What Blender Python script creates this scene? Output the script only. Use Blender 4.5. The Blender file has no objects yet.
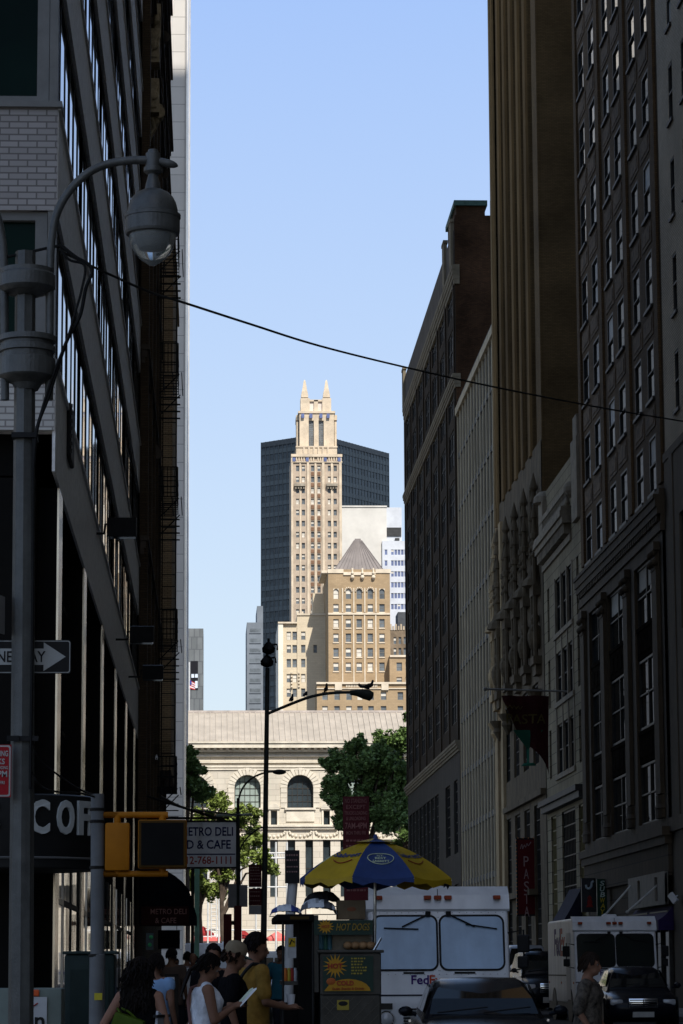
import bpy, bmesh, math, random
from mathutils import Vector, Matrix
random.seed(7)
R = math.radians
sc = bpy.context.scene
col = sc.collection

# ------------------------------------------------------------------ camera model
F = 2900.0; VX, VY = 210.0, 970.0; SL = -.0047; EYE = 1.5
_y = Vector(((VX-341.5)/F, (512-VY)/F, -1)).normalized()
_c = math.sqrt(1-SL*SL)
_z = Vector((SL, _c, ((VX-341.5)/F)*SL+((512-VY)/F)*_c)).normalized()
_x = _y.cross(_z)
def ray(px, py):
    v = Vector(((px-341.5)/F, (512-py)/F, -1)); return Vector((_x.dot(v), _y.dot(v), _z.dot(v)))
def P(px, py, Y):                      # the point of the street at distance Y that the survey photo shows at (px, py)
    d = ray(px, py); t = Y/d.y; return Vector((d.x*t, Y, EYE+d.z*t))
cd = bpy.data.cameras.new('camera'); cam = bpy.data.objects.new('camera', cd); col.objects.link(cam)
m = Matrix((_x, _y, _z)); cam.matrix_world = Matrix.Translation((0, 0, EYE)) @ m.to_4x4()
cd.lens = F*36/1024; cd.sensor_width = 36; cd.sensor_fit = 'AUTO'; cd.clip_start = .5; cd.clip_end = 9000
sc.camera = cam

# ------------------------------------------------------------------ sky and sun
SUN_EL, SUN_AZ = R(45), R(165)
w = bpy.data.worlds.new('World'); sc.world = w; w.use_nodes = True
nt = w.node_tree; nt.nodes.clear()
o = nt.nodes.new('ShaderNodeOutputWorld'); bg = nt.nodes.new('ShaderNodeBackground'); sky = nt.nodes.new('ShaderNodeTexSky')
sky.sky_type = 'NISHITA'; sky.sun_disc = False; sky.sun_elevation = SUN_EL; sky.sun_rotation = SUN_AZ
sky.air_density = 1.25; sky.dust_density = .8; sky.ozone_density = 2.0
bg.inputs['Strength'].default_value = .125
mx = nt.nodes.new('ShaderNodeMix'); mx.data_type = 'RGBA'; mx.inputs[7].default_value = (4.5, 5.7, 7.9, 1)
tcw = nt.nodes.new('ShaderNodeTexCoord'); spw = nt.nodes.new('ShaderNodeSeparateXYZ'); mrw = nt.nodes.new('ShaderNodeMapRange')      # pale haze low in the sky, clear zenith
mrw.inputs[1].default_value = .33; mrw.inputs[2].default_value = .65; mrw.inputs[3].default_value = .74; mrw.inputs[4].default_value = .0
cr = nt.nodes.new('ShaderNodeMapRange'); cr.inputs[1].default_value = .03; cr.inputs[2].default_value = .34
hz = nt.nodes.new('ShaderNodeMix'); hz.data_type = 'RGBA'; hz.inputs[6].default_value = (6.2, 7.05, 7.75, 1); hz.inputs[7].default_value = (3.35, 4.95, 8.7, 1)
nt.links.new(spw.outputs[2], cr.inputs[0]); nt.links.new(cr.outputs[0], hz.inputs[0]); nt.links.new(hz.outputs[2], mx.inputs[7])
nt.links.new(tcw.outputs['Generated'], spw.inputs[0]); nt.links.new(spw.outputs[2], mrw.inputs[0]); nt.links.new(mrw.outputs[0], mx.inputs[0])
nt.links.new(sky.outputs[0], mx.inputs[6]); nt.links.new(mx.outputs[2], bg.inputs[0]); nt.links.new(bg.outputs[0], o.inputs[0])
sd = bpy.data.lights.new('sun', 'SUN'); sd.energy = 5.5; sd.angle = R(.5); sd.color = (1, .955, .895)
so = bpy.data.objects.new('sun', sd); col.objects.link(so)
S = Vector((math.sin(SUN_AZ)*math.cos(SUN_EL), math.cos(SUN_AZ)*math.cos(SUN_EL), math.sin(SUN_EL)))
so.rotation_euler = S.to_track_quat('Z', 'Y').to_euler(); so.location = (40, -60, 120)
sc.view_settings.view_transform = 'Standard'; sc.view_settings.look = 'None'; sc.view_settings.exposure = 0
try: sc.cycles.max_bounces = 8; sc.cycles.glossy_bounces = 4; sc.cycles.diffuse_bounces = 5
except Exception: pass

# ------------------------------------------------------------------ materials
MATS = {}
def mat(name, c, rough=.7, var=.18, scale=1.2, metal=0, bump=0, bscale=None, spec=.12, streak=0, emit=0, island=0, coat=0):
    if name in MATS: return MATS[name]
    m = bpy.data.materials.new(name); m.use_nodes = True; t = m.node_tree; b = t.nodes['Principled BSDF']
    b.inputs['Roughness'].default_value = rough; b.inputs['Metallic'].default_value = metal
    b.inputs['Specular IOR Level'].default_value = spec
    if coat: b.inputs['Coat Weight'].default_value = coat
    g = t.nodes.new('ShaderNodeNewGeometry')
    src = g.outputs['Position']
    n = t.nodes.new('ShaderNodeTexNoise'); n.inputs['Scale'].default_value = scale; n.inputs['Detail'].default_value = 6; n.inputs['Roughness'].default_value = .65
    t.links.new(src, n.inputs['Vector'])
    fac = n.outputs[0]
    if streak:
        mp = t.nodes.new('ShaderNodeMapping'); mp.inputs['Scale'].default_value = (1, 1, .06)
        t.links.new(src, mp.inputs[0]); n2 = t.nodes.new('ShaderNodeTexNoise'); n2.inputs['Scale'].default_value = scale*2.2; n2.inputs['Detail'].default_value = 4
        t.links.new(mp.outputs[0], n2.inputs['Vector'])
        mx = t.nodes.new('ShaderNodeMix'); mx.data_type = 'FLOAT'; mx.inputs[0].default_value = streak
        t.links.new(fac, mx.inputs[2]); t.links.new(n2.outputs[0], mx.inputs[3]); fac = mx.outputs[0]
    if island:
        mx = t.nodes.new('ShaderNodeMix'); mx.data_type = 'FLOAT'; mx.inputs[0].default_value = island
        t.links.new(fac, mx.inputs[2]); t.links.new(g.outputs['Random Per Island'], mx.inputs[3]); fac = mx.outputs[0]
    r = t.nodes.new('ShaderNodeValToRGB')
    k0, k1 = 1-var*1.6, 1+var*1.6
    r.color_ramp.elements[0].position = .28; r.color_ramp.elements[1].position = .72
    r.color_ramp.elements[0].color = (max(0, c[0]*k0), max(0, c[1]*k0), max(0, c[2]*k0), 1)
    r.color_ramp.elements[1].color = (min(.95, c[0]*k1), min(.95, c[1]*k1), min(.95, c[2]*k1), 1)
    t.links.new(fac, r.inputs[0]); t.links.new(r.outputs[0], b.inputs['Base Color'])
    if bump:
        bn = t.nodes.new('ShaderNodeTexNoise'); bn.inputs['Scale'].default_value = bscale or scale*8; bn.inputs['Detail'].default_value = 4
        t.links.new(src, bn.inputs['Vector'])
        bp = t.nodes.new('ShaderNodeBump'); bp.inputs['Strength'].default_value = bump; bp.inputs['Distance'].default_value = .03
        t.links.new(bn.outputs[0], bp.inputs['Height']); t.links.new(bp.outputs[0], b.inputs['Normal'])
    if emit: b.inputs['Emission Color'].default_value = (*c, 1); b.inputs['Emission Strength'].default_value = emit
    MATS[name] = m; return m
def brick(name, c1, c2, mortar, bw=.3, rh=.1, ms=.012, rough=.8, var=.5, bump=.3, grime=.35):
    if name in MATS: return MATS[name]
    m = bpy.data.materials.new(name); m.use_nodes = True; t = m.node_tree; b = t.nodes['Principled BSDF']
    b.inputs['Roughness'].default_value = rough; b.inputs['Specular IOR Level'].default_value = .05
    g = t.nodes.new('ShaderNodeNewGeometry'); sp = t.nodes.new('ShaderNodeSeparateXYZ'); t.links.new(g.outputs['Position'], sp.inputs[0])
    ad = t.nodes.new('ShaderNodeMath'); t.links.new(sp.outputs[0], ad.inputs[0]); t.links.new(sp.outputs[1], ad.inputs[1])
    cb = t.nodes.new('ShaderNodeCombineXYZ'); t.links.new(ad.outputs[0], cb.inputs[0]); t.links.new(sp.outputs[2], cb.inputs[1])
    k = t.nodes.new('ShaderNodeTexBrick'); k.inputs['Scale'].default_value = 1; k.inputs['Brick Width'].default_value = bw; k.inputs['Row Height'].default_value = rh
    k.inputs['Mortar Size'].default_value = ms; k.inputs['Color1'].default_value = (*c1, 1); k.inputs['Color2'].default_value = (*c2, 1); k.inputs['Mortar'].default_value = (*mortar, 1)
    t.links.new(cb.outputs[0], k.inputs['Vector'])
    n = t.nodes.new('ShaderNodeTexNoise'); n.inputs['Scale'].default_value = .35; n.inputs['Detail'].default_value = 8; t.links.new(g.outputs['Position'], n.inputs['Vector'])
    r = t.nodes.new('ShaderNodeValToRGB'); r.color_ramp.elements[0].position = .3; r.color_ramp.elements[1].position = .7
    r.color_ramp.elements[0].color = (1-grime, 1-grime, 1-grime, 1); r.color_ramp.elements[1].color = (1, 1, 1, 1); t.links.new(n.outputs[0], r.inputs[0])
    mx = t.nodes.new('ShaderNodeMix'); mx.data_type = 'RGBA'; mx.blend_type = 'MULTIPLY'; mx.inputs[0].default_value = 1
    t.links.new(k.outputs[0], mx.inputs[6]); t.links.new(r.outputs[0], mx.inputs[7]); t.links.new(mx.outputs[2], b.inputs['Base Color'])
    bp = t.nodes.new('ShaderNodeBump'); bp.inputs['Strength'].default_value = bump; bp.inputs['Distance'].default_value = .01; bp.invert = True
    t.links.new(k.outputs[1], bp.inputs['Height']); t.links.new(bp.outputs[0], b.inputs['Normal'])
    MATS[name] = m; return m
def glass(name, c=(.02, .025, .03), rough=.04, spec=.6, wave=.02):
    if name in MATS: return MATS[name]
    m = mat(name, c, rough, .3, .3, spec=spec); t = m.node_tree; b = t.nodes['Principled BSDF']
    g = t.nodes.new('ShaderNodeNewGeometry'); n = t.nodes.new('ShaderNodeTexNoise'); n.inputs['Scale'].default_value = .6
    t.links.new(g.outputs['Position'], n.inputs['Vector']); bp = t.nodes.new('ShaderNodeBump'); bp.inputs['Strength'].default_value = wave; bp.inputs['Distance'].default_value = .1
    t.links.new(n.outputs[0], bp.inputs['Height']); t.links.new(bp.outputs[0], b.inputs['Normal']); return m

# ------------------------------------------------------------------ mesh builder
Z3 = Vector((0, 0, 1))
class MB:
    def __init__(s): s.v = []; s.f = []; s.mi = []
    def quad(s, a, b, c, d, mi=0):
        n = len(s.v); s.v += [tuple(a), tuple(b), tuple(c), tuple(d)]; s.f.append((n, n+1, n+2, n+3)); s.mi.append(mi); return s
    def poly(s, pts, mi=0):
        n = len(s.v); s.v += [tuple(p) for p in pts]; s.f.append(tuple(range(n, n+len(pts)))); s.mi.append(mi); return s
    def box(s, x0, x1, y0, y1, z0, z1, mi=0, bev=0):
        if x0 > x1: x0, x1 = x1, x0
        if y0 > y1: y0, y1 = y1, y0
        if z0 > z1: z0, z1 = z1, z0
        if bev:
            return s.cham((x0+x1)/2, (y0+y1)/2, (z0+z1)/2, (x1-x0)/2, (y1-y0)/2, (z1-z0)/2, bev, mi)
        n = len(s.v); s.v += [(x, y, z) for z in (z0, z1) for y in (y0, y1) for x in (x0, x1)]
        for q in ((0, 2, 3, 1), (4, 5, 7, 6), (0, 1, 5, 4), (2, 6, 7, 3), (0, 4, 6, 2), (1, 3, 7, 5)): s.f.append(tuple(n+i for i in q)); s.mi.append(mi)
        return s
    def cham(s, cx, cy, cz, hx, hy, hz, b, mi=0):
        bm = bmesh.new(); bmesh.ops.create_cube(bm, size=2)
        for v in bm.verts: v.co = Vector((cx+v.co.x*hx, cy+v.co.y*hy, cz+v.co.z*hz))
        bmesh.ops.bevel(bm, geom=bm.edges[:], offset=min(b, hx*.9, hy*.9, hz*.9), segments=2, affect='EDGES', profile=.6)
        s.addbm(bm, mi); return s
    def addbm(s, bm, mi=0):
        n = len(s.v); bm.verts.index_update(); s.v += [tuple(v.co) for v in bm.verts]
        for f in bm.faces: s.f.append(tuple(n+v.index for v in f.verts)); s.mi.append(mi)
        bm.free(); return s
    def add(s, o, M=None, mi=None):
        n = len(s.v); s.v += [tuple(M @ Vector(v)) if M else v for v in o.v]
        s.f += [tuple(n+i for i in f) for f in o.f]; s.mi += [mi if mi is not None else q for q in o.mi]; return s
    def obox(s, c, ax, ay, az, mi=0):          # oriented box: centre and three half vectors
        c, ax, ay, az = Vector(c), Vector(ax), Vector(ay), Vector(az)
        n = len(s.v); s.v += [tuple(c+ax*i+ay*j+az*k) for k in (-1, 1) for j in (-1, 1) for i in (-1, 1)]
        for q in ((0, 2, 3, 1), (4, 5, 7, 6), (0, 1, 5, 4), (2, 6, 7, 3), (0, 4, 6, 2), (1, 3, 7, 5)): s.f.append(tuple(n+i for i in q)); s.mi.append(mi)
        return s
    def bar(s, a, b, w=.05, h=.05, mi=0):
        a, b = Vector(a), Vector(b); d = (b-a); l = d.length; d.normalize(); u = Vector((0, 0, 1)) if abs(d.z) < .95 else Vector((0, 1, 0))
        x = d.cross(u).normalized(); z = x.cross(d); return s.obox((a+b)/2, x*w/2, d*l/2, z*h/2, mi)
    def tube(s, pts, r, n=8, mi=0, cap=True):
        pts = [Vector(p) for p in pts]; rs = r if isinstance(r, (list, tuple)) else [r]*len(pts)
        base = len(s.v); up = None
        for i, p in enumerate(pts):
            d = (pts[min(i+1, len(pts)-1)]-pts[max(i-1, 0)])
            if d.length < 1e-9: d = Vector((0, 0, 1))
            d.normalize()
            if up is None: up = d.orthogonal().normalized()
            x = (up-d*up.dot(d))
            x = x.normalized() if x.length > 1e-6 else d.orthogonal().normalized()
            up = x; y = d.cross(x)
            for k in range(n):
                a = 2*math.pi*k/n; s.v.append(tuple(p+(x*math.cos(a)+y*math.sin(a))*rs[i]))
        for i in range(len(pts)-1):
            for k in range(n):
                s.f.append((base+i*n+k, base+i*n+(k+1) % n, base+(i+1)*n+(k+1) % n, base+(i+1)*n+k)); s.mi.append(mi)
        if cap:
            s.f.append(tuple(base+k for k in reversed(range(n)))); s.mi.append(mi)
            e = base+(len(pts)-1)*n; s.f.append(tuple(e+k for k in range(n))); s.mi.append(mi)
        return s
    def lathe(s, prof, c=(0, 0, 0), n=20, mi=0, sx=1, sy=1, cap=True, a0=0, a1=None):   # prof: (radius, z)
        b = len(s.v); full = a1 is None; m_ = n if full else n+1; a1 = a0+2*math.pi if full else a1
        for r, z in prof:
            for k in range(m_):
                a = a0+(a1-a0)*k/n; s.v.append((c[0]+r*math.cos(a)*sx, c[1]+r*math.sin(a)*sy, c[2]+z))
        for i in range(len(prof)-1):
            for k in range(n):
                k2 = (k+1) % m_; s.f.append((b+i*m_+k, b+i*m_+k2, b+(i+1)*m_+k2, b+(i+1)*m_+k)); s.mi.append(mi)
        if cap and full:
            s.f.append(tuple(b+k for k in reversed(range(n)))); s.mi.append(mi)
            e = b+(len(prof)-1)*n; s.f.append(tuple(e+k for k in range(n))); s.mi.append(mi)
        return s
    def ball(s, c, r, n=12, mi=0, sx=1, sy=1, sz=1):
        pr = [(max(1e-4, r*math.sin(math.pi*i/(n//2+2))), -r*sz*math.cos(math.pi*i/(n//2+2))) for i in range(n//2+3)]
        return s.lathe(pr, c, n, mi, sx, sy)
    def prism(s, poly, axis, d0, d1, mi=0):    # 2-D polygon extruded along axis 'x' (poly = y,z), 'y' (x,z) or 'z' (x,y)
        def p3(p, d): return (d, p[0], p[1]) if axis == 'x' else (p[0], d, p[1]) if axis == 'y' else (p[0], p[1], d)
        b = len(s.v); n = len(poly); s.v += [p3(p, d0) for p in poly]+[p3(p, d1) for p in poly]
        s.f.append(tuple(b+i for i in reversed(range(n)))); s.f.append(tuple(b+n+i for i in range(n))); s.mi += [mi, mi]
        for i in range(n): s.f.append((b+i, b+(i+1) % n, b+n+(i+1) % n, b+n+i)); s.mi.append(mi)
        return s
    def wall(s, O, U, N, W, H, holes, depth, mi=0):
        O, U, N = Vector(O), Vector(U), Vector(N)
        us = sorted({0, W} | {h[0] for h in holes} | {h[1] for h in holes}); zs = sorted({0, H} | {h[2] for h in holes} | {h[3] for h in holes})
        us = [u for u in us if 0 <= u <= W]; zs = [z for z in zs if 0 <= z <= H]
        hs = sorted(holes)
        def inside(u, z): return any(h[0] < u < h[1] and h[2] < z < h[3] for h in hs)
        g = {}
        def vid(i, j):
            if (i, j) not in g: g[i, j] = len(s.v); s.v.append(tuple(O+U*us[i]+Z3*zs[j]))
            return g[i, j]
        for j in range(len(zs)-1):
            for i in range(len(us)-1):
                if inside((us[i]+us[i+1])/2, (zs[j]+zs[j+1])/2): continue
                s.f.append((vid(i, j), vid(i+1, j), vid(i+1, j+1), vid(i, j+1))); s.mi.append(mi)
        D = -N*depth
        for u0, u1, z0, z1 in holes:
            a, b, c, d = O+U*u0+Z3*z0, O+U*u1+Z3*z0, O+U*u1+Z3*z1, O+U*u0+Z3*z1
            s.quad(a, b, b+D, a+D, mi); s.quad(b, c, c+D, b+D, mi); s.quad(c, d, d+D, c+D, mi); s.quad(d, a, a+D, d+D, mi)
        return s
    def build(s, name, mats, parent=None, smooth=False, origin=None, fix=True):
        if not isinstance(mats, (list, tuple)): mats = [mats]
        off = Vector(origin) if origin is not None else (parent.matrix_world.translation.copy() if parent and parent.get('_w') else Vector((0, 0, 0)))
        me = bpy.data.meshes.new(name); me.from_pydata([tuple(Vector(v)-off) for v in s.v], [], s.f)
        for mt in mats: me.materials.append(mt)
        me.polygons.foreach_set('material_index', s.mi)
        if fix:
            bm = bmesh.new(); bm.from_mesh(me); bmesh.ops.recalc_face_normals(bm, faces=bm.faces[:]); bm.to_mesh(me); bm.free()
        if smooth:
            me.polygons.foreach_set('use_smooth', [True]*len(me.polygons))
            try: me.set_sharp_from_angle(angle=R(38))
            except Exception: pass
        me.update()
        o = bpy.data.objects.new(name, me); col.objects.link(o)
        if parent: o.parent = parent
        if origin is not None:
            o.location = off-(parent.matrix_world.translation if parent and parent.get('_w') else Vector((0, 0, 0))) if parent else off
        return o

def flatbig(o, area=.04):
    for p in o.data.polygons:
        if p.area > area: p.use_smooth = False
    return o
def tag(o, label=None, cat=None, group=None, kind=None):
    if label: o['label'] = label
    if cat: o['category'] = cat
    if group: o['group'] = group
    if kind: o['kind'] = kind
    return o
def thing(name, label, cat, loc=(0, 0, 0), rz=0, group=None, world=True):
    o = bpy.data.objects.new(name, None); col.objects.link(o); o.location = loc; o.rotation_euler = (0, 0, rz)
    o.matrix_world = Matrix.Translation(loc) @ Matrix.Rotation(rz, 4, 'Z')
    if world: o['_w'] = 1
    o.empty_display_size = .2
    return tag(o, label, cat, group)
def copy_tree(o, parent=None):
    c = o.copy(); col.objects.link(c)
    if parent: c.parent = parent
    for ch in [q for q in bpy.data.objects if q.parent == o]: copy_tree(ch, c)
    return c
def struct(name, mb, m, **k):
    o = mb.build(name, m, **k); o['kind'] = 'structure'; return o

# text as mesh data in the XZ plane, facing -Y
def text(body, size=1, ext=.004, bold=0, w=None, h=None, shear=0, space=1, align='CENTER'):
    cu = bpy.data.curves.new('t', 'FONT'); cu.body = body; cu.size = size; cu.extrude = ext; cu.offset = bold; cu.shear = shear
    cu.align_x = align; cu.align_y = 'CENTER'; cu.space_character = space; cu.resolution_u = 3; cu.space_line = .9
    ob = bpy.data.objects.new('t', cu); col.objects.link(ob)
    me = bpy.data.meshes.new_from_object(ob.evaluated_get(bpy.context.evaluated_depsgraph_get()))
    mb = MB(); mb.v = [(v.co.x, -v.co.z, v.co.y) for v in me.vertices]; mb.f = [tuple(p.vertices) for p in me.polygons]; mb.mi = [0]*len(mb.f)
    bpy.data.objects.remove(ob); bpy.data.curves.remove(cu); bpy.data.meshes.remove(me)
    if (w or h) and mb.v:
        xs = [v[0] for v in mb.v]; zs = [v[2] for v in mb.v]; cx, cz = (min(xs)+max(xs))/2, (min(zs)+max(zs))/2
        kx = w/(max(xs)-min(xs)) if w else None; kz = h/(max(zs)-min(zs)) if h else None
        kx = kx or kz; kz = kz or kx
        mb.v = [((v[0]-cx)*kx, v[1], (v[2]-cz)*kz) for v in mb.v]
    return mb
def T(x, y, z, rz=0, rx=0): return Matrix.Translation((x, y, z)) @ Matrix.Rotation(rz, 4, 'Z') @ Matrix.Rotation(rx, 4, 'X')

# ------------------------------------------------------------------ windows
WCACHE = {}
def win_mb(w_, h_, depth, style, k):
    a, b = MB(), MB(); f = min(.09, w_*.09); y0, y1 = depth-.1, depth
    def fr(x0, x1, z0, z1): a.box(x0, x1, y0, y1, z0, z1, 0)
    x0, x1 = -w_/2, w_/2
    fr(x0, x0+f, 0, h_); fr(x1-f, x1, 0, h_); fr(x0+f, x1-f, 0, f); fr(x0+f, x1-f, h_-f, h_)
    gz = depth-.03
    mid = h_*.5
    if style in ('sash', 'sash2'):
        fr(x0+f, x1-f, mid-.03, mid+.03)
    if style == 'sash2':
        fr(-f*.7, f*.7, f, h_-f)
    if style == 'triple':
        for q in (-w_/6, w_/6): fr(q-f*.9, q+f*.9, f, h_-f)
        fr(x0+f, x1-f, mid-.03, mid+.03)
    if style == 'grid':
        n, mm = max(2, round(w_/.55)), max(2, round(h_/.7))
        for i in range(1, n): fr(x0+w_*i/n-.025, x0+w_*i/n+.025, f, h_-f)
        for j in range(1, mm): fr(x0+f, x1-f, h_*j/mm-.025, h_*j/mm+.025)
    top = mid if style == 'sash' else h_*.62
    if k == 1:      # blind pulled half way
        b.quad((x0+f, gz-.012, top), (x1-f, gz-.012, top), (x1-f, gz-.012, h_-f), (x0+f, gz-.012, h_-f), 1)
        b.quad((x0+f, gz, f), (x1-f, gz, f), (x1-f, gz, top), (x0+f, gz, top), 0)
    elif k == 2:    # blind fully down
        b.quad((x0+f, gz, f), (x1-f, gz, f), (x1-f, gz, h_-f), (x0+f, gz, h_-f), 1)
    else:
        b.quad((x0+f, gz, f), (x1-f, gz, f), (x1-f, gz, h_-f), (x0+f, gz, h_-f), 0)
    return a, b
def add_windows(parent, holes, O, U, N, depth, mats, style='sash', blinds=(.6, .2, .2), split=False, limit=100, sill=None):
    """one object per window (frame and pane); holes beyond the limit become one part"""
    O, U, N = Vector(O), Vector(U), Vector(N); rz = math.atan2(U.y, U.x); rest = MB()
    used = parent.get('_nw', 0)
    for i, (u0, u1, z0, z1) in enumerate(holes):
        k = random.choices((0, 1, 2), blinds)[0]; w_, h_ = round(u1-u0, 3), round(z1-z0, 3)
        key = (w_, h_, depth, style, k, tuple(q.name for q in mats), split)
        p = O+U*((u0+u1)/2)+Z3*z0
        if used >= limit:
            a, b = win_mb(w_, h_, depth, style, k); M = T(p.x, p.y, p.z, rz)
            rest.add(a, M, 0)
            bb = MB().add(b, M); bb.mi = [q+1 for q in bb.mi]; rest.add(bb); continue
        used += 1
        if key not in WCACHE:
            a, b = win_mb(w_, h_, depth, style, k)
            if sill: a.box(-w_/2-.08, w_/2+.08, -sill, .1, -.12, 0, 0)
            if split:
                fo = a.build('window', mats[0]); po = b.build('pane', [mats[1], mats[2]], fo); WCACHE[key] = (fo.data, po.data)
                bpy.data.objects.remove(po); bpy.data.objects.remove(fo)
            else:
                bb = MB().add(b); bb.mi = [q+1 for q in bb.mi]; a.add(bb); fo = a.build('window', mats); WCACHE[key] = (fo.data,)
                bpy.data.objects.remove(fo)
        d = WCACHE[key]; o = bpy.data.objects.new('window', d[0]); col.objects.link(o); o.parent = parent
        o.location = p-parent.location; o.rotation_euler = (0, 0, rz)
        if split: q = bpy.data.objects.new('pane', d[1]); col.objects.link(q); q.parent = o
    parent['_nw'] = used
    if rest.f: tag(rest.build('window', mats, parent), kind='stuff')
def grid(cols, rows): return [(a, b, c, d) for (c, d) in rows for (a, b) in cols]
# ================================================================== ground
XR, XL = 16.2, -2.07
asphalt = mat('asphalt', (.05, .05, .052), .85, .3, .5, bump=.4, bscale=40)
concrete = mat('pavement_concrete', (.2, .195, .185), .85, .25, .6, bump=.2, bscale=25)
kerbm = mat('kerb_granite', (.25, .24, .23), .8, .2, 2)
paint = mat('road_paint', (.7, .7, .68), .7, .2, 3)
struct('ground', MB().quad((-4000, -600, -.01), (4000, -600, -.01), (4000, 8000, -.01), (-4000, 8000, -.01)), mat('far_ground', (.09, .09, .088), .9, .2, .05))
struct('road', MB().quad((1.95, -80, 0), (13.2, -80, 0), (13.2, 245, 0), (1.95, 245, 0)).quad((-40, -80, 0), (1.95, -80, 0), (1.95, 30, 0), (-40, 30, 0)), asphalt)
struct('avenue', MB().quad((-160, 245, 0), (160, 245, 0), (160, 296, 0), (-160, 296, 0)), asphalt)
def slab(name, x0, x1, y0, y1, h=.14):
    b = MB().box(x0, x1, y0, y1, -.2, h, 0); struct(name, b, concrete)
slab('pavement', -40, 1.8, 30, 240); slab('pavement', 13.35, 60, -80, 240); slab('pavement', -160, 160, 296, 312)
struct('kerb', MB().box(1.8, 1.95, 30, 240, -.2, .145).box(13.2, 13.35, -80, 240, -.2, .145), kerbm)
cw = MB()
for i in range(8): cw.quad((2.4+i*1.35, 26.5, .004), (2.95+i*1.35, 26.5, .004), (2.95+i*1.35, 30.5, .004), (2.4+i*1.35, 30.5, .004))
for i in range(8): cw.quad((2.4+i*1.35, 238, .004), (2.95+i*1.35, 238, .004), (2.95+i*1.35, 242, .004), (2.4+i*1.35, 242, .004))
struct('road_markings', cw, paint)
slab('terrace', -160, 160, 312, 330, 1.6)
hill = MB().quad((-3000, 3200, 0), (3000, 3200, 0), (3000, 3200, 30), (-3000, 3200, 30)); struct('hill', hill, mat('haze_hill', (.3, .35, .4), 1))

# ================================================================== shared materials
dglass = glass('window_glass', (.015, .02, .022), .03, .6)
fglass = glass('hazed_far_glass', (.12, .135, .145), .2, .25)  # distance haze mixed into the glass colour
blind = mat('window_blind', (.55, .53, .47), .8, .1, 3)
dblind = mat('dark_window_blind', (.12, .115, .1), .8, .2, 3)
dframe = mat('dark_window_frame', (.035, .033, .03), .55, .2, 4)
sframe = mat('pale_window_frame', (.42, .38, .3), .6, .15, 3)
black = mat('black_paint', (.012, .012, .013), .5, .2, 5)
iron = mat('black_iron', (.015, .014, .013), .6, .3, 8)
steel = mat('brushed_steel', (.55, .54, .52), .3, .12, 6, metal=.9)
alu = mat('satin_metal_trim', (.62, .58, .52), .35, .1, 4, metal=.85)

# ================================================================== left: office building with long granite bands
gran = mat('grey_granite', (.76, .72, .67), .5, .24, 9, bump=.3, bscale=40, streak=.35, spec=.5)
gbrick = brick('grey_glazed_brick', (.42, .395, .385), (.35, .33, .32), (.19, .175, .17), .25, .089, .011, .45, grime=.2)
wbrick = brick('pale_glazed_brick', (.62, .6, .56), (.54, .52, .49), (.3, .28, .265), .25, .089, .012, .45, grime=.2)
stone_shade = mat('black_stone_and_shade', (.003, .0025, .002), .7, .35, .8)  # near-black holds dark stone and the painted shade of the recessed ground floor
gframe = mat('grey_window_frame', (.17, .17, .165), .5, .1, 3)
greenglass = glass('green_tinted_glass', (.003, .014, .01), .1, .04)
L1 = thing('office_building', 'grey office block on the left with long granite bands, ribbon windows and dark shaded ground floor', 'building', (XL, 38, 0))
Y0, Y1 = 38.0, 83.0; PZ = 3.55; NB = 15
core = MB().box(-24, -2.45, 38.5, 82.9, 8.06, 60); core.box(-24, -2.36, 38.6, 82.8, .14, 8.05)  # upper storeys out of view, added to bounce sunlight across the street
core.build('wall', stone_shade, L1)
for k in range(NB):
    z = 8.04+k*PZ
    s = MB().box(-2.42 if k else -2.11, XL, Y0+.02, Y1, z, z+1.42); s.box(-2.43 if k else -2.11, XL+.035, Y0, Y1+.01, z+1.4, z+1.46); s.build('spandrel', gran, L1)
    s = MB().box(-23, XL-.012, Y0-.02, Y0+.3, z+(.55 if k == 0 else .0), z+1.42); s.build('brick_panel', wbrick if k == 0 else gbrick, L1)
    MB().box(-23, XL+.05, Y0-.09, Y0+.4, z+1.42, z+1.5).build('ledge', gframe, L1)
    if k < NB-1:
        # ribbon windows, one per eight-metre bay
        for j in range(6):
            a = Y0+.25+j*8; b = min(a+8, Y1-.05)
            if b-a < 1: continue
            zb, zt = z+1.47, z+PZ
            fr = MB(); fr.box(-2.3, -2.12, a, b, zt-.14, zt); fr.box(-2.3, -2.11, a, b, zb, zb+.1)
            n = max(2, round((b-a)/1.3))
            for q in range(n+1): y = a+(b-a)*q/n; fr.box(-2.32, -2.135+(.012 if q in (0, n) else 0), y-.05, y+.05, zb+.1, zt-.14)
            w_ = fr.build('window', dframe, L1)
            p = MB(); st = (b-a)/n
            for q in range(n):
                t_ = random.uniform(-.006, .006)
                p.quad((-2.15+t_, a+st*q, zb+.1), (-2.15-t_, a+st*(q+1), zb+.1), (-2.15-t_, a+st*(q+1), zt-.1), (-2.15+t_, a+st*q, zt-.1))
            o = p.build('pane', dglass, w_, origin=L1.location); o.location = (0, 0, 0)
        # avenue side windows
        for j in range(5):
            b = XL-.14-j*2.6; a = b-2.45
            fr = MB(); fr.box(b-.16, b, 38.06, 38.2, zb, zt); fr.box(a, a+.1, 38.06, 38.2, zb, zt); fr.box(a+.1, b-.16, 38.06, 38.2, zb, zb+.14); fr.box(a+.1, b-.16, 38.06, 38.2, zt-.12, zt)
            w_ = fr.build('window', gframe, L1)
            o = MB().quad((a, 38.17, zb), (b, 38.17, zb), (b, 38.17, zt), (a, 38.17, zt)).build('pane', greenglass, w_, origin=L1.location); o.location = (0, 0, 0)
        MB().box(XL-.13, XL-.015, 38.0, 38.24, zb, z+PZ).build('corner_post', gframe, L1)
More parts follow.
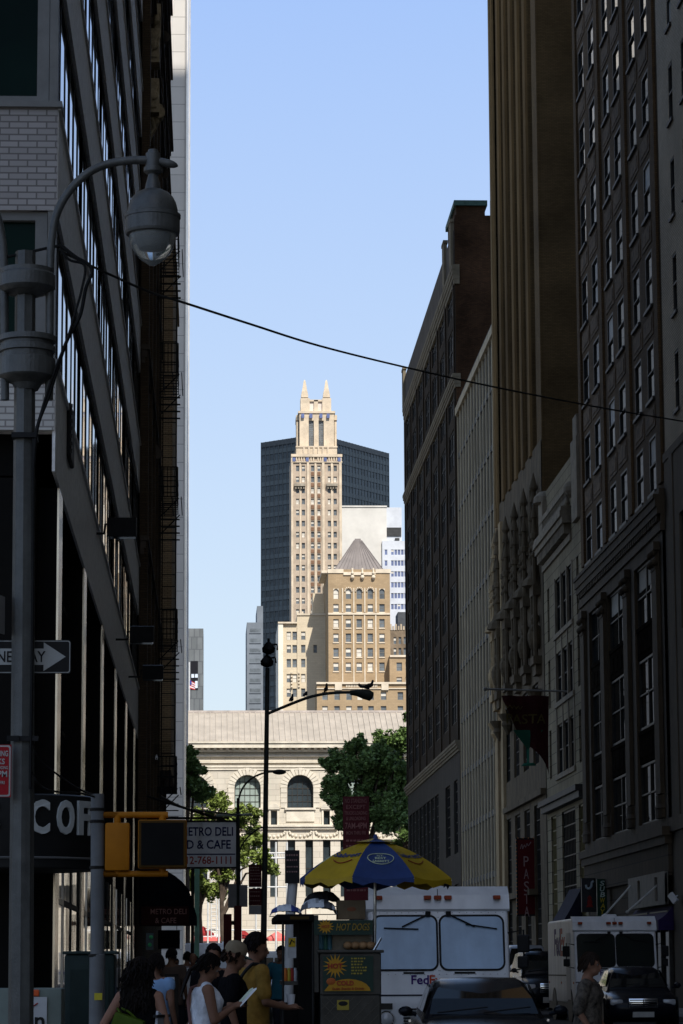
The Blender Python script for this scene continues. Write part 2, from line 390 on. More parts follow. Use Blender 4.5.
for i in range(6):
    y = 39.3+i*8; MB().box(-2.4, XL-.008, y, y+.7, .14, 8.03).build('column', stone_shade, L1)
    MB().box(-2.1, XL-.003, y-.02, y+.9, .14, 8.03).build('column_face', mat('polished_metal_face', (.5, .43, .34), .2, .12, 2, metal=.9), L1)
    if y > 75: continue
    o = MB().quad((-2.35, y+.7, 3.4), (-2.35, y+8, 3.4), (-2.35, y+8, 8.03), (-2.35, y+.7, 8.03)).build('tall_window', dglass, L1)
    f_ = MB()
    for q in range(4): f_.box(-2.36, -2.344, y+6.9, y+8, 4.2+q*1.0, 4.26+q*1.0)
    f_.build('frame', dframe, o, origin=L1.location).location = (0, 0, 0)
for i in range(6):     # shop windows along the street
    a = 39.7+i*8; b = min(a+7.2, 82)
    for j in range(3):
        ya = a+(b-a)*j/3; yb = a+(b-a)*(j+1)/3
        fr = MB(); fr.box(-2.25, -2.098, ya, ya+.07, .6, 3.3); fr.box(-2.25, -2.098, yb-.07, yb, .6, 3.3); fr.box(-2.25, -2.1, ya+.07, yb-.07, 2.42, 2.5); fr.box(-2.25, -2.1, ya+.07, yb-.07, .6, .7)
        w_ = fr.build('shop_window', alu if j == 0 else dframe, L1)
        o = MB().quad((-2.115, ya, .6), (-2.115, yb, .6), (-2.115, yb, 3.3), (-2.115, ya, 3.3)).build('pane', dglass, w_, origin=L1.location); o.location = (0, 0, 0)
MB().box(-23, -2.36, 38.3, 38.55, .14, 8.0).build('shaded_shop_front', stone_shade, L1)  # black front painting the deep shade of the open recess
for (px, py, Y, sc_) in ((122, 527, 52, 1), (142, 634, 63, 1), (153, 672, 73, 1)):
    q = P(px, py, Y); t = thing('floodlight', {52: 'nearest box floodlight on an arm from the granite ledge', 63: 'middle box floodlight on the granite ledge, half way along', 73: 'farthest box floodlight at the end of the granite ledge'}[Y], 'floodlight', q, group='floodlights along the granite ledge')
    MB().obox(q, (.26, 0, .0), (0, .2, .03), (0, -.02, .17)).build('housing', black, t)
    MB().obox(q+Vector((0, -.02, -.2)), (.24, 0, 0), (0, .18, .03), (0, 0, .02)).build('lens', dglass, t)
    MB().tube([(XL, Y, q.z-.12), (q.x-.32, Y, q.z-.12), (q.x-.3, Y, q.z+.05), (q.x-.25, Y, q.z+.05)], .025, 6).build('arm', iron, t)
q = P(66, 436, 41.5); t = thing('ventilation_grille', 'dark slatted box fixed to the granite band beside the lamp post', 'vent', q)
g = MB().box(XL+.0, q.x+.1, 41, 42, q.z-.4, q.z+.4, bev=.04); g.build('box', black, t)
g = MB()
for i in range(7): g.box(XL+.05, q.x+.12, 40.96, 41.0, q.z-.34+i*.11, q.z-.29+i*.11)
g.build('slat', dframe, t)

# ================================================================== left: old ornate building with the fire escapes
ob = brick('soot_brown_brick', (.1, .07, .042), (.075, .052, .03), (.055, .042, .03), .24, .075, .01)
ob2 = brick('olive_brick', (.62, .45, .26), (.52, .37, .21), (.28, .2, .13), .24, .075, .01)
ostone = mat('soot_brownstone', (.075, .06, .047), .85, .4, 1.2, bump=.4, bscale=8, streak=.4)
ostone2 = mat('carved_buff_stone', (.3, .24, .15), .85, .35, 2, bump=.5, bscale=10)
L2 = thing('old_building', 'narrow sooty brownstone building with carved brackets and cornices beyond the granite office', 'building', (XL, 83, 0))
hs = grid([(2.2+i*5.4+q, 3.9+i*5.4+q) for i in range(8) for q in (0,)], [(5+i*3.6, 7.3+i*3.6) for i in range(11)])
MB().wall((XL-.012, 83.05, 0), (0, 1, 0), (1, 0, 0), 43, 46, hs, .3).box(-16, -2.5, 83.1, 126, 0, 45.9).box(-2.5, XL-.015, 126, 126.05, 0, 46).build('wall', ob, L2)
add_windows(L2, hs, (XL-.012, 83.05, 0), (0, 1, 0), (1, 0, 0), .3, [dframe, dglass, dblind], 'sash', (.7, .2, .1))
for i in range(8):
    y = 84+i*5.4; MB().box(XL-.01, XL+.22, y, y+.9, 5, 45, 0).build('pilaster', ob, L2)
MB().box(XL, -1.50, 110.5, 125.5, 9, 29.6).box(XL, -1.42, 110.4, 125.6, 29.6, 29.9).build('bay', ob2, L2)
def cornice(parent, y0, y1, z, d, name='cornice', m_=None, x=XL, sgn=1):
    c = MB()
    for (a, b, e) in ((0, .18, .45), (.18, .4, .7), (.4, .55, 1)): c.box(x, x+sgn*d*e, y0-d*e*.3, y1+d*e*.3, z+a, z+b)
    n = int((y1-y0)/.9)
    for i in range(n): yy = y0+(i+.5)*(y1-y0)/n; c.box(x, x+sgn*d*.6, yy-.13, yy+.13, z-.28, z)
    return c.build(name, m_ or ostone, parent)
for z, d in ((13.5, .25), (19.2, .25), (24.5, .22), (31.5, .3), (34.6, .3), (37.2, .36), (40.5, .32), (43.5, .3)): cornice(L2, 84, 125.5, z, d)
def scroll(y, z, d=.75, h=1.3):          # carved console seen from the street end
    pr = [(0, h)]+[(d*(.75+.25*math.cos(a)), h-.22-.22*math.sin(a)-.0) for a in [i*math.pi/5-math.pi/2 for i in range(6)]]+[(d*.6, h*.5), (d*.28, h*.22), (d*.18, 0), (0, 0)]
    b = MB(); b.prism([(XL+p[0], z+p[1]) for p in pr], 'y', y, y+.6); b.lathe([(.02, -.03), (.2, -.03), (.24, 0), (.2, .03), (.02, .03)], (0, 0, 0), 12) if 0 else None
    b.tube([(XL+d*.72, y-.06, z+h-.3), (XL+d*.72, y+.02, z+h-.3)], .2, 10); b.tube([(XL+d*.3, y-.05, z+h-.5), (XL+d*.5, y-.05, z+h-.85), (XL+d*.2, y-.05, z+h-1.05)], .06, 6)
    return b
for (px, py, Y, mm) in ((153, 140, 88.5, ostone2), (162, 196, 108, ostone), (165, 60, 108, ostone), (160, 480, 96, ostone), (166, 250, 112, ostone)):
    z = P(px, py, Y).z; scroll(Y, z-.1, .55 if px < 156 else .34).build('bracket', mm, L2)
for (px, py, Y) in ((153, 95, 88), (152, 45, 88), (152, 20, 90)):
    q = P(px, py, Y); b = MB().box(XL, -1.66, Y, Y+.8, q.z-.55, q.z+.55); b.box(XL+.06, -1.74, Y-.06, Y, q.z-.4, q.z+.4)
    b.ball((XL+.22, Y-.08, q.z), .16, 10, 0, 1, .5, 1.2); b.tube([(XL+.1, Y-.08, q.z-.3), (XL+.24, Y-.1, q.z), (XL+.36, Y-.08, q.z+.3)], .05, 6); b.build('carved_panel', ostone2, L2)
for i in range(7):
    q = P(165.5, 12+i*36, 118); b = MB().box(XL, q.x-.15, 117, 119, q.z-.5, q.z+.3); b.ball((q.x-.1, 118, q.z-.05), .2, 10, 0, 1, 1, 1.25); b.ball((q.x-.15, 117.6, q.z-.5), .15, 8); b.build('carved_boss', ostone, L2)
# fire escapes
Fe = thing('fire_escape', 'black iron fire escape with platforms and ladders on the brownstone building', 'fire escape', (XL, 104, 0))
for (y_, Yc) in ((383, 104), (505, 104), (645, 104), (790, 104), (262, 104)):
    z = P(165, y_, Yc).z; b = MB()
    for i in range(9): b.box(XL, -1.2, Yc-2+i*.5, Yc-1.96+i*.5, z-.03, z)
    for i in range(4): b.box(XL+i*.33, XL+.03+i*.33, Yc-2.02, Yc+2.1, z-.06, z-.02)
    b.build('platform', iron, Fe)
    r = MB()
    for h in (.35, .7, 1.05):
        r.box(XL, -1.21, Yc-2.03, Yc-1.99, z+h-.02, z+h+.02); r.box(-1.24, -1.2, Yc-2, Yc+2.1, z+h-.02, z+h+.02)
    for i in range(8): r.box(XL+i*.125, XL+.025+i*.125, Yc-2.025, Yc-1.995, z, z+1.05)
    for i in range(6): r.box(-1.235, -1.21, Yc-2+i*.8, Yc-1.975+i*.8, z, z+1.05)
    r.build('railing', iron, Fe)
    for q in (-1.9, 1.9): MB().bar((XL, Yc+q, z-1.0), (-1.15, Yc+q, z-.06), .04, .04).build('strut', iron, Fe)
    # stair set of close treads under each platform
    s_ = MB()
    for i in range(4): s_.box(-1.95, -1.14, Yc+.2+i*.2, Yc+.38+i*.2, z-.5-i*.22, z-.47-i*.22)
    s_.build('stair', iron, Fe)
ld = MB(); za, zb = P(170, 790, 101.6).z, P(170, 262, 101.6).z
for x in (-1.72, -1.25): ld.box(x-.02, x+.02, 101.55, 101.6, za, zb)
n = int((zb-za)/.42)
for i in range(n): ld.box(-1.72, -1.25, 101.56, 101.59, za+i*.42, za+i*.42+.028)
ld.build('ladder', iron, Fe)

# ================================================================== left: tall pale slab far down the street
pan = brick('pale_stone_panels', (.62, .58, .52), (.58, .545, .49), (.3, .28, .25), 6.3, 1.6, .03, .7, bump=.2, grime=.12)
L3 = thing('slab_tower', 'tall pale stone-panelled slab rising behind the brownstone, sunlit at the top', 'tower', (XL, 247, 0))
MB().box(-26, -2.38, 247, 290, 0, 132).build('wall', pan, L3)
MB().box(-2.376, -2.26, 246.9, 250, 0, 132).build('corner_fin', mat('white_metal_fin', (.4, .38, .35), .5, .06, 1), L3); MB().box(-2.26, XL-.03, 246.75, 250, 0, 132).build('corner_fin', mat('warm_metal_fin', (.85, .76, .64), .25, .06, 1, metal=.7), L3)
b = MB()
for i in range(9): b.box(-2.375, -2.2, 251+i*4.2, 252+i*4.2, 0, 132)
b.build('side_fin', mat('side_fin_metal', (.5, .5, .5), .5), L3)

# ================================================================== right row
def rbuild(name, label, y0, y1, cat='building'): return thing(name, label, cat, (XR, y0, 0))
NX = (-1, 0, 0); UX = (0, -1, 0)      # right-hand fronts: width runs from the far end to the near end
def rholes(y1, cols, rows): return grid([(y1-b, y1-a) for (a, b) in cols], rows)
# --- pale brick block at the right edge
pbrick = brick('pale_grey_brick', (.72, .62, .47), (.62, .53, .4), (.3, .26, .2), .3, .1, .012, grime=.3)
rstone = mat('dark_grey_stone', (.1, .08, .056), .8, .25, .8, bump=.2, bscale=12, streak=.5)
R0 = rbuild('brick_building', 'pale grey brick building at the right edge with narrow single windows', 78, 101.4)
O = (XR, 101.38, 19.5)
rows0 = [(1.2+i*3.46, 3.3+i*3.46) for i in range(12)]
h0 = rholes(101.38, [(98.0, 98.95), (95.2, 96.15), (91.5, 92.5), (88.4, 89.4), (84.5, 85.5), (81, 82)], rows0)
MB().wall(O, UX, NX, 150, 82.5, h0, .12).box(XR+.4, 44, -48.6, 101.3, 0, 102).box(XR+.5, 43, 12, 60, 102, 120).build('wall', pbrick, R0)  # wall behind the viewpoint and the upper block are added to shade the street
add_windows(R0, h0, O, UX, NX, .12, [dframe, dglass, blind], 'sash', (.8, .1, .1), split=False, sill=.08)
h0b = rholes(101.38, [(95.5, 98.3), (90, 93), (84.5, 87.5)], [(8, 11.6), (13, 17)])
MB().wall((XR-.06, 101.38, 0), UX, NX, 150, 19.5, h0b, .2).box(XR-.1, XR+.4, -48, 101.385, 19.3, 19.6).box(XR-.15, XR+.3, -48, 101.386, 6.2, 6.7).build('base', rstone, R0)
add_windows(R0, h0b, (XR-.06, 101.38, 0), UX, NX, .2, [dframe, dglass, dblind], 'grid', (.9, .1, 0))
for i in range(5): MB().box(XR-.1, XR, 79+i*5.1, 79.8+i*5.1, 6.7, 19.3).build('pilaster', rstone, R0)
# --- dark brown brick office with paired windows
bbrick = brick('dark_brown_brick', (.15, .093, .046), (.11, .068, .034), (.075, .05, .03), .24, .075, .01)
R1 = rbuild('brick_office', 'dark brown brick office block with paired sash windows above a three-bay stone base', 101.4, 124.5)
y1 = 124.5; ZB = 18.4
cols1 = [(121.5, 123.3), (118.2, 120.0), (113.9, 115.6), (110.8, 112.6), (106.6, 108.3), (103.5, 105.1)]
rows1 = [(.3+i*3.46, 2.4+i*3.46) for i in range(14)]
h1 = rholes(y1, cols1, rows1)
h1o = sorted(h1, key=lambda h: h[2])
MB().wall((XR, y1, ZB), UX, NX, 23.1, 63, h1, .1).box(XR+.4, 46, 101.45, 124.45, 0, 81.3).box(XR, XR+.4, 124.5, 124.52, 0, 81).build('wall', bbrick, R1)
add_windows(R1, h1o, (XR, y1, ZB), UX, NX, .1, [dframe, dglass, mat('white_blind', (.6, .6, .58), .7, .1, 2)], 'sash', (.9, .08, .02), split=True, sill=.1)
for y in (124.05, 116.9, 109.5, 102.2): MB().box(XR-.1, XR, y-.42, y+.42, 18.7, 80).build('pier', bbrick, R1)
for (a, b) in ((118.0, 123.5), (110.6, 115.8), (103.3, 108.5)):
    for i in range(13):
        z = ZB+2.5+i*3.46; s = MB()
        for (c, d) in ((a+.1, (a+b)/2-.25), ((a+b)/2+.25, b-.1)): s.box(XR-.03, XR, c, d, z+.15, z+.95); s.box(XR-.05, XR-.03, c+.25, d-.25, z+.3, z+.8)
        s.build('spandrel', mat('dark_terracotta', (.12, .08, .048), .8, .4, 3, bump=.6, bscale=14), R1)
dstone = mat('weathered_stone', (.068, .051, .033), .8, .3, .9, bump=.25, bscale=14, streak=.5)
big = rholes(124.48, [(117.9, 121.9), (111.4, 116.2), (104.0, 108.6)], [(6.75, 9.0), (10.3, 12.9), (14.1, 16.4)])
big = [(a, b, c-.0, d) for a, b, c, d in big]
MB().wall((XR-.15, 124.48, 6.4), UX, NX, 23.0, 12.0, [(a, b, .35, 10.0) for a, b, c, d in big[:3]], .22).build('base_wall', dstone, R1)
add_windows(R1, big, (XR-.15, 124.48, 0), UX, NX, .22, [dframe, dglass, blind], 'sash2', (.9, .1, 0), split=True)
for y in (123.2, 116.95, 110.2, 102.8):
    b = MB(); b.box(XR-.3, XR-.15, y-.55, y+.55, 7.6, 15.6); b.lathe([(.62, 0), (.62, .3), (.66, .35), (.55, .5), (.56, .8)], (XR-.15, y, 6.75), 12, 0, .4); b.build('pilaster', dstone, R1)
    b = MB().box(XR-.38, XR-.15, y-.62, y+.62, 16.3, 16.6).box(XR-.33, XR-.15, y-.5, y+.5, 15.6, 16.3)
    for q in (-.45, 0, .45): b.ball((XR-.32, y+q, 15.85), .15, 8); b.ball((XR-.34, y+q, 16.2), .13, 8)
    b.build('capital', dstone, R1)
for (a, b) in ((117.9, 121.9), (111.4, 116.2), (104.0, 108.6)):
    for z in (9.05, 12.95):
        s = MB().box(XR-.06, XR+.3, a, b, z, z+1.1).box(XR-.1, XR-.06, a, b, z+1.05, z+1.2)
        for q in range(4): yy = a+(b-a)*(q+.5)/4; s.box(XR-.09, XR-.06, yy-.4, yy+.4, z+.2, z+.85)
        s.build('spandrel', mat('bronze_spandrel', (.02, .017, .014), .9, .3, 3, spec=0), R1)
c = MB()
for a, b, e in ((16.9, 17.15, .24), (17.15, 17.5, .2), (17.5, 17.75, .34), (17.75, 18.05, .4), (18.05, 18.2, .46), (18.2, 18.42, .25)): c.box(XR-e, XR+.2, 101.45-.0, 124.6, a, b)
n = 46
for i in range(n): y = 101.8+i*.49; c.box(XR-.3, XR-.2, y, y+.22, 17.28, 17.5)
c.build('cornice', dstone, R1)
MB().box(XR-.42, XR+.2, 101.3, 124.6, 6.1, 6.4).box(XR-.32, XR+.2, 101.4, 124.55, 5.8, 6.1).build('ledge', dstone, R1)
fas = brick('stone_block_fascia', (.09, .07, .05), (.078, .061, .044), (.03, .026, .02), .8, .6, .02, grime=.3)
MB().box(XR-.2, XR+.3, 101.45, 124.5, 4.7, 5.8).box(XR+.0, XR+.3, 101.45, 124.5, .14, 4.7).build('shop_wall', fas, R1)
for (a, b) in ((118.8, 123.8), (112.2, 118.2), (106.8, 111.6), (102, 106.2)):
    fr = MB().box(XR-.18, XR, a, b, 3.3, 3.5).box(XR-.14, XR, a, a+.15, .14, 3.3).box(XR-.14, XR, b-.15, b, .14, 3.3).box(XR-.12, XR, (a+b)/2-.05, (a+b)/2+.05, .14, 3.3)
    f_ = fr.build('shop_window', dframe, R1); o = MB().quad((XR-.03, a, .14), (XR-.03, b, .14), (XR-.03, b, 3.3), (XR-.03, a, 3.3)).build('pane', dglass, f_, origin=R1.location); o.location = (0, 0, 0)
# white fascia panel with two dark slots over the corner shop
fp = thing('shop_fascia', 'white panel with two dark slot windows above the purple awning', 'fascia', (XR-.3, 104, 3.9))
MB().wall((XR-.32, 110.6, 3.7), UX, NX, 9.0, 1.15, [(2.4, 3.1, .15, 1.0), (6.6, 7.3, .15, 1.0)], .1).box(XR-.22, XR-.201, 101.6, 110.6, 3.7, 4.85).build('panel', mat('dirty_white_panel', (.24, .22, .185), .7, .15, 1.5), fp)
MB().box(XR-.23, XR-.21, 101.7, 110.5, 3.8, 4.8).build('slot_window', black, fp)
def awning(label, y0, y1, z0, z1, d, m_, x=XR, sg=-1, name='awning', dome=False):
    t = thing(name, label, 'awning', (x, y0, z0)); c = MB(); n = 8; pts = []
    for i in range(n+1): a = i/n; pts.append((x+sg*d*a, z0+.35+(z1-z0-.35)*math.sqrt(max(0, 1-a*a)) if dome else z1-(z1-z0-.35)*a-.06*math.sin(a*math.pi)))
    for i in range(n): (xa, za), (xb, zb) = pts[i], pts[i+1]; c.quad((xa, y0, za), (xb, y0, zb), (xb, y1, zb), (xa, y1, za))
    e = pts[-1]; c.poly([(p[0], y0, p[1]) for p in pts]+[(x, y0, e[1])]); c.poly([(p[0], y1, p[1]) for p in pts]+[(x, y1, e[1])]); c.build('canopy', m_, t)
    v = MB().quad((e[0], y0, z0), (e[0], y1, z0), (e[0], y1, e[1]-.004), (e[0], y0, e[1]-.004)).quad((x, y0, z0), (e[0], y0, z0), (e[0], y0, e[1]-.004), (x, y0, e[1]-.004)); v.build('valance', m_, t); return t
purple = mat('purple_canvas', (.028, .017, .075), .8, .15, 3); navy = mat('navy_canvas', (.012, .014, .03), .85, .2, 3)
awning('purple fabric awning under the white fascia panel on the right', 101.8, 111, 2.8, 3.66, .55, purple)
awning('dark blue sloping awning beside the tall green shop window', 127, 131.5, 3.0, 5.0, .95, navy)
for i, (px0, py0, px1, py1, Y) in enumerate(((605, 915, 641, 874, 110), (627, 912, 671, 873, 104))):
    b = MB(); a_ = P(px0, py0, Y); c_ = P(px1, py1, Y); b.tube([a_, c_], .035, 8); b.ball(a_, .06, 8)
    tag(b.build('flagpole', mat('white_pole', (.6, .6, .58), .5, .1, 3), origin=c_, smooth=True), ('bare white pole slanting out beside the sandwich shop sign', 'bare white pole slanting out over the purple awning')[i], 'flagpole', 'bare slanting poles over the right pavement')
# --- small white stone building
wst = brick('white_limestone', (.29, .245, .16), (.25, .21, .138), (.09, .076, .053), 1.1, .5, .018, grime=.35)
wst2 = mat('carved_limestone', (.22, .185, .135), .85, .3, 1.5, bump=.4, bscale=10, streak=.4)
R2 = rbuild('limestone_building', 'small pale limestone building with heavy cornice squeezed between dark towers', 124.55, 139.4)
g2 = []
rows2 = [(16.95, 19.5), (13.75, 16.05), (10.4, 12.7)]
for a, b in ((132.9, 134.8), (130.6, 132.4), (128.4, 130.2), (126.0, 126.8), (137.2, 138.0)):
    g2.append((a, b))
h2 = rholes(139.4, g2, rows2)
MB().wall((XR-.02, 139.4, 0), UX, NX, 14.8, 24.3, h2+rholes(139.4, [(135.8, 137.8), (128.6, 133.6), (125.4, 127.4)], [(.4, 8.6)]), .2).box(XR+.55, 40, 124.6, 139.4, 0, 23.6).build('wall', wst, R2)
add_windows(R2, h2, (XR-.02, 139.4, 0), UX, NX, .18, [dframe, dglass, dblind], 'sash', (.8, .15, .05), split=True)
for a, b, st, mt in ((135.8, 137.8, 'grid', [mat('olive_glass_frame', (.2, .17, .08), .6), mat('lit_olive_blind', (.3, .27, .12), .6, .3, 1.5), blind]), (128.6, 133.6, 'grid', [black, glass('teal_glass', (.01, .04, .045)), dblind]), (125.4, 127.4, 'grid', [mat('olive_glass_frame', (.2, .17, .08)), mat('lit_olive_blind', (.3, .27, .12)), blind])):
    add_windows(R2, rholes(139.4, [(a, b)], [(.4, 8.6)]), (XR-.02, 139.4, 0), UX, NX, .18, mt, st, (1, 0, 0))
MB().box(XR+.2, XR+.36, 128.7, 133.5, 2.2, 5.0).build('panel', mat('teal_panel', (.02, .12, .12), .5, .2, 2), R2)
c = MB()
for a, b, e in ((20.5, 20.8, .12), (21.3, 21.6, .45), (21.6, 21.85, .55), (21.85, 22.05, .5)): c.box(XR-e, XR+.3, 128.2, 139.3, a, b)
for i in range(22): y = 128.5+i*.49; c.box(XR-.36, XR, y, y+.24, 20.85, 21.3)
c.build('cornice', wst2, R2)
b = MB()
for i in range(26): b.lathe([(.06, 0), (.13, .2), (.06, .5), (.1, .7)], (XR-.15, 128.7+i*.38, 22.05), 8)
b.box(XR-.28, XR+.0, 128.3, 139, 22.75, 23.0); b.build('balustrade', wst2, R2)
b = MB().box(XR-.22, XR+.4, 124.6, 126.6, 21, 24.6).box(XR-.18, XR+.4, 124.7, 126.0, 24.6, 25.6); b.build('parapet_block', wst2, R2); MB().ball((XR-.12, 127, 22.6), .4, 10).build('scroll', wst2, R2)
b = MB().box(XR-.25, XR+.3, 137.6, 139.2, 22.05, 23.8); b.lathe([(.6, 0), (.55, .3), (.3, .55), (.02, .62)], (XR+.0, 138.4, 23.79), 10); b.build('parapet_block', wst2, R2)
MB().box(XR-.5, XR, 124.7, 139.2, 9.1, 9.35).box(XR-.35, XR, 124.75, 139.2, 8.8, 9.1).build('ledge', mat('dark_metal_ledge', (.04, .038, .035), .6), R2)
for y in (134.85, 132.5, 130.3, 128.3): MB().box(XR-.06, XR+.15, y-.14, y+.14, 10.2, 19.6).build('mullion_pier', wst2, R2)
for z0 in (16.7, 13.5, 10.15): MB().box(XR-.12, XR, 128.0, 135.2, z0, z0+.22).build('sill', wst2, R2)
# --- brown tower with vertical piers and gothic carving
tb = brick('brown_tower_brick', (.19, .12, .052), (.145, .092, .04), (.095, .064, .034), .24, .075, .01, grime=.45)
tb2 = brick('shade_tinted_tower_brick', (.09, .058, .036), (.068, .044, .028), (.05, .036, .026), .24, .075, .01, grime=.5)
glintr = mat('glint_tinted_rib_brick', (.165, .1, .04), .8, .45, .3, bump=.3, bscale=20, streak=.7)  # reflected golden glints put into the rib colour
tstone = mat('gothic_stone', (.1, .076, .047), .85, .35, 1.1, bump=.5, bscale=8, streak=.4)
tstone2 = mat('glow_tinted_gothic_stone', (.34, .25, .14), .85, .25, 1.1, bump=.5, bscale=8, streak=.4)  # lighter, warmer copy of the stone: reflected sunlight put into its colour
R3 = rbuild('brick_tower', 'very tall brown brick tower with vertical piers and gothic carving above the street', 139.45, 161.9, 'tower')
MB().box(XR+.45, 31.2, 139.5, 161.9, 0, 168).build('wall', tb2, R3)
MB().box(XR+.0, XR+.46, 139.46, 141.5, 24, 168).box(XR+.2, XR+2.3, 139.42, 139.5, 24, 168).build('corner_pier', tb, R3)
for i in range(6):
    y = 143.2+i*3.4
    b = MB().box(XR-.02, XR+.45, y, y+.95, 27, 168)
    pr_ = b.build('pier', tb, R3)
    for q in (.2, .75): MB().tube([(XR-.02, y+q, 27), (XR-.02, y+q, 168)], .17, 6).build('rib', glintr, pr_, origin=R3.location).location = (0, 0, 0)
    if i < 5:
        b = MB().box(XR+.3, XR+.45, y+1.0, y+3.35, 27, 168); b.tube([(XR+.3, y+2.2, 27), (XR+.3, y+2.2, 168)], .12, 6); b.build('pier_panel', tb2, R3)  # darker brick paints the shade in the recess between ribs
MB().box(XR-.12, XR+.45, 160.2, 161.88, .14, 168).tube([(XR-.1, 160.6, 26), (XR-.1, 160.6, 168)], .2, 6).build('corner_pier', mat('glint_tinted_brick', (.22, .145, .066), .8, .35, .5, bump=.3, bscale=20, streak=.6), R3)  # gold tint of this pier stands for light reflected onto it
h3 = rholes(160, [(142.0+i*4.6, 144.6+i*4.6) for i in range(4)], [(1.5, 9.5), (11.5, 15.5), (17.5, 21), (22.5, 25.5)])
MB().wall((XR-.05, 160.2, 0), UX, NX, 20.7, 27.2, h3, .25).build('base_wall', tstone, R3)
add_windows(R3, h3, (XR-.05, 160.2, 0), UX, NX, .22, [dframe, dglass, dblind], 'grid', (.9, .1, 0))
def gothic(y, m_, k=1):
    b = MB()
    b.box(XR-.75*k, XR, y-.8, y+.8, 16.2, 16.6); b.box(XR-.55*k, XR, y-.65, y+.65, 15.7, 16.2); b.lathe([(.05, 0), (.35, .5), (.3, .7), (.55, 1.1)], (XR-.25, y, 13.9), 10)
    for q in (-.55, .55): b.tube([(XR-.5*k, y+q, 16.6), (XR-.5*k, y+q, 22.4)], .12, 6); b.lathe([(.2, 0), (.2, .25), (.13, .3), (.09, 1.0), (.16, 1.05), (.01, 1.9)], (XR-.5*k, y+q, 22.4), 8)
    b.ball((XR-.4*k, y, 17.6), .42, 10, 0, 1, 1, 1.5); b.ball((XR-.42*k, y, 18.5), .24, 8); b.ball((XR-.5*k, y+.2, 17.2), .25, 8); b.ball((XR-.55*k, y-.25, 18.0), .2, 8)
    b.box(XR-.7*k, XR, y-.75, y+.75, 19.6, 20.1); b.lathe([(.7, 0), (.6, .3), (.4, .5), (.1, 1.3)], (XR-.2, y, 20.1), 8)
    for q in range(6): a = math.pi*q/5; b.ball((XR-.55*k, y+.62*math.cos(a), 21.6+.62*math.sin(a)), .16, 6)
    b.prism([(y-.75, 22.2), (y+.75, 22.2), (y, 24.4)], 'x', XR-.35*k, XR); b.lathe([(.2, 0), (.12, .5), (.22, .7), (.01, 1.5)], (XR-.25, y, 24.3), 8)
    return b.build('carved_niche', m_, R3, smooth=False)
for i in range(5): gothic(141.2+i*4.6, tstone, .62)
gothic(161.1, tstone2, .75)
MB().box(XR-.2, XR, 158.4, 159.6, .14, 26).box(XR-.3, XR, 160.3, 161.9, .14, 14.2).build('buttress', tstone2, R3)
MB().box(XR-.3, XR, 139.6, 158.0, 9.8, 10.1).box(XR-.45, XR, 144, 161, 5.1, 5.4).build('ledge', tstone, R3)
# --- white fins building
fin = mat('pale_concrete_fin', (.38, .315, .21), .75, .22, .8, bump=.15, streak=.6)
R4 = rbuild('fin_building', 'mid-height office front made of close white vertical fins', 162, 188)
MB().box(XR+.13, 44, 162.05, 187.9, 0, 37.6).build('wall', mat('grey_infill', (.04, .036, .028), .7, .25, 1, streak=.5), R4)
for i in range(14):
    y = 162.1+i*1.97; b = MB().box(XR+.03, XR+.13, y, y+.3, .14, 38); b.build('fin', fin, R4)
for j in range(11): MB().box(XR+.06, XR+.14, 162.2, 187.9, 3.2+j*3.5, 3.55+j*3.5).build('spandrel', mat('dark_floor_strip', (.07, .068, .06), .7), R4)
for i in range(13):
    for j in range(3):
        y = 162.9+i*1.97; o = MB().quad((XR+.12, y, 4+j*10.5), (XR+.12, y+.6, 4+j*10.5), (XR+.12, y+.6, 13.4+j*10.5), (XR+.12, y, 13.4+j*10.5)).build('window', dglass, R4)
MB().box(XR-.1, XR+.4, 162.1, 187.95, 37.6, 38.1).build('coping', fin, R4)
# --- dark brick block with cornices
db = brick('dark_brick', (.04, .027, .016), (.029, .02, .012), (.025, .018, .012), .24, .075, .01, grime=.5)
db2 = brick('rust_brick', (.1, .05, .025), (.06, .032, .017), (.035, .024, .016), .24, .075, .01, grime=.7)
cst = mat('dirty_cornice_stone', (.15, .125, .085), .85, .3, .9, bump=.25, streak=.4)
R5 = rbuild('warehouse', 'dark brick block with two stone cornices at the far end of the right row', 188, 238)
rows5 = [(17.6+i*3.42, 20.1+i*3.42) for i in range(9)]
cols5 = [(189.6+i*7.05, 194.2+i*7.05) for i in range(7)]
h5 = rholes(238, cols5, rows5)
MB().wall((XR, 238, 15), UX, NX, 50, 34, [(a, b, c-15, d-15) for a, b, c, d in h5], .16).box(XR+.6, 46, 188.4, 237.9, 0, 48.9).build('wall', db, R5)
MB().box(XR+.005, 46, 188.0, 188.4, 0, 51.3).build('side_wall', db2, R5)
add_windows(R5, h5, (XR, 238, 0), UX, NX, .16, [dframe, glass('dull_window_glass', (.008, .009, .009), .25, .12), mat('dim_blind', (.05, .047, .04), .8)], 'triple', (.85, .1, .05))
for i in range(8): y = 188.45+i*7.05; MB().box(XR-.08, XR, y, y+.75, 15.8, 47).build('pier', db, R5)
def rc(z, d, h, m_=cst, y0=187.9, y1=238.2):
    c = MB()
    for i, e in enumerate((.35, .6, .85, 1)): c.box(XR-d*e, XR+.3, y0-.02*i, y1+d*e*.4, z+h*i/4, z+h*(i+1)/4)
    return c.build('cornice', m_, R5)
rc(46.6, .22, 1.3); rc(39.6, .26, .9); rc(15.5, .35, .7)
MB().box(XR-.08, XR+.5, 188.2, 238.1, 47.9, 50.3).build('parapet', mat('dark_parapet', (.07, .06, .05), .85, .3, 1, streak=.4), R5)
for y in (188.3, 194, 236.5): MB().box(XR-.24, XR-.0, y, y+1.5, 47.9, 50.9).box(XR-.28, XR+.05, y-.1, y+1.6, 50.9, 51.1).build('parapet_pedestal', cst, R5)
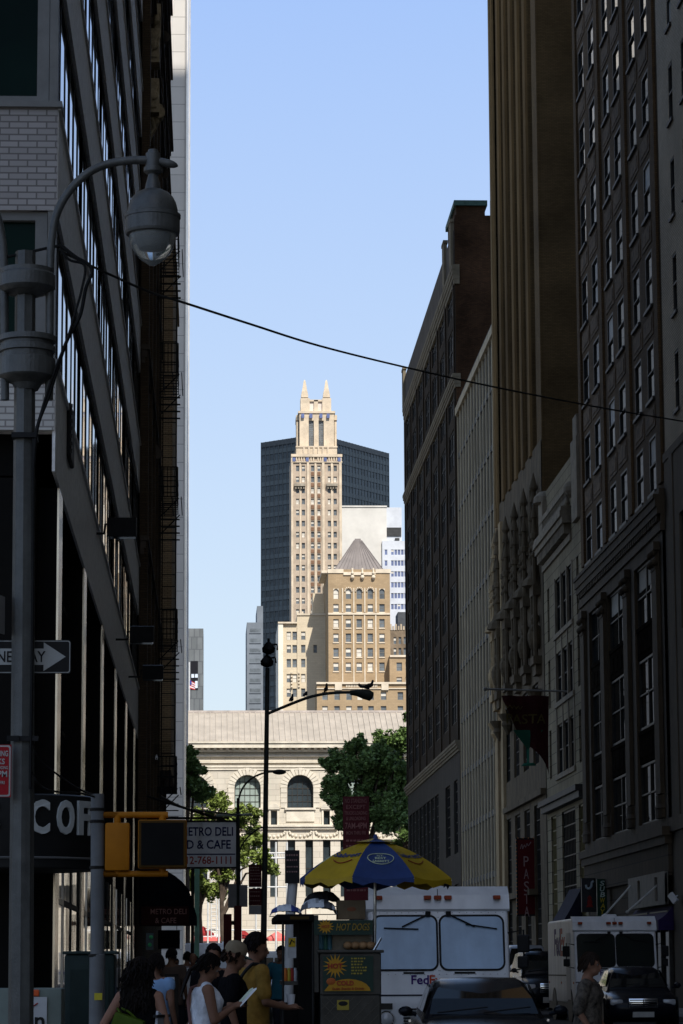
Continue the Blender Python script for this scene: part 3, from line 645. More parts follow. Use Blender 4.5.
b = MB(); p0 = P(456, 203, 188.2); p1 = P(485, 219, 188.2)
b.box(p0.x, p1.x, 188.2, 195, 50.5, p0.z-.2); b.build('penthouse', db2, R5)
MB().box(p0.x-.15, p1.x+.15, 188.0, 195.2, p0.z-.2, p0.z+.15).build('penthouse_roof', mat('green_copper', (.05, .09, .075), .7, .3, 2), R5)
MB().tube([(p1.x+.5, 189, 51), (p1.x+.5, 189, 52.6)], .08, 8).build('vent_pipe', iron, R5)
hb = rholes(238, [(206+i*3.9, 209.5+i*3.9) for i in range(8)], [(3.5, 7.3), (8.6, 13.8)])
MB().wall((XR-.02, 238, 0), UX, NX, 50, 15.5, hb+rholes(238, [(190, 193), (196, 200)], [(1, 7), (9, 13.8)]), .3).build('base_wall', mat('dark_base_stone', (.034, .03, .024), .8, .3, 1, streak=.4), R5)
add_windows(R5, hb, (XR-.02, 238, 0), UX, NX, .25, [dframe, dglass, mat('pale_shop_blind', (.4, .38, .3), .6)], 'grid', (.6, .3, .1))
add_windows(R5, rholes(238, [(190, 193), (196, 200)], [(1, 7), (9, 13.8)]), (XR-.02, 238, 0), UX, NX, .25, [black, dglass, dblind], 'grid', (1, 0, 0))
# ================================================================== library at the end of the street
LY = 320.0
lm = brick('cream_marble', (.66, .60, .49), (.61, .55, .45), (.40, .36, .29), 1.6, .62, .02, .75, bump=.15, grime=.2)
lm2 = mat('cream_marble_carving', (.64, .58, .47), .8, .14, .8, bump=.3, bscale=5)
roofm = mat('standing_seam_roof', (.42, .37, .305), .6, .12, .4, streak=.6)
LB = thing('library', 'long cream marble library with arched windows and seamed metal roof closing the street', 'library', (4, LY, 1.6))
def lz(y): return P(247, y, LY).z
def lx(x, y=800): return P(x, y, LY).x
X0, X1 = -40.0, 56.0
cx = [lx(247.5)+5.8*k for k in range(-5, 9)]
sill, top = lz(808), lz(775); r = 1.43; spr = top-r
low0, low1 = lz(897), lz(840)
holes = [(c-r-X0, c+r-X0, sill-1.6, top-1.6) for c in cx]
sm = [c+2.9 for c in cx]; holes += [(c-.33-X0, c+.33-X0, lz(826)-1.6, lz(811)-1.6) for c in sm]
tall = [c+q for c in cx for q in (-.98, .98, 2.9)]
holes += [(c-.42-X0, c+.42-X0, low0-1.6, low1-1.6) for c in tall]
wl = MB().wall((X0, LY, 1.6), (1, 0, 0), (0, -1, 0), X1-X0, lz(752)-1.6, holes, .9)
for c in cx:
    arc = [(c+r*math.cos(a), spr+r*math.sin(a)) for a in [math.pi*i/16 for i in range(17)]]
    for sx in (1, -1):
        cn = (c+sx*r, LY+.0, top)
        aa = arc[:9] if sx == 1 else arc[8:]
        for i in range(len(aa)-1): wl.poly([cn, (aa[i][0], LY, aa[i][1]), (aa[i+1][0], LY, aa[i+1][1])]); wl.quad((aa[i][0], LY, aa[i][1]), (aa[i+1][0], LY, aa[i+1][1]), (aa[i+1][0], LY+.9, aa[i+1][1]), (aa[i][0], LY+.9, aa[i][1]))
wl.box(X0, X1, LY+1.2, LY+80, 1.6, lz(745)); wl.build('wall', lm, LB)
gl2 = glass('library_glass', (.03, .04, .045), .1, .4); gl3 = mat('pale_green_blind', (.3, .36, .32), .4, .15, .7)
lfr = mat('bronze_window_frame', (.05, .045, .04), .6)
for i, c in enumerate(cx):
    g = [gl3, gl2, gl2, gl3][(i+1) % 4] if i != 6 else gl2
    if i == 5: g = gl3
    add_windows(LB, [(c-r, c+r, sill, top)], (0, LY, 0), (1, 0, 0), (0, -1, 0), .75, [lfr, g, blind], 'grid', (1, 0, 0))
    ring = MB()
    n = 15
    for k in range(n):
        a0, a1 = math.pi*k/n+.015, math.pi*(k+1)/n-.015; q = [(r+.02, a0), (r+.78, a0), (r+.78, a1), (r+.02, a1)]
        ring.prism([(c+rr*math.cos(a), spr+rr*math.sin(a)) for rr, a in q], 'y', LY-.12-.05*(k % 2), LY+.02)
    for z in range(4):
        for s_ in (-1, 1):
            xa, xb = sorted((c+s_*(r+.02), c+s_*(r+.7))); zz = sill+z*(spr-sill)/4
            ring.box(xa, xb, LY-.12-.05*(z % 2), LY+.02, zz+.02, zz+(spr-sill)/4-.02)
    ring.build('arch_surround', lm2, LB)
    b = MB().box(c-1.7, c+1.7, LY-.35, LY, sill-.22, sill); b.box(c-1.55, c+1.55, LY-.15, LY, sill-1.5, sill-.3)
    for k in range(7): b.lathe([(.05, 0), (.11, .3), (.06, .7), (.1, 1)], (c-1.3+k*.43, LY-.06, sill-1.4), 6)
    b.build('balustrade', lm2, LB)
    b = MB().box(sm[i]-.62, sm[i]+.62, LY-.3, LY, lz(809.5), lz(808)).box(sm[i]-.55, sm[i]-.36, LY-.15, LY, lz(826), lz(810)).box(sm[i]+.36, sm[i]+.55, LY-.15, LY, lz(826), lz(810))
    b.prism([(sm[i]-.7, lz(808)), (sm[i]+.7, lz(808)), (sm[i]+.35, lz(804.5)), (sm[i], lz(803.4)), (sm[i]-.35, lz(804.5))], 'y', LY-.32, LY); b.build('small_surround', lm2, LB)
    b = MB()
    for k in range(9): a = math.pi*k/8; b.ball((sm[i]-1.2*math.cos(a), LY-.08, lz(832)-.5*math.sin(a)), .17, 6)
    for k in range(9): a = math.pi*k/8; b.ball((c-1.2*math.cos(a), LY-.08, lz(832)-.5*math.sin(a)), .17, 6)
    b.box(sm[i]-1.55, sm[i]-1.35, LY-.16, LY, lz(839), lz(829)); b.box(sm[i]+1.35, sm[i]+1.55, LY-.16, LY, lz(839), lz(829)); b.build('carved_swag', lm2, LB)
add_windows(LB, [(c-.33, c+.33, lz(826), lz(811)) for c in sm], (0, LY, 0), (1, 0, 0), (0, -1, 0), .6, [lfr, gl2, blind], 'plain', (1, 0, 0))
add_windows(LB, sorted([(c-.42, c+.42, low0, low1) for c in tall], key=lambda h: abs(h[0]-9)), (0, LY, 0), (1, 0, 0), (0, -1, 0), .6, [lfr, gl2, blind], 'sash', (1, 0, 0))
b = MB()
for y0_, y1_, e in ((829.5, 827, .35), (827, 825, .55), (840, 839, .2), (770, 768.5, .15), (767.5, 765.5, .2), (763, 762, .25), (757, 755, .3)): b.box(X0, X1, LY-e, LY, lz(y0_), lz(y1_))
b.build('belt_course', lm2, LB)
b = MB().box(X0, X1, LY-.6, LY+.5, lz(752), lz(750)).box(X0, X1, LY-1.2, LY+.6, lz(748.5), lz(744)).box(X0, X1, LY-1.35, LY+.6, lz(744), lz(742.5)).box(X0, X1, LY-.3, LY+.6, lz(750), lz(748.5)); 
for i in range(140): x = X0+.3+i*.69; b.box(x, x+.34, LY-.95, LY-.3, lz(750), lz(748.5))
b.build('cornice', lm2, LB)
rf = MB(); za, zb = lz(741.5), P(247, 712.5, LY+9).z; ya, yb = LY-.6, LY+9
rf.quad((X0, ya, za), (X1, ya, za), (X1, yb, zb), (X0, yb, zb)); rf.quad((X0, yb, zb), (X1, yb, zb), (X1, LY+70, zb-1), (X0, LY+70, zb-1)); rf.quad((X0, ya, za-.6), (X1, ya, za-.6), (X1, ya, za), (X0, ya, za))
for i in range(150): x = X0+.3+i*.64; rf.obox(((x), (ya+yb)/2, (za+zb)/2+.05), (.045, 0, 0), (0, (yb-ya)/2, (zb-za)/2), (0, 0, .07))
rf.build('roof', roofm, LB)
MB().box(X0, X1, yb-.2, yb+.3, zb-.05, zb+.22).build('ridge', mat('ridge_metal', (.42, .37, .33), .6), LB)
for i in range(12): x = X0+4+i*7.8; MB().box(x-.3, x+.3, LY-.5, LY, 1.6, 9).box(x-.5, x+.5, LY-.7, LY, 1.6, 3).build('pier', lm2, LB)

# ================================================================== the skyline behind the library
def px_box(mb, x0, x1, y0, y1, Y, d, mi=0, off=0):
    a = P(x0, y1, Y); b = P(x1, y0, Y); mb.box(a.x, b.x, Y+off, Y+off+d, a.z, b.z, mi); return mb
def px_holes(cxs, w_, rows, Y):
    return [(P(c-w_/2, yb, Y).x, P(c+w_/2, yb, Y).x, P(c, yb, Y).z, P(c, ya, Y).z) for (ya, yb) in rows for c in cxs]
def pface(parent, name, x0, x1, y0, y1, Y, holes, depth, m_, d, coord=None):
    a, b = P(x0, y1, Y), P(x1, y0, Y); z0 = 0 if y1 > 700 else a.z
    mb = MB().wall((a.x, Y, z0), (1, 0, 0), (0, -1, 0), b.x-a.x, b.z-z0, [(h[0]-a.x, h[1]-a.x, h[2]-z0, h[3]-z0) for h in holes], depth)
    mb.quad((a.x, Y, z0), (a.x, Y+d, z0), (a.x, Y+d, b.z), (a.x, Y, b.z)); mb.quad((b.x, Y, z0), (b.x, Y+d, z0), (b.x, Y+d, b.z), (b.x, Y, b.z))
    mb.quad((a.x, Y, b.z), (b.x, Y, b.z), (b.x, Y+d, b.z), (a.x, Y+d, b.z)); mb.quad((a.x+.05, Y+depth+.3, z0), (b.x-.05, Y+depth+.3, z0), (b.x-.05, Y+depth+.3, b.z-.1), (a.x+.05, Y+depth+.3, b.z-.1))
    return mb.build(name, m_, parent, fix=False)
FO, FU, FN = (0, 0, 0), (1, 0, 0), (0, -1, 0)
def fwin(parent, holes, Y, mats, style='sash', bl=(.55, .25, .2), depth=.35, order=None):
    add_windows(parent, holes, (0, Y, 0), FU, FN, depth, mats, style, bl)
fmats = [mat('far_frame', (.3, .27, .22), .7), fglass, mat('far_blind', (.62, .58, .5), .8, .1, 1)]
# --- tan tower with twin pinnacles
tan = brick('tan_brick', (.52, .42, .315), (.48, .385, .29), (.42, .335, .25), 1.2, .5, .03, .85, bump=.1, grime=.3)
tan2 = mat('tan_terracotta', (.56, .46, .335), .85, .14, .4); spd = mat('brown_spandrel', (.2, .115, .07), .8, .2, .5)
blue = mat('blue_glazed_tile', (.11, .14, .27), .4, .2, .5)
TY = 900.0
TT = thing('pinnacle_tower', 'slender tan brick skyscraper crowned by two pointed pinnacles', 'tower', (P(316, 720, TY).x, TY, 0))
ttc = [297.6, 303.4, 312.6, 319, 329.4, 335.2]
rows = [(465.5+11.05*k, 471.2+11.05*k) for k in range(20)]
hA = [h for h in px_holes(ttc, 3.3, rows, TY)]
hA = [h for h in hA]
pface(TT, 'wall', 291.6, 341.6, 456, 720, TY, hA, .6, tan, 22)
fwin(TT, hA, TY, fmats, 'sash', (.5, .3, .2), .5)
b = MB()
for x in (292.3, 308.3, 323.6, 340.8): px_box(b, x-.75, x+.75, 456, 700, TY, .5, off=-.45)
for x in (300.5, 315.8, 332.3): px_box(b, x-.5, x+.5, 462, 700, TY, .3, off=-.25)
b.build('pier', tan2, TT)
for x in (312.6, 319):
    for k in range(19): px_box(MB(), x-1.6, x+1.6, 472+11.05*k, 475.6+11.05*k, TY, .25, off=-.2).build('spandrel', spd, TT)
b = MB()
px_box(b, 291, 342.2, 454.5, 457, TY, .8, off=-.7); px_box(b, 291, 342.2, 461.6, 462.6, TY, .8, off=-.5)
for x in (296.5, 299, 301.5, 304, 329, 331.5, 334, 336.5, 311, 313.5, 318, 320.5): px_box(b, x-.6, x+.6, 457, 461, TY, .6, off=-.45)
px_box(b, 296.2, 337, 446.5, 456, TY+1.5, 17); px_box(b, 295.8, 337.4, 446, 447.4, TY+1.2, 18)
for x in (304, 309, 314, 318.5, 323, 328): px_box(b, x-.8, x+.8, 446.5, 455, TY+1.1, 1)
b.build('parapet', tan2, TT)
for (xs, y0_, y1_, Y_) in (((294, 307.3, 325.2, 339.2), 457.6, 461.4, TY-.6), ((302.8, 311, 321, 328.2), 413.6, 418, TY+3.2)):
    for x in xs: px_box(MB(), x-1.5, x+1.5, y0_, y1_, Y_, .4).build('blue_tile', blue, TT)
up = px_holes([311.3, 321.2], 5.2, [(420.5, 446)], TY+4)
pface(TT, 'upper_wall', 299.6, 334, 412, 447, TY+4, up, 1, tan2, 14)
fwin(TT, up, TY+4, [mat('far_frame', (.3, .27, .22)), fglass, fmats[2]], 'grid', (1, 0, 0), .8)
b = MB(); px_box(b, 298.2, 335.2, 411, 413, TY+3.6, 15)
for x in (297.6, 335.6): px_box(b, x-1, x+1, 419, 447, TY+6, 8); px_box(b, x-1.4, x+1.4, 415, 420, TY+5.5, 9)
b.build('side_buttress', tan2, TT)
b = MB(); px_box(b, 300.6, 309.6, 398, 411, TY+4.2, 5); px_box(b, 322.3, 331.2, 398, 411, TY+4.2, 5); px_box(b, 314, 318, 400, 411, TY+4.4, 4); px_box(b, 309.6, 322.3, 399.6, 401.4, TY+4.4, 4); b.build('crown_wall', tan2, TT)
b = MB(); px_box(b, 309.6, 314, 401.5, 411, TY+5, 3.4); px_box(b, 318, 322.3, 401.5, 411, TY+5, 3.4); b.build('pale_panel', mat('pale_stone_panel', (.66, .58, .5), .8, .08, .5), TT)
for xc in (304.6, 326.4):
    a = P(xc, 398, TY+6); k = 3.222; b = MB()
    def sq(rr, z): return [(a.x-rr, TY+6-rr, z), (a.x+rr, TY+6-rr, z), (a.x+rr, TY+6+rr, z), (a.x-rr, TY+6+rr, z)]
    lv = [(3.6/k, 0), (3.6/k, 1.0), (3.2/k, 1.0), (3.2/k, 1.6), (2.95/k, 1.6), (2.95/k, 2.0), (2.7/k, 2.0), (1.0/k, 5.4), (.25/k, 5.9)]
    for (r0, z0), (r1, z1) in zip(lv, lv[1:]):
        A, B = sq(r0, a.z+z0), sq(r1, a.z+z1)
        for i in range(4): b.quad(A[i], A[(i+1) % 4], B[(i+1) % 4], B[i])
    b.poly(sq(lv[-1][0], a.z+lv[-1][1])); b.build('pinnacle', tan2, TT)
for xc in (299.8, 332):
    b = MB(); px_box(b, xc-5.6, xc+5.6, 484, 486.6, TY, 1.4, off=-1.3)
    for q in (-4, -1.3, 1.3, 4): px_box(b, xc+q-.7, xc+q+.7, 486.6, 489, TY, 1, off=-.9)
    b.build('balcony', mat('grey_stone_balcony', (.3, .26, .2), .85, .2, .5), TT)
# --- dark glass tower
DY = 1000.0; c0 = P(318, 434, DY)
DT = thing('glass_tower', 'broad dark glass skyscraper hazed blue-grey, standing behind the pinnacle tower', 'tower', (c0.x, DY, 0))
dg = glass('hazed_tower_glass', (.017, .026, .036), .15, .25, 0); dgs = mat('hazed_tower_band', (.03, .042, .054), .5, .25, .08, island=.5)  # bluish haze of distance mixed into both colours
lA = math.atan2(17, 19.3); lw = 26.0; rA = math.atan2(35, 25); rw = 46.5; Hh = c0.z
dL = Vector((-math.cos(lA), math.sin(lA), 0)); dR = Vector((math.cos(rA), math.sin(rA), 0))
c2 = Vector((c0.x, DY, 0))
b = MB()
for (d, wd) in ((dL, lw), (dR, rw)): b.quad(c2, c2+d*wd, c2+d*wd+Z3*Hh, c2+Z3*Hh)
b.quad(c2+Z3*Hh, c2+dR*rw+Z3*Hh, c2+dR*rw+dL*lw+Z3*Hh, c2+dL*lw+Z3*Hh); b.quad(c2+dL*lw, c2+dL*lw+dR*rw, c2+dL*lw+dR*rw+Z3*Hh, c2+dL*lw+Z3*Hh); b.quad(c2+dR*rw, c2+dL*lw+dR*rw, c2+dL*lw+dR*rw+Z3*Hh, c2+dR*rw+Z3*Hh)
b.build('wall', dg, DT)
for k in range(26):
    z = Hh-4-k*3.75; m_ = MB()
    for (d, wd) in ((dL, lw), (dR, rw)):
        nn = Vector((d.y, -d.x, 0)); nn = nn if nn.y < 0 else -nn
        m_.obox(c2+d*wd/2+Z3*z+nn*.05, d*(wd/2), nn*.12, Z3*.75)
    m_.build('floor_band', dgs, DT)
m_ = MB()
for (d, wd) in ((dL, lw), (dR, rw)):
    nn = Vector((d.y, -d.x, 0)); nn = nn if nn.y < 0 else -nn
    n = int(wd/2.0)
    for i in range(n+1): m_.obox(c2+d*(wd*i/n)+Z3*(Hh/2)+nn*.12, d*.14, nn*.14, Z3*Hh/2)
    m_.obox(c2+d*wd/2+Z3*(Hh-1)+nn*.14, d*(wd/2), nn*.14, Z3*.9)
m_.build('mullion_grid', mat('hazed_mullion', (.026, .034, .043), .5), DT)  # mullion colour carries the same painted haze
# --- white slab and white office
WY = 950.0; wht = mat('white_stone', (.6, .575, .52), .8, .1, .12)
WB = thing('white_building', 'blank sunlit white tower wall to the right of the tan skyscraper', 'building', (P(364, 720, WY).x, WY, 0))
px_box(MB(), 341, 386.5, 506.5, 720, WY, 30).build('wall', wht, WB); px_box(MB(), 340.6, 387, 505.6, 507, WY-.3, 30.5).build('coping', wht, WB)
WO = thing('white_office', 'white office tower with blue ribbon windows and dark louvre band on top', 'building', (P(396, 720, WY-1).x, WY-1, 0))
wO = [(384.6, 387.4)]+[(391+3.3*i, 393.8+3.3*i) for i in range(7)]
hw = [(P(a, yb, WY-1).x, P(b, yb, WY-1).x, P(a, yb, WY-1).z, P(a, ya, WY-1).z) for (ya, yb) in [(549.5+10.9*k, 555+10.9*k) for k in range(6)] for (a, b) in wO]
wm = mat('white_panel', (.55, .57, .6), .7, .08, .3)
pface(WO, 'wall', 383.4, 414, 541, 720, WY-1, hw, .4, wm, 28)
fwin(WO, hw, WY-1, [mat('white_frame', (.6, .62, .66), .6), mat('blue_office_glass', (.13, .16, .27), .3, .2, .2), fmats[2]], 'plain', (.9, .1, 0), .3)
b = MB(); px_box(b, 386.4, 401.6, 507.5, 540.9, WY+.6, 20); b.build('upper_wall', wm, WO)
b = MB(); px_box(b, 386.9, 401.2, 527.5, 536, WY+.2, .5); px_box(b, 395, 399.5, 538, 540.5, WY-.2, .5); b.build('louvre', mat('dark_louvre', (.05, .05, .05), .7), WO)
# --- brown brick hotel with pyramid roof
BY = 700.0
hb_ = brick('brown_hotel_brick', (.42, .305, .18), (.37, .265, .155), (.34, .25, .16), .9, .4, .03, .85, bump=.1, grime=.2)
hst = mat('hotel_terracotta', (.62, .53, .40), .8, .12, .5)
BR = thing('pyramid_building', 'brown brick hotel with arched top-floor windows under a seamed pyramid roof', 'building', (P(359, 720, BY).x, BY, 0))
cc = [336, 348.4, 359.2, 370.3, 382]
hB = px_holes(cc, 5.4, [(588.8, 599), (604, 612), (619, 627.6), (633.4, 642), (648, 656.8), (662.4, 671)], BY)
pface(BR, 'wall', 328.7, 389.8, 569.5, 720, BY, hB, .5, hb_, 34)
fwin(BR, hB, BY, fmats, 'sash', (.5, .3, .2), .4)
b = MB()
px_box(b, 327.8, 343.5, 569, 573, BY-.25, .6); px_box(b, 375.5, 390.6, 569, 573, BY-.25, .6); px_box(b, 343.5, 375.5, 572, 575, BY-.3, .6); px_box(b, 328.2, 390.2, 612.8, 614.6, BY-.3, .4)
for x in (342.6, 353.8, 364.8, 376): px_box(b, x-.5, x+.5, 588, 612, BY-.25, .3); px_box(b, x-.35, x+.35, 615, 690, BY-.2, .25)
for x in (347.5, 357.5, 368.5): a = P(x+5, 577, BY-.5); b.ball((a.x, BY-.5, a.z), .5, 8); b.ball((a.x, BY-.5, a.z+1), .35, 8); px_box(b, x+4.2, x+5.8, 568, 580, BY-.35, .5)
for c in cc[1:4]:
    a = P(c, 591, BY)
    for k in range(7): t_ = math.pi*k/6; b.box(a.x+.85*math.cos(t_)-.14, a.x+.85*math.cos(t_)+.14, BY-.3, BY, a.z+.85*math.sin(t_)-.14, a.z+.85*math.sin(t_)+.14)
for c in cc:
    for y in (627.8, 642.2, 657, 671.2, 612): px_box(b, c-3.1, c+3.1, y, y+1, BY-.2, .25)
    a = P(c, 588.8, BY)
b.build('trim', hst, BR)
# rounded heads over the top windows
b = MB()
for c in cc:
    a, e = P(c-2.75, 588.8, BY), P(c+2.75, 588.8, BY); rr = (e.x-a.x)/2; xm = (e.x+a.x)/2; zz = a.z
    for sx in (1, -1):
        for k in range(6):
            t0, t1 = math.pi/2*k/6, math.pi/2*(k+1)/6
            b.poly([(xm+sx*rr, BY-.03, zz+.05), (xm+sx*rr*math.cos(t0), BY-.03, zz-rr+rr*math.sin(t0)), (xm+sx*rr*math.cos(t1), BY-.03, zz-rr+rr*math.sin(t1))])
b.build('window_head', hst, BR)
b = MB(); A = P(328.9, 578, BY+1); B = P(389.4, 578, BY+1); t0, t1 = P(354, 541, BY+7), P(361.5, 541, BY+7); zb_ = A.z; zt = t0.z; yb2 = BY+1+(B.x-A.x)
q = [(A.x, BY+1, zb_), (B.x, BY+1, zb_), (B.x, yb2, zb_), (A.x, yb2, zb_)]; u = [(t0.x, BY+6.2, zt), (t1.x, BY+6.2, zt), (t1.x, BY+8.2, zt), (t0.x, BY+8.2, zt)]
for i in range(4): b.quad(q[i], q[(i+1) % 4], u[(i+1) % 4], u[i])
b.poly(u); b.box(t0.x+.2, t1.x-.2, BY+6.4, BY+8, zt, zt+.5)
for i in range(13):
    f_ = i/12; p = Vector(q[0]).lerp(Vector(q[1]), f_); p2 = Vector(u[0]).lerp(Vector(u[1]), f_); b.bar(p+Vector((0, -.05, .05)), p2+Vector((0, -.05, .05)), .12, .12)
b.build('roof', mat('grey_brown_roof', (.21, .185, .17), .6, .12, .3), BR)
b = MB(); px_box(b, 321.5, 330, 570.5, 573, BY+6, 20); b.build('side_roof', hst, BR)
WG = thing('brick_wing', 'lower brown brick wing with stone cornice in front of the pyramid-roofed hotel', 'building', (P(363, 720, BY-14).x, BY-14, 0))
wc = [325, 337, 349, 360, 371, 383.6, 400.4, 409]
hW = px_holes(wc, 5.6, [(692, 700), (706, 714)], BY-14)
pface(WG, 'wall', 317, 416, 682.5, 720, BY-14, hW, .5, hb_, 13.5); fwin(WG, hW, BY-14, fmats, 'sash', (.5, .3, .2), .4)
b = MB(); px_box(b, 316.4, 417, 682, 684, BY-14.5, 1); px_box(b, 316.6, 417, 688, 689, BY-14.3, .6)
for x in (338.5, 385): px_box(b, x-3.5, x+3.5, 684, 690, BY-14.5, .6)
for i in range(20): px_box(b, 346+i*1.6, 346.9+i*1.6, 684.6, 687.4, BY-14.2, .4)
b.build('cornice', hst, WG)
AN = thing('brick_annex', 'narrow brown brick annex right of the pyramid-roofed hotel', 'building', (P(400, 720, BY-4).x, BY-4, 0))
hN = px_holes([399.3, 408.3], 5.6, [(662.4, 671), (677, 682)], BY-4)
pface(AN, 'wall', 390, 417, 655.5, 720, BY-4, hN, .5, hb_, 20); fwin(AN, hN, BY-4, fmats, 'sash', (.5, .3, .2), .4)
px_box(MB(), 389.9, 417, 655, 657, BY-4.4, .8).build('cornice', hst, AN)
GB = thing('gothic_building', 'small dark ornate brick building peeping out behind the hotel annex', 'building', (P(400, 720, BY+60).x, BY+60, 0))
hG = px_holes([395, 400, 405, 409], 2.8, [(637, 644), (648, 655)], BY+60)
pface(GB, 'wall', 390, 416, 630, 720, BY+60, hG, .5, mat('sooty_brick', (.2, .15, .1), .85, .3, .4), 20); fwin(GB, hG, BY+60, fmats, 'sash', (.6, .2, .2), .4)
b = MB()
for i in range(9): px_box(b, 390+i*2.6, 391.6+i*2.6, 624+2*(i % 2), 630, BY+59.8, 1)
b.build('crenellation', mat('buff_terracotta', (.42, .34, .24), .8, .2, .5), GB)
MB().add(px_box(MB(), 398, 416, 612, 630, BY+75, 10)).build('rear_block', mat('grey_tower_block', (.07, .075, .08), .7), GB)
# --- beige stepped block
EY = 718.0; bg_ = brick('beige_brick', (.66, .56, .40), (.62, .52, .37), (.56, .47, .34), 1.1, .45, .03, .85, bump=.1, grime=.12)
BE = thing('beige_building', 'stepped beige brick block left of the pyramid-roofed hotel, partly in its shadow', 'building', (P(300, 720, EY).x, EY, 0))
rE = [(631.6, 640), (645, 653), (659, 667.5), (674, 682.5), (688.5, 697)]
hE = px_holes([288.8, 294.6], 4.4, rE, EY)+px_holes([303.2], 4.4, rE, EY)+px_holes([315.2], 3.8, [(645, 653)], EY)
hE1 = [h for h in hE if h[1] < P(296.9, 640, EY).x]; hE2 = [h for h in hE if h[1] >= P(296.9, 640, EY).x]
pface(BE, 'wall', 283.2, 297.2, 622.8, 720, EY, hE1, .5, bg_, 28); pface(BE, 'tower_wall', 297.3, 327, 614.5, 720, EY-.3, hE2, .5, bg_, 30)
fwin(BE, hE1, EY, fmats, 'sash', (.7, .2, .1), .4); fwin(BE, hE2, EY-.3, fmats, 'sash', (.7, .2, .1), .4)
px_box(MB(), 278.4, 283.1, 622.5, 720, EY-.6, 28).build('corner_wall', mat('cream_stone', (.74, .68, .56), .8, .06, .3), BE)
b = MB(); px_box(b, 296.8, 327, 613.4, 615.2, EY-.6, 1); px_box(b, 278, 297.2, 621.8, 623.4, EY-.9, 1)
for x in (297.5, 302.5): px_box(b, x-.9, x+.9, 611.5, 614.5, EY-.4, 1.2)
for k in range(5):
    for x in (291.7, 299): px_box(b, x-.9, x+.9, 672+k*3.4, 673.6+k*3.4, EY-.7, .6)
b.build('trim', hst, BE)
px_box(MB(), 313, 324, 593.5, 614, EY+8, 10).build('penthouse', bg_, BE)
# --- dark blocks on the far left of the skyline
for (nm, lab, x0, x1, y0, Y, xu, yu) in (('grey_office', 'grey office tower with dark window strips left of the black glass tower', 246.8, 263, 622.5, 860, 257, 606), ):
    t = thing(nm, lab, 'building', (P(x0, 720, Y).x, Y, 0)); gm = mat('blue_grey_concrete', (.17, .19, .21), .7, .12, .2)
    px_box(MB(), x0, x1, y0, 720, Y, 30).build('wall', gm, t); px_box(MB(), xu, x1, yu, y0, Y+1, 25).build('upper_wall', gm, t)
    for k in range(9):
        b = MB(); y = y0+6+k*10; px_box(b, x0+3, x1-2.4, y, y+4, Y-.05, .06); b.build('window', fglass, t)
        px_box(MB(), x0+2.6, x1-2, y+4, y+4.8, Y-.25, .26).build('sill', gm, t)
Y = 840.0; t = thing('grey_tower', 'plain grey tower with a dark slot beside the tall pale slab', 'building', (P(195, 720, Y).x, Y, 0))
px_box(MB(), 170, 203.4, 628.5, 720, Y, 30).build('wall', brick('grey_curtain_wall', (.18, .19, .19), (.15, .16, .16), (.11, .115, .12), 1.6, 3.6, .12, .5, bump=.05, grime=.2), t)
px_box(MB(), 190.6, 198, 661, 690, Y-.08, .1).build('slot', mat('black_slot', (.012, .012, .015), .6), t)
b = MB()
for x in (191.4, 195): px_box(b, x, x+2.8, 674, 677.6, Y-.16, .07)
px_box(b, 195, 197.6, 681, 688, Y-.16, .07); b.build('lit_pane', mat('pale_pane', (.6, .66, .72), .5), t)
fp_ = thing('flag', 'red, white and blue flag hanging on a pole before the grey tower', 'flag', P(189.3, 712, Y-30))
a, c_ = P(189.3, 712, Y-30), P(189.3, 662, Y-30); MB().tube([(a.x, a.y, 0), c_], .18, 8).build('pole', mat('white_pole', (.6, .6, .58)), fp_)
b = MB()
for i in range(7):
    p, q = P(189.8, 680+i*1.2, Y-30), P(195.2, 683+i*1.0, Y-30.6); p2, q2 = P(189.8, 681.2+i*1.2, Y-30), P(195.2, 684+i*1.0, Y-30.6); b.quad(p, q, q2, p2, i % 2)
p, q = P(189.8, 680, Y-30.2), P(192.2, 681.4, Y-30.2); p2, q2 = P(189.8, 684.5, Y-30.2), P(192.2, 685.4, Y-30.2); b.quad(p, q, q2, p2, 2)
b.build('cloth', [mat('flag_red', (.5, .05, .05), .8), mat('flag_white', (.7, .7, .7), .8), mat('flag_blue', (.04, .06, .25), .8)], fp_, fix=False)
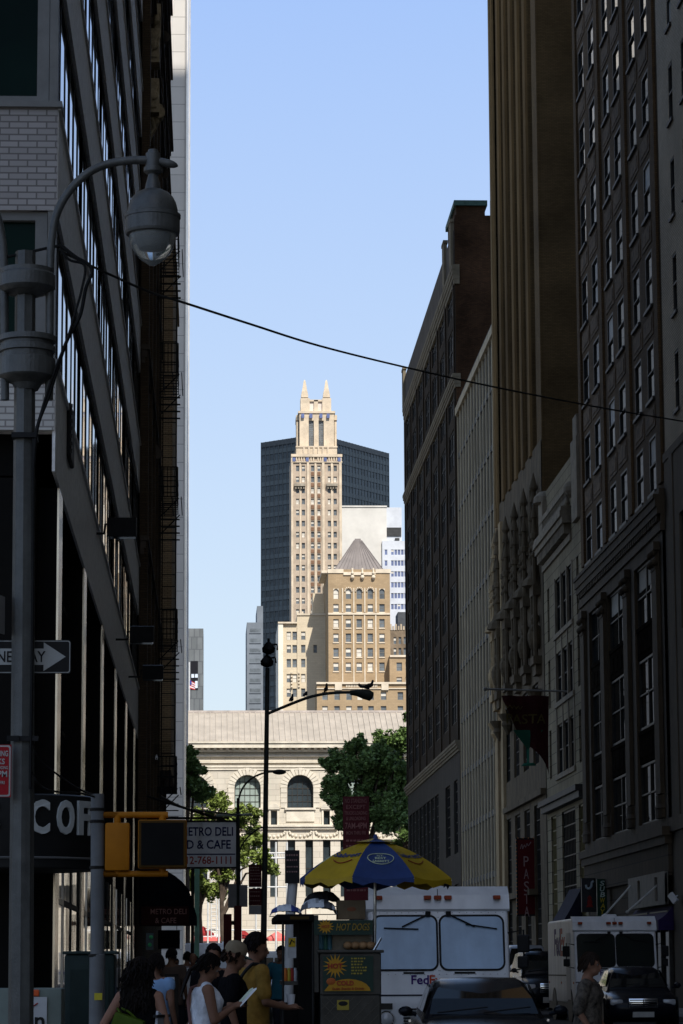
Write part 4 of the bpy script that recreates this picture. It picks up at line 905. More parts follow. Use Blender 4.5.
# ================================================================== trees on the avenue
bark = mat('bark', (.08, .06, .045), .9, .3, 2)
def leafm(name, c): 
    m_ = mat(name, c, .55, .3, .25, island=.55, spec=.3); b = m_.node_tree.nodes['Principled BSDF']
    b.inputs['Subsurface Weight'].default_value = 0; return m_
def tree(label, base, lumps, lm_, n, ls=.42, seed=1, name='street_tree'):
    rnd = random.Random(seed); t = thing(name, label, 'tree', base, group='trees along the avenue before the library'); bx, by, bz = base
    tr = MB(); cz = min(l[2]-l[3]*.6 for l in lumps)
    tr.tube([(bx, by, bz), (bx+.1, by, bz+cz*.35), (bx-.05, by+.1, cz*.8), (bx, by, cz+1.5)], [.34, .27, .22, .14], 9)
    for (x, y, z, r_) in lumps:
        tr.tube([(bx, by, cz*rnd.uniform(.6, .95)), ((bx+x)/2+rnd.uniform(-.3, .3), (by+y)/2, (cz+z)/2), (x, y, z), (x+rnd.uniform(-1, 1), y, z+r_*.7)], [.16, .11, .07, .02], 6)
    tr.build('trunk', bark, t, smooth=True)
    c = MB(); tot = sum(l[3]**2 for l in lumps)
    for (x, y, z, r_) in lumps:
        subs = [(Vector((rnd.gauss(0, 1), rnd.gauss(0, 1), rnd.gauss(0, .8))).normalized()*r_*rnd.uniform(.35, 1.0), r_*rnd.uniform(.2, .42)) for _ in range(26)]
        for k in range(int(n*r_*r_/tot)):
            so_, sr = rnd.choice(subs); d = Vector((rnd.gauss(0, 1), rnd.gauss(0, 1), rnd.gauss(0, 1))).normalized()*sr*rnd.random()**.4
            p = Vector((x, y, z))+so_+d; u = Vector((rnd.gauss(0, 1), rnd.gauss(0, 1), rnd.gauss(0, .6))).normalized(); v = u.orthogonal().normalized(); v.rotate(Matrix.Rotation(rnd.uniform(0, 6.28), 3, u))
            s_ = ls*rnd.uniform(.6, 1.25); w_ = u*s_*.5; h_ = v*s_*.32
            c.poly([p-w_, p-h_*.9, p+w_, p+h_*.9])
    c.build('crown', lm_, t, fix=False); return t
def lump(px, py, Y, rpx, dy=0): p = P(px, py, Y); return (p.x, Y+dy, p.z, rpx*Y/2900)
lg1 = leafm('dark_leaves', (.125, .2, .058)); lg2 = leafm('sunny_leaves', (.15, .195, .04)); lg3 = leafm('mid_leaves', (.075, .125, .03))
g = lambda px, Y: (P(px, 960, Y).x, Y, .1)
tree('large dark green tree right of the arched windows, behind the red parking sign', g(362, 262), [lump(362, 768, 262, 24), lump(342, 765, 262, 17, 1), lump(338, 795, 262, 17, -1), lump(372, 800, 262, 27, 1), lump(352, 822, 262, 20), lump(388, 815, 262, 20, -1), lump(380, 782, 262, 20, 1), lump(328, 764, 262, 9), lump(357, 745, 262, 11, 1), lump(395, 770, 262, 18), lump(383, 752, 262, 13), lump(400, 800, 262, 18), lump(330, 785, 262, 10)], lg1, 40000, .42, 3)
tree('taller tree at the corner of the dark brick block, top catching the sun', g(408, 275), [lump(396, 744, 275, 20), lump(385, 752, 275, 12), lump(412, 735, 275, 20), lump(400, 770, 275, 20, 1), lump(415, 780, 275, 24), lump(396, 800, 275, 20, -1), lump(408, 825, 275, 22)], lg3, 24000, .43, 5)
tree('dark green tree partly hidden by the tall pale slab', g(186, 256), [lump(192, 772, 256, 14), lump(200, 790, 256, 13, 1), lump(184, 760, 256, 12), lump(178, 785, 256, 18), lump(190, 752, 256, 7)], lg1, 12000, .48, 7)
tree('sunlit yellow-green tree in front of the left arched window', g(222, 288), [lump(214, 800, 288, 14), lump(203, 818, 288, 14, 1), lump(232, 818, 288, 16), lump(248, 815, 288, 12, -1), lump(255, 838, 288, 13, 1), lump(262, 860, 288, 11), lump(240, 850, 288, 18), lump(212, 842, 288, 17, -1), lump(272, 868, 288, 9), lump(198, 790, 288, 9), lump(222, 872, 288, 12)], lg2, 18000, .38, 9)
tree('small pale green tree under the deli sign', g(200, 297), [lump(198, 862, 297, 14), lump(205, 885, 297, 16, 1), lump(190, 880, 297, 12), lump(216, 890, 297, 11)], lg2, 9000, .42, 11)

# ================================================================== scaffold, kiosks and traffic on the avenue
pipe = mat('white_scaffold_pipe', (.62, .62, .6), .5, .1, 2)
Sc = thing('scaffold', 'white pipe scaffold with a ladder standing before the library front', 'scaffold', (P(240, 950, 306).x, 306, .14))
def sp(px, py, Y=306): return P(px, py, Y)
for px in (208, 219, 241, 256, 276, 287):
    for dy in (0, 2): a = sp(px, 842 if px > 225 else 868); MB().tube([(a.x, 306+dy, .1), (a.x, 306+dy, a.z)], .09 if dy == 0 else .07, 8).build('standard', pipe, Sc)
for (py, xa, xb) in ((853, 238, 292), (858, 238, 292), (887, 206, 292), (930, 206, 292)):
    a, b_ = sp(xa, py), sp(xb, py); MB().tube([a, b_], .08, 8).build('ledger', pipe, Sc)
b = MB()
for i in range(22): a, c_ = sp(238+i*2.4, 853), sp(239.2+i*2.4, 858); b.tube([a, c_], .05, 6)
b.build('lattice', pipe, Sc)
b = MB()
for x in (211.2, 216.4): b.tube([sp(x, 870, 305.4), sp(x, 938, 305.4)], .06, 6)
for i in range(17): b.tube([sp(211.2, 872+i*4, 305.4), sp(216.4, 872+i*4, 305.4)], .05, 6)
b.build('ladder', pipe, Sc)
red = mat('red_canvas', (.26, .025, .025), .8, .15, 1); pinkc = mat('pink_red_awning', (.75, .16, .14), .7, .1, 1)
def market_umbrella(label, px, py, Y, r_, m_, group='red parasols on the library terrace'):
    p = P(px, py, Y); t = thing('parasol', label, 'parasol', (p.x, Y, 1.6), group=group); MB().tube([(p.x, Y, 1.5), (p.x, Y, p.z)], .04, 6).build('pole', pipe, t)
    c = MB(); n = 8
    for k in range(n):
        a0, a1 = 2*math.pi*k/n, 2*math.pi*(k+1)/n; q = [(p.x+r_*math.cos(a), Y+r_*math.sin(a), p.z-.8) for a in (a0, a1)]; c.poly([(p.x, Y, p.z), q[0], q[1]]); c.quad(q[0], (q[0][0], q[0][1], p.z-1.05), (q[1][0], q[1][1], p.z-1.05), q[1])
    c.build('canopy', m_, t, fix=False)
market_umbrella('wide red parasol under the deli sign, left of the ladder foot', 203, 926, 314, 1.2, red); market_umbrella('dark red parasol just left of the lamp pole', 243, 929, 315, 1.0, red); market_umbrella('pinkish red parasol right of the lamp pole', 277, 931, 314, 1.3, pinkc)
K = thing('kiosk', 'pale kiosk with a pink-red awning on the library terrace', 'kiosk', (P(206, 950, 318).x, 318, 1.6)); a, b_ = P(192, 955, 318), P(222, 936, 318)
MB().box(a.x, b_.x, 318, 321, 1.6, b_.z+.2).build('body', mat('white_kiosk', (.75, .75, .72), .6, .05, 1), K); MB().box(a.x-.1, b_.x+.1, 316.8, 318, b_.z-.55, b_.z-.1).build('awning', pinkc, K)

# ================================================================== vehicles
tyre = mat('tyre_rubber', (.012, .012, .012), .85, .2, 5); chrome = mat('chrome', (.7, .7, .72), .12, .05, 5, metal=1); cglass = glass('car_glass', (.006, .007, .008), .03, .22, 0)
lampg = glass('headlamp_glass', (.45, .46, .48), .1, .7, 0); whitep = mat('white_van_paint', (.70, .71, .73), .42, .14, 1.3, coat=.15, spec=.35, streak=.6)
def rrect(cx, cz, w_, h_, r_, n=5):
    pts = []
    for (sx, sz, a0) in ((1, 1, 0), (-1, 1, 90), (-1, -1, 180), (1, -1, 270)):
        for k in range(n+1): a = R(a0+90*k/n); pts.append((cx+sx*(w_/2-r_)+r_*math.cos(a), cz+sz*(h_/2-r_)+r_*math.sin(a)))
    return pts
def wheel(parent, x, y, r_=.33, w_=.22, rim=None):
    w0 = MB().lathe([(r_*.62, -w_/2), (r_*.95, -w_/2), (r_, -w_*.35), (r_, w_*.35), (r_*.95, w_/2), (r_*.62, w_/2)], (0, 0, 0), 24)
    M = Matrix.Translation((x, y, r_)) @ Matrix.Rotation(R(90), 4, 'Y'); q = MB().add(w0, M); o = q.build('wheel', tyre, parent, smooth=True)
    rm = MB().lathe([(.02, -w_*.42), (r_*.2, -w_*.44), (r_*.6, -w_*.36), (r_*.63, -w_*.3), (r_*.63, w_*.3), (r_*.6, w_*.36), (r_*.2, w_*.44), (.02, w_*.42)], (0, 0, 0), 20)
    MB().add(rm, M).build('rim', rim or steel, o, smooth=True)
def bevel_obj(mb, off, seg=3):
    bm = bmesh.new(); vs = [bm.verts.new(v) for v in mb.v]
    for f in mb.f: bm.faces.new([vs[i] for i in f])
    bmesh.ops.remove_doubles(bm, verts=bm.verts[:], dist=1e-5); bmesh.ops.recalc_face_normals(bm, faces=bm.faces[:])
    bmesh.ops.bevel(bm, geom=bm.edges[:], offset=off, segments=seg, affect='EDGES', profile=.5); return MB().addbm(bm)
fpur = mat('purple_lettering', (.06, .02, .16), .5, .05, 3); fora = mat('orange_lettering', (.5, .07, .03), .5, .05, 3); fgrey = mat('grey_stripe', (.02, .02, .04), .5)
def step_van(label, loc, glassm, light=1, marks=True):
    t = thing('delivery_van', label, 'van', loc, group='white delivery step vans', world=False)
    prof = [(0.06, .5), (0, .95), (.07, 1.5), (.27, 2.45), (.4, 2.74), (.72, 2.9), (6.6, 2.9), (6.6, .5)]
    def fy(z):
        for (y0, z0), (y1, z1) in zip(prof, prof[1:]):
            if z0 <= z <= z1: return y0+(y1-y0)*(z-z0)/(z1-z0)
        return 0
    bevel_obj(MB().prism(prof, 'x', -1.17, 1.17), .07).build('body', whitep, t, smooth=True); flatbig([q for q in t.children if q.name.startswith('body')][0])
    MB().box(-1.16, 1.16, .3, 6.5, .32, .56).build('chassis', black, t)
    v = MB(); v.prism([(.26, 2.56), (.34, 2.8), (.6, 2.95), (.72, 2.95), (.72, 2.9), (.45, 2.7), (.3, 2.52)], 'x', -1.19, 1.19); v.build('visor', whitep, t)
    for i, x in enumerate((-.55, .55)):
        W, H_ = 1.02, .88; zc = 1.99
        o = MB().poly([(p[0], fy(p[1])-.012, p[1]) for p in rrect(x, zc, W+.07, H_+.07, .14)]).build('windscreen', black, t, fix=False)
        MB().poly([(p[0], fy(p[1])-.022, p[1]) for p in rrect(x, zc, W, H_, .11)]).build('pane', glassm, o, fix=False)
        w_ = MB(); w_.tube([(x+(.38 if i == 0 else -.38), fy(2.46)-.06, 2.47), (x-.05*(1 if i == 0 else -1), fy(2.25)-.06, 2.26)], .014, 6); w_.tube([(x-.35 if i == 0 else x-.1, fy(2.24)-.05, 2.24 if i == 0 else 2.3), (x+.22 if i == 0 else x+.42, fy(2.22)-.05, 2.22)], .012, 6); w_.box(x+(.34 if i == 0 else -.42), x+(.42 if i == 0 else -.34), fy(2.46)-.09, fy(2.46)-.0, 2.44, 2.52); w_.build('wiper', black, t)
    for x in (-.98, -.17, 0, .17, .98): MB().box(x-.06, x+.06, .22, .36, 2.72, 2.79, bev=.015).build('marker_light', mat('amber_marker', (.28, .05, .02), .4), t)
    for x in (-.42, .42): MB().box(x-.17, x+.17, fy(1.48)-.02, fy(1.48)+.02, 1.47, 1.5).build('vent', black, t)
    for x in (-.9, .9): MB().box(x-.12, x+.12, -.03, .02, 1.0-.12, 1.0-.02).build('vent', dframe, t)
    MB().box(-1.16, 1.16, fy(1.1)-.012, fy(1.1)+.02, 1.1, 1.125).build('stripe', fgrey, t)
    for x in (-.88, .88):
        h_ = MB().lathe([(.14, 0), (.14, .03), (.125, .05)], (0, 0, 0), 18); o = MB().add(h_, T(x, -.0, .72, 0, R(90))).build('headlight', chrome, t, smooth=True)
        MB().add(MB().lathe([(.118, .04), (.09, .07), (.02, .085)], (0, 0, 0), 18), T(x, .0, .72, 0, R(90))).build('lens', lampg, o, smooth=True)
    gr = MB()
    for i in range(6): gr.box(-.6, .6, -.02, .05, .62+i*.05, .645+i*.05)
    gr.build('grille', black, t); MB().box(-1.12, 1.12, -.22, -.02, .38, .56, bev=.03).build('bumper', black, t)
    a = text('Fed', h=.155, bold=.02); c_ = text('Ex', h=.155, bold=.02)
    wa = max(v_[0] for v_ in a.v); wc = max(v_[0] for v_ in c_.v)
    MB().add(a, T(-.32, fy(1.37)-.016, 1.37)).add(c_, T(-.32+wa+wc+.01, fy(1.37)-.016, 1.37), 1).build('lettering', [fpur, fora], t, fix=False)
    a = text('Fed', h=.8, bold=.03); c_ = text('Ex', h=.8, bold=.03); wa = max(v_[0] for v_ in a.v); wc = max(v_[0] for v_ in c_.v)
    for s_ in (-1, 1):
        M = T(s_*1.172, 3.6, 2.25, R(-90) if s_ < 0 else R(90))
        q = MB().add(a, M @ T(-wc, 0, 0)).add(c_, M @ T(wa+.03, 0, 0), 1); marks and q.build('side_lettering', [fpur, fora], t, fix=False)
        d = MB(); x = s_*1.175; d.box(x-.01, x+.01, 1.0, 1.95, .62, 2.5); d.build('door', mat('van_door', (.55, .56, .57), .45, .06, 1), t)
        MB().quad((x*1.006, 1.1, 1.55), (x*1.006, 1.85, 1.55), (x*1.006, 1.85, 2.35), (x*1.006, 1.1, 2.35)).build('side_window', cglass, t, fix=False)
        MB().box(x-.008, x+.008, 2.1, 6.5, 1.28, 1.32).build('rub_rail', dframe, t)
        for y in (.35, 3.2, 6.2): MB().box(x-.01, x+.02, y, y+.09, 1.06, 1.12).build('side_marker', mat('amber_light', (.5, .12, .02), .4), t)
        m_ = MB(); m_.tube([(s_*1.15, .25, 2.15), (s_*1.4, .12, 2.2), (s_*1.4, .12, 1.55), (s_*1.15, .2, 1.5)], .016, 6); m_.box(s_*1.3, s_*1.5, .1, .2, 1.82, 2.12, bev=.03); m_.box(s_*1.3, s_*1.48, .1, .2, 1.55, 1.76, bev=.03); m_.build('mirror', black, t)
        for y in (1.15, 5.0): wheel(t, s_*.98, y, .4, .28)
        for y in (1.15, 5.0): MB().lathe([(.5, 0), (.5, .02)], (0, 0, 0), 20) and MB().add(MB().lathe([(.52, -.01), (.52, .01)], (0, 0, 0), 20), Matrix.Translation((s_*1.172, y, .42)) @ Matrix.Rotation(R(90), 4, 'Y')).build('wheel_arch', black, t)
    rv = MB()
    for x in [-1.08+.12*i for i in range(19)]:
        for z in (2.5, 1.46): rv.ball((x, fy(z)-.004, z), .009, 6)
    for z in [1.52+.1*i for i in range(10)]:
        for x in (-.012, .012): rv.ball((x, fy(z)-.004, z), .008, 6)
    rv.build('rivet', mat('van_rivet', (.4, .4, .4), .5), t); MB().box(-.004, .004, fy(2.6)-.03, fy(2.6)+.02, 2.5, 2.9).build('seam', dframe, t)
    MB().box(-.2, .2, 1.2, 1.6, 2.9, 3.02, bev=.05).build('roof_vent', whitep, t)
    return t
pg = mat('sky_tinted_windscreen', (.26, .37, .5), .1, .26, .9, spec=.6, streak=.5); dgp = glass('dark_windscreen', (.012, .016, .014), .06, .35, 0)  # first pane colour has the blue sky reflection painted in
v1 = step_van('nearer white delivery van with sky-tinted windscreen behind the black sedan', (P(439, 900, 48).x, 48, 0), pg); v1.scale = (1, 1, .968)
v2 = step_van('farther white delivery van with dark windscreen, parked on the right behind the black saloon', (P(616, 930, 82).x, 82, 0), dgp)

def car(label, loc, paintm, kind='sedan', rz=0, group='dark cars in the street', name='parked_car', grille=True, cat='car'):
    t = thing(name, label, cat, loc, rz, group, world=False)
    k = 1.0 if kind == 'sedan' else 1.28
    st = [(0, .68, .38, .60), (.05, .78, .3, .66), (.2, .86, .22, .73), (.6, .9, .19, .82), (1.3, .91, .19, .92), (2.2, .915, .19, .95), (3.6, .915, .19, .98), (4.35, .89, .21, .99), (4.75, .83, .3, .93), (4.88, .7, .4, .82)]
    n = 24; b = MB()
    def ring(y, w_, z0, z1):
        out = []
        for i in range(n):
            a = 2*math.pi*i/n; c_, s_ = math.cos(a), math.sin(a); e = .42
            out.append((w_*math.copysign(abs(c_)**e, c_), y, ((z0+z1)/2+(z1-z0)/2*math.copysign(abs(s_)**.5, s_))*k))
        return out
    rs = [ring(*s_) for s_ in st]
    for r0, r1 in zip(rs, rs[1:]):
        for i in range(n): b.quad(r0[i], r0[(i+1) % n], r1[(i+1) % n], r1[i])
    b.poly(rs[0]); b.poly(rs[-1])
    gs = [(1.28, .80, .72, .93), (1.7, .80, .66, 1.15), (2.08, .80, .60, 1.33), (2.3, .8, .585, 1.40), (2.8, .8, .58, 1.43), (3.3, .8, .59, 1.41), (3.62, .8, .62, 1.33), (4.25, .8, .72, 1.0)] if kind == 'sedan' else [(1.2, .82, .74, .93), (1.6, .82, .68, 1.2), (1.9, .82, .65, 1.36), (2.1, .82, .64, 1.41), (3.5, .82, .64, 1.42), (4.4, .82, .66, 1.39), (4.6, .82, .7, 1.2), (4.75, .82, .76, .95)]
    def gring(y, wb, wt, zt): zt *= k; zb = .86*k; zz = max(zt, zb+.02); return [(-wb, y, zb), (-(wb*.35+wt*.65)-.02, y, zb+(zz-zb)*.6), (-wt, y, zz-.04), (-wt+.08, y, zz), (0, y, zz+.015), (wt-.08, y, zz), (wt, y, zz-.04), (wb*.35+wt*.65+.02, y, zb+(zz-zb)*.6), (wb, y, zb)]
    gr = [gring(*s_) for s_ in gs]
    for r0, r1 in zip(gr, gr[1:]):
        for i in range(8): b.quad(r0[i], r0[i+1], r1[i+1], r1[i])
    b.poly(gr[0]); b.poly(gr[-1])
    o = b.build('body', paintm, t, smooth=True)
    bm = bmesh.new(); bm.from_mesh(o.data); bmesh.ops.remove_doubles(bm, verts=bm.verts[:], dist=1e-4); bmesh.ops.recalc_face_normals(bm, faces=bm.faces[:]); bm.to_mesh(o.data); bm.free()
    for p in o.data.polygons: p.use_smooth = True
    try: o.data.set_sharp_from_angle(angle=R(50))
    except Exception: pass
    s0, s1 = gs[0], gs[2]; off = .02
    zb, zt = s0[3]*k+.03, s1[3]*k-.02; yb, yt = s0[0]+.06-off, s1[0]-.02-off; ym = gs[1][0]-off-.012; zm = gs[1][3]*k+.012
    w_ = MB(); w_.quad((-.7, yb, zb), (.7, yb, zb), (.645, ym, zm), (-.645, ym, zm)); w_.quad((-.645, ym, zm), (.645, ym, zm), (.555, yt, zt), (-.555, yt, zt)); w_.build('windscreen', cglass, t, smooth=True, fix=False)
    MB().tube([(-.6, yb-.01, zb+.02), (.05, yb+.05, zb+.09)], .01, 5).tube([(0, yb-.01, zb+.02), (.6, yb+.05, zb+.09)], .01, 5).build('wiper', black, t)
    for s_ in (-1, 1):
        y0, y1, y2, y3 = gs[0][0]+.35, gs[2][0]+.12, gs[-3][0]-.05, gs[-1][0]-.25
        zt2 = 1.35*k-.0; zb2 = .99*k
        fx = lambda z: s_*(.80-(z/k-.86)*.36+.025)
        for (a, c_, d, e) in ((y0, y1, (y1+y2)/2-.04, (y0+y3)/2-.04), ((y0+y3)/2+.04, (y1+y2)/2+.04, y2, y3)): MB().quad((fx(zb2), a, zb2), (fx(zb2), e, zb2), (fx(zt2), d, zt2), (fx(zt2), c_, zt2)).build('side_window', cglass, t, fix=False)
        MB().ball((s_*1.0, 1.55, 1.0*k), .085, 10, 0, 1.1, .8, .8).tube([(s_*.86, 1.55, .95*k), (s_*.98, 1.55, .98*k)], .025, 6).build('mirror', paintm, t, smooth=True)
        h_ = MB().box(s_*.48, s_*.80, -.01+.03, .2, .56*k, .70*k, bev=.05); h_.build('headlight', lampg, t, smooth=True)
        MB().box(s_*.5, s_*.82, 4.72, 4.87, .7*k, .86*k, bev=.03).build('tail_light', mat('tail_lamp', (.25, .01, .01), .3), t)
        for y in (.95, 3.85): wheel(t, s_*.8, y, .33*(k if k == 1 else 1.12), .22)
        for y in (.95, 3.85): MB().add(MB().lathe([(.4, -.006), (.4, .006)], (0, 0, 0), 20), Matrix.Translation((s_*.915, y, .36)) @ Matrix.Rotation(R(90), 4, 'Y')).build('wheel_arch', black, t)
        MB().box(s_*.9, s_*.93, 2.5, 2.62, .84*k, .87*k).build('door_handle', chrome, t)
    if grille:
        q = MB().box(-.36, .36, -.035, .05, .5*k, .72*k, bev=.03); o = q.build('grille', chrome, t, smooth=True); sl = MB()
        for i in range(4): sl.box(-.33, .33, -.045, -.03, (.525+i*.048)*k, (.55+i*.048)*k)
        sl.box(-.008, .008, -.047, -.044, .52*k, .7*k); sl.build('slat', black, o)
    MB().box(-.26, .26, -.03, .05, .3*k, .42*k).build('licence_plate', mat('pale_plate', (.4, .4, .38), .5), t)
    return t
bp = mat('black_car_paint', (.006, .007, .01), .22, .1, 1, spec=.12, coat=0); bp2 = mat('midnight_car_paint', (.007, .008, .013), .2, .1, 1, spec=.12, coat=0); sil = mat('silver_car_paint', (.4, .41, .43), .3, .05, 1, metal=.3, coat=.6); wcar = mat('white_car_paint', (.7, .7, .68), .3, .05, 1, coat=.5); yel = mat('taxi_yellow', (.7, .38, .03), .35, .05, 1, coat=.5)
car('glossy black sedan nearest the camera, in front of the delivery van', (P(490, 990, 36.3).x, 36.3, 0), bp, rz=R(-2)).scale = (1, 1, .965)
car('black saloon with chrome grille parked before the farther white van', (P(643, 990, 71).x, 71, 0), bp2, rz=R(-3)).scale = (1, 1, 1.07)
car('dark car cut off by the right edge of the photo', (P(766, 990, 62).x, 62, 0), bp2, rz=R(2))
car('dark tall estate car between the two white vans', (P(551, 980, 92).x, 92, 0), bp2, 'suv').scale = (1, 1, 1.13)
car('silver-white van-like car further back between the two delivery vans', (P(532, 960, 106).x, 106, 0), sil, 'suv', group='pale cars in the street').scale = (1, 1, 1.3)
for i, (px, Y, pm, lab, kd) in enumerate(((277, 205, sil, 'pale car far down the street beside the lamp pole', 'sedan'), (245, 256, wcar, 'white car crossing on the avenue under the lamp pole', 'sedan'), (213, 262, wcar, 'white tall car crossing on the avenue, left of the ladder', 'suv'), (190, 252, yel, 'yellow taxi on the avenue beside the pale slab', 'sedan'), (470, 140, bp, 'dark car hidden far up the street behind the delivery van', 'sedan'))):
    if i == 4: continue
    car(lab, (P(px, 970, Y).x, Y, 0), pm, kd, R(90) if i else R(0), 'pale cars in the street' if i != 3 else None, name='taxi' if i == 3 else 'parked_car', cat='taxi' if i == 3 else 'car', grille=False)
v3 = step_van('white box truck crossing the avenue, far beyond the pedestrians', (P(246, 960, 252).x, 253, 0), dgp, marks=False); v3.rotation_euler = (0, 0, R(90)); v3.scale = (1.35, 1.3, 1.3)
# city bus on the avenue
bt = thing('city_bus', 'white and blue city bus crossing the avenue behind the pedestrians', 'bus', (P(255, 960, 272).x, 272, 0)); x0 = P(196, 960, 272).x; x1 = x0+11
bevel_obj(MB().box(x0, x1, 272, 274.5, .4, 3.2), .15).build('body', wcar, bt, smooth=True)
for i in range(9): MB().box(x0+.5+i*1.13, x0+1.5+i*1.13, 271.97, 272.05, 1.6, 2.6).build('window', cglass, bt)
MB().box(x0+.1, x1-.1, 271.97, 272.02, 1.15, 1.4).build('stripe', mat('bus_blue', (.03, .08, .35), .4), bt)
for x in (x0+2.3, x1-2.6):
    MB().add(MB().lathe([(.02, -.15), (.5, -.15), (.5, .15), (.02, .15)], (0, 0, 0), 20), Matrix.Translation((x, 272.1, .5)) @ Matrix.Rotation(R(90), 4, 'X')).build('wheel', tyre, bt)
# ================================================================== signs, poles and lamps
swd = mat('dim_sign_lettering', (.2, .12, .11), .7)
grey_p = mat('grey_street_paint', (.062, .064, .061), .42, .4, 7, streak=.5, spec=.5, bump=.15, bscale=60); gal = mat('galvanised_pole', (.13, .135, .14), .5, .2, 4, streak=.4)
sgn_red = mat('sign_red', (.30, .012, .018), .55, .08, 3); sgn_dred = mat('sign_dark_red', (.052, .005, .007), .6, .1, 3); sgn_white = mat('sign_white', (.36, .37, .36), .6, .06, 3); sgn_black = mat('sign_black', (.012, .012, .012), .5, .1, 3); sgn_back = mat('sign_back', (.25, .25, .25), .5, .1, 3)
def sign(name, label, c, w_, h_, plate, lines, cat='sign', rz=0, th=.012, group=None, frame=None, rx=0):
    """plate facing the camera; lines: (text, z as a fraction of the half height, height, material, bold)"""
    t = thing(name, label, cat, c, rz, group, world=False)
    MB().box(-w_/2, w_/2, 0, th, -h_/2, h_/2).build('plate', plate, t)
    if frame: MB().prism(rrect(0, 0, w_-.01, h_-.01, .02), 'y', -.003, .002).build('border', frame, t); MB().prism(rrect(0, 0, w_-.035, h_-.035, .015), 'y', -.006, -.001).build('face', plate, t)
    ms = []; q = MB()
    for ln in lines:
        tx, zf, hh, m_, bd = ln[:5]; mw = ln[5] if len(ln) > 5 else None
        if m_ not in ms: ms.append(m_)
        if tx.startswith('~'):          # lettering too small to read: broken strokes
            rn = random.Random(len(q.v)+int(hh*999)); x_ = -w_*.38; W_ = w_*.76
            while x_ < w_*.36:
                l__ = rn.uniform(.3, 1.0)*hh; q.box(x_, min(x_+l__, w_*.4), -.012, -.008, zf*h_/2-hh*.3, zf*h_/2+hh*.3, ms.index(m_)); x_ += l__+hh*.3
            continue
        g_ = text(tx, h=hh, w=mw, bold=bd, ext=.002); q.add(g_, T(ln[6] if len(ln) > 6 else 0, -.01, zf*h_/2), ms.index(m_))
    if q.f: q.build('lettering', ms, t, fix=False)
    return t
# --- big lamp in the foreground
LD = 23.0; lb = P(22, 1000, LD)
SL_ = thing('street_lamp', 'tall grey double-arm street lamp with bell-shaped globe in the left foreground', 'street lamp', (lb.x, LD, 0))
def l_(px, py, dy=0): p = P(px, py, LD); return Vector((p.x, LD+dy, p.z))
pt = l_(25.5, 252); pb = Vector((lb.x, LD, 0))
MB().tube([pb, pb+(pt-pb)*.12, pt-(pt-pb)*.3, pt], [.13, .1, .088, .082], 8).build('pole', grey_p, SL_)
MB().lathe([(.24, 0), (.24, .25), (.2, .35), (.14, .6)], pb, 8).build('base', grey_p, SL_)
for (ya, yb, nm) in ((270, 290, 1), (337, 378, 2)):
    a = l_(27, yb); h_ = l_(27, ya).z-a.z; b = MB()
    if nm == 1: b.lathe([(.1, -.05), (.19, -.02), (.215, 0), (.228, .015), (.228, h_*.7), (.215, h_*.8), (.215, h_), (.09, h_+.02)], a, 40)
    else:
        b.lathe([(.09, -.1), (.12, -.05), (.18, -.02), (.215, 0), (.226, .012), (.226, h_*.45), (.205, h_*.47), (.205, h_*.6), (.226, h_*.62), (.226, h_*.75), (.205, h_*.77), (.205, h_*.85), (.23, h_*.87), (.23, h_), (.08, h_+.03)], a, 40)
    b.build('collar', grey_p, SL_)
def arc_pts(pp): return [l_(*p) for p in pp]
def smooth_path(ps, n=5):
    ps = [Vector(p) for p in ps]; out = []
    for i in range(len(ps)-1):
        p0, p1, p2, p3 = ps[max(i-1, 0)], ps[i], ps[i+1], ps[min(i+2, len(ps)-1)]
        for k in range(n):
            t_ = k/n; out.append(.5*((2*p1)+(p2-p0)*t_+(2*p0-5*p1+4*p2-p3)*t_**2+(3*p1-p0-3*p2+p3)*t_**3))
    return out+[ps[-1]]
rp = [(49, 400), (49.5, 330), (50, 270), (51.5, 240), (57, 213), (70, 190), (88, 173), (108, 164), (130, 160.5), (150, 160.5), (166, 163), (178, 166)]
n_ = len(smooth_path(arc_pts(rp)))
MB().tube(smooth_path(arc_pts(rp)), [.034]*(n_-6)+[.034, .034, .032, .026, .018, .006], 10).build('arm', grey_p, SL_, smooth=True)
MB().tube(smooth_path(arc_pts([(5, 400), (4.5, 330), (4, 270), (2, 240), (-4, 213), (-17, 190), (-36, 173), (-58, 164), (-80, 160.5), (-110, 160.5)])), .034, 10).build('arm', grey_p, SL_, smooth=True)
a = l_(153, 160); MB().lathe([(.02, .09), (.04, .085), (.045, .06), (.06, .055), (.06, -.06), (.075, -.065), (.075, -.1), (.05, -.12)][::-1], a, 16).build('finial', grey_p, SL_, smooth=True)
top = l_(153, 178).z; bot = l_(153, 240).z; s_ = 1/126
def zz(py): return l_(153, py).z
MB().lathe([(.2, zz(220)), (.206, zz(214)), (.203, zz(209)), (.19, zz(203)), (.166, zz(197.5)), (.128, zz(193)), (.085, zz(190.5)), (.066, zz(189.5)), (.058, zz(184)), (.045, zz(178)), (.04, zz(175)), (.045, zz(172)), (.03, zz(170))], (a.x, LD, 0), 36).build('hood', grey_p, SL_, smooth=True)
MB().lathe([(.205, zz(235)), (.216, zz(234.5)), (.222, zz(232)), (.222, zz(219)), (.228, zz(218.5)), (.228, zz(215)), (.2, zz(213.6))], (a.x, LD, 0), 40).build('rim_band', grey_p, SL_)
gm = bpy.data.materials.new('lamp_glass'); gm.use_nodes = True; gb = gm.node_tree.nodes['Principled BSDF']; gb.inputs['Transmission Weight'].default_value = .85; gb.inputs['Roughness'].default_value = .12; gb.inputs['Base Color'].default_value = (.8, .85, .85, 1); gb.inputs['IOR'].default_value = 1.25
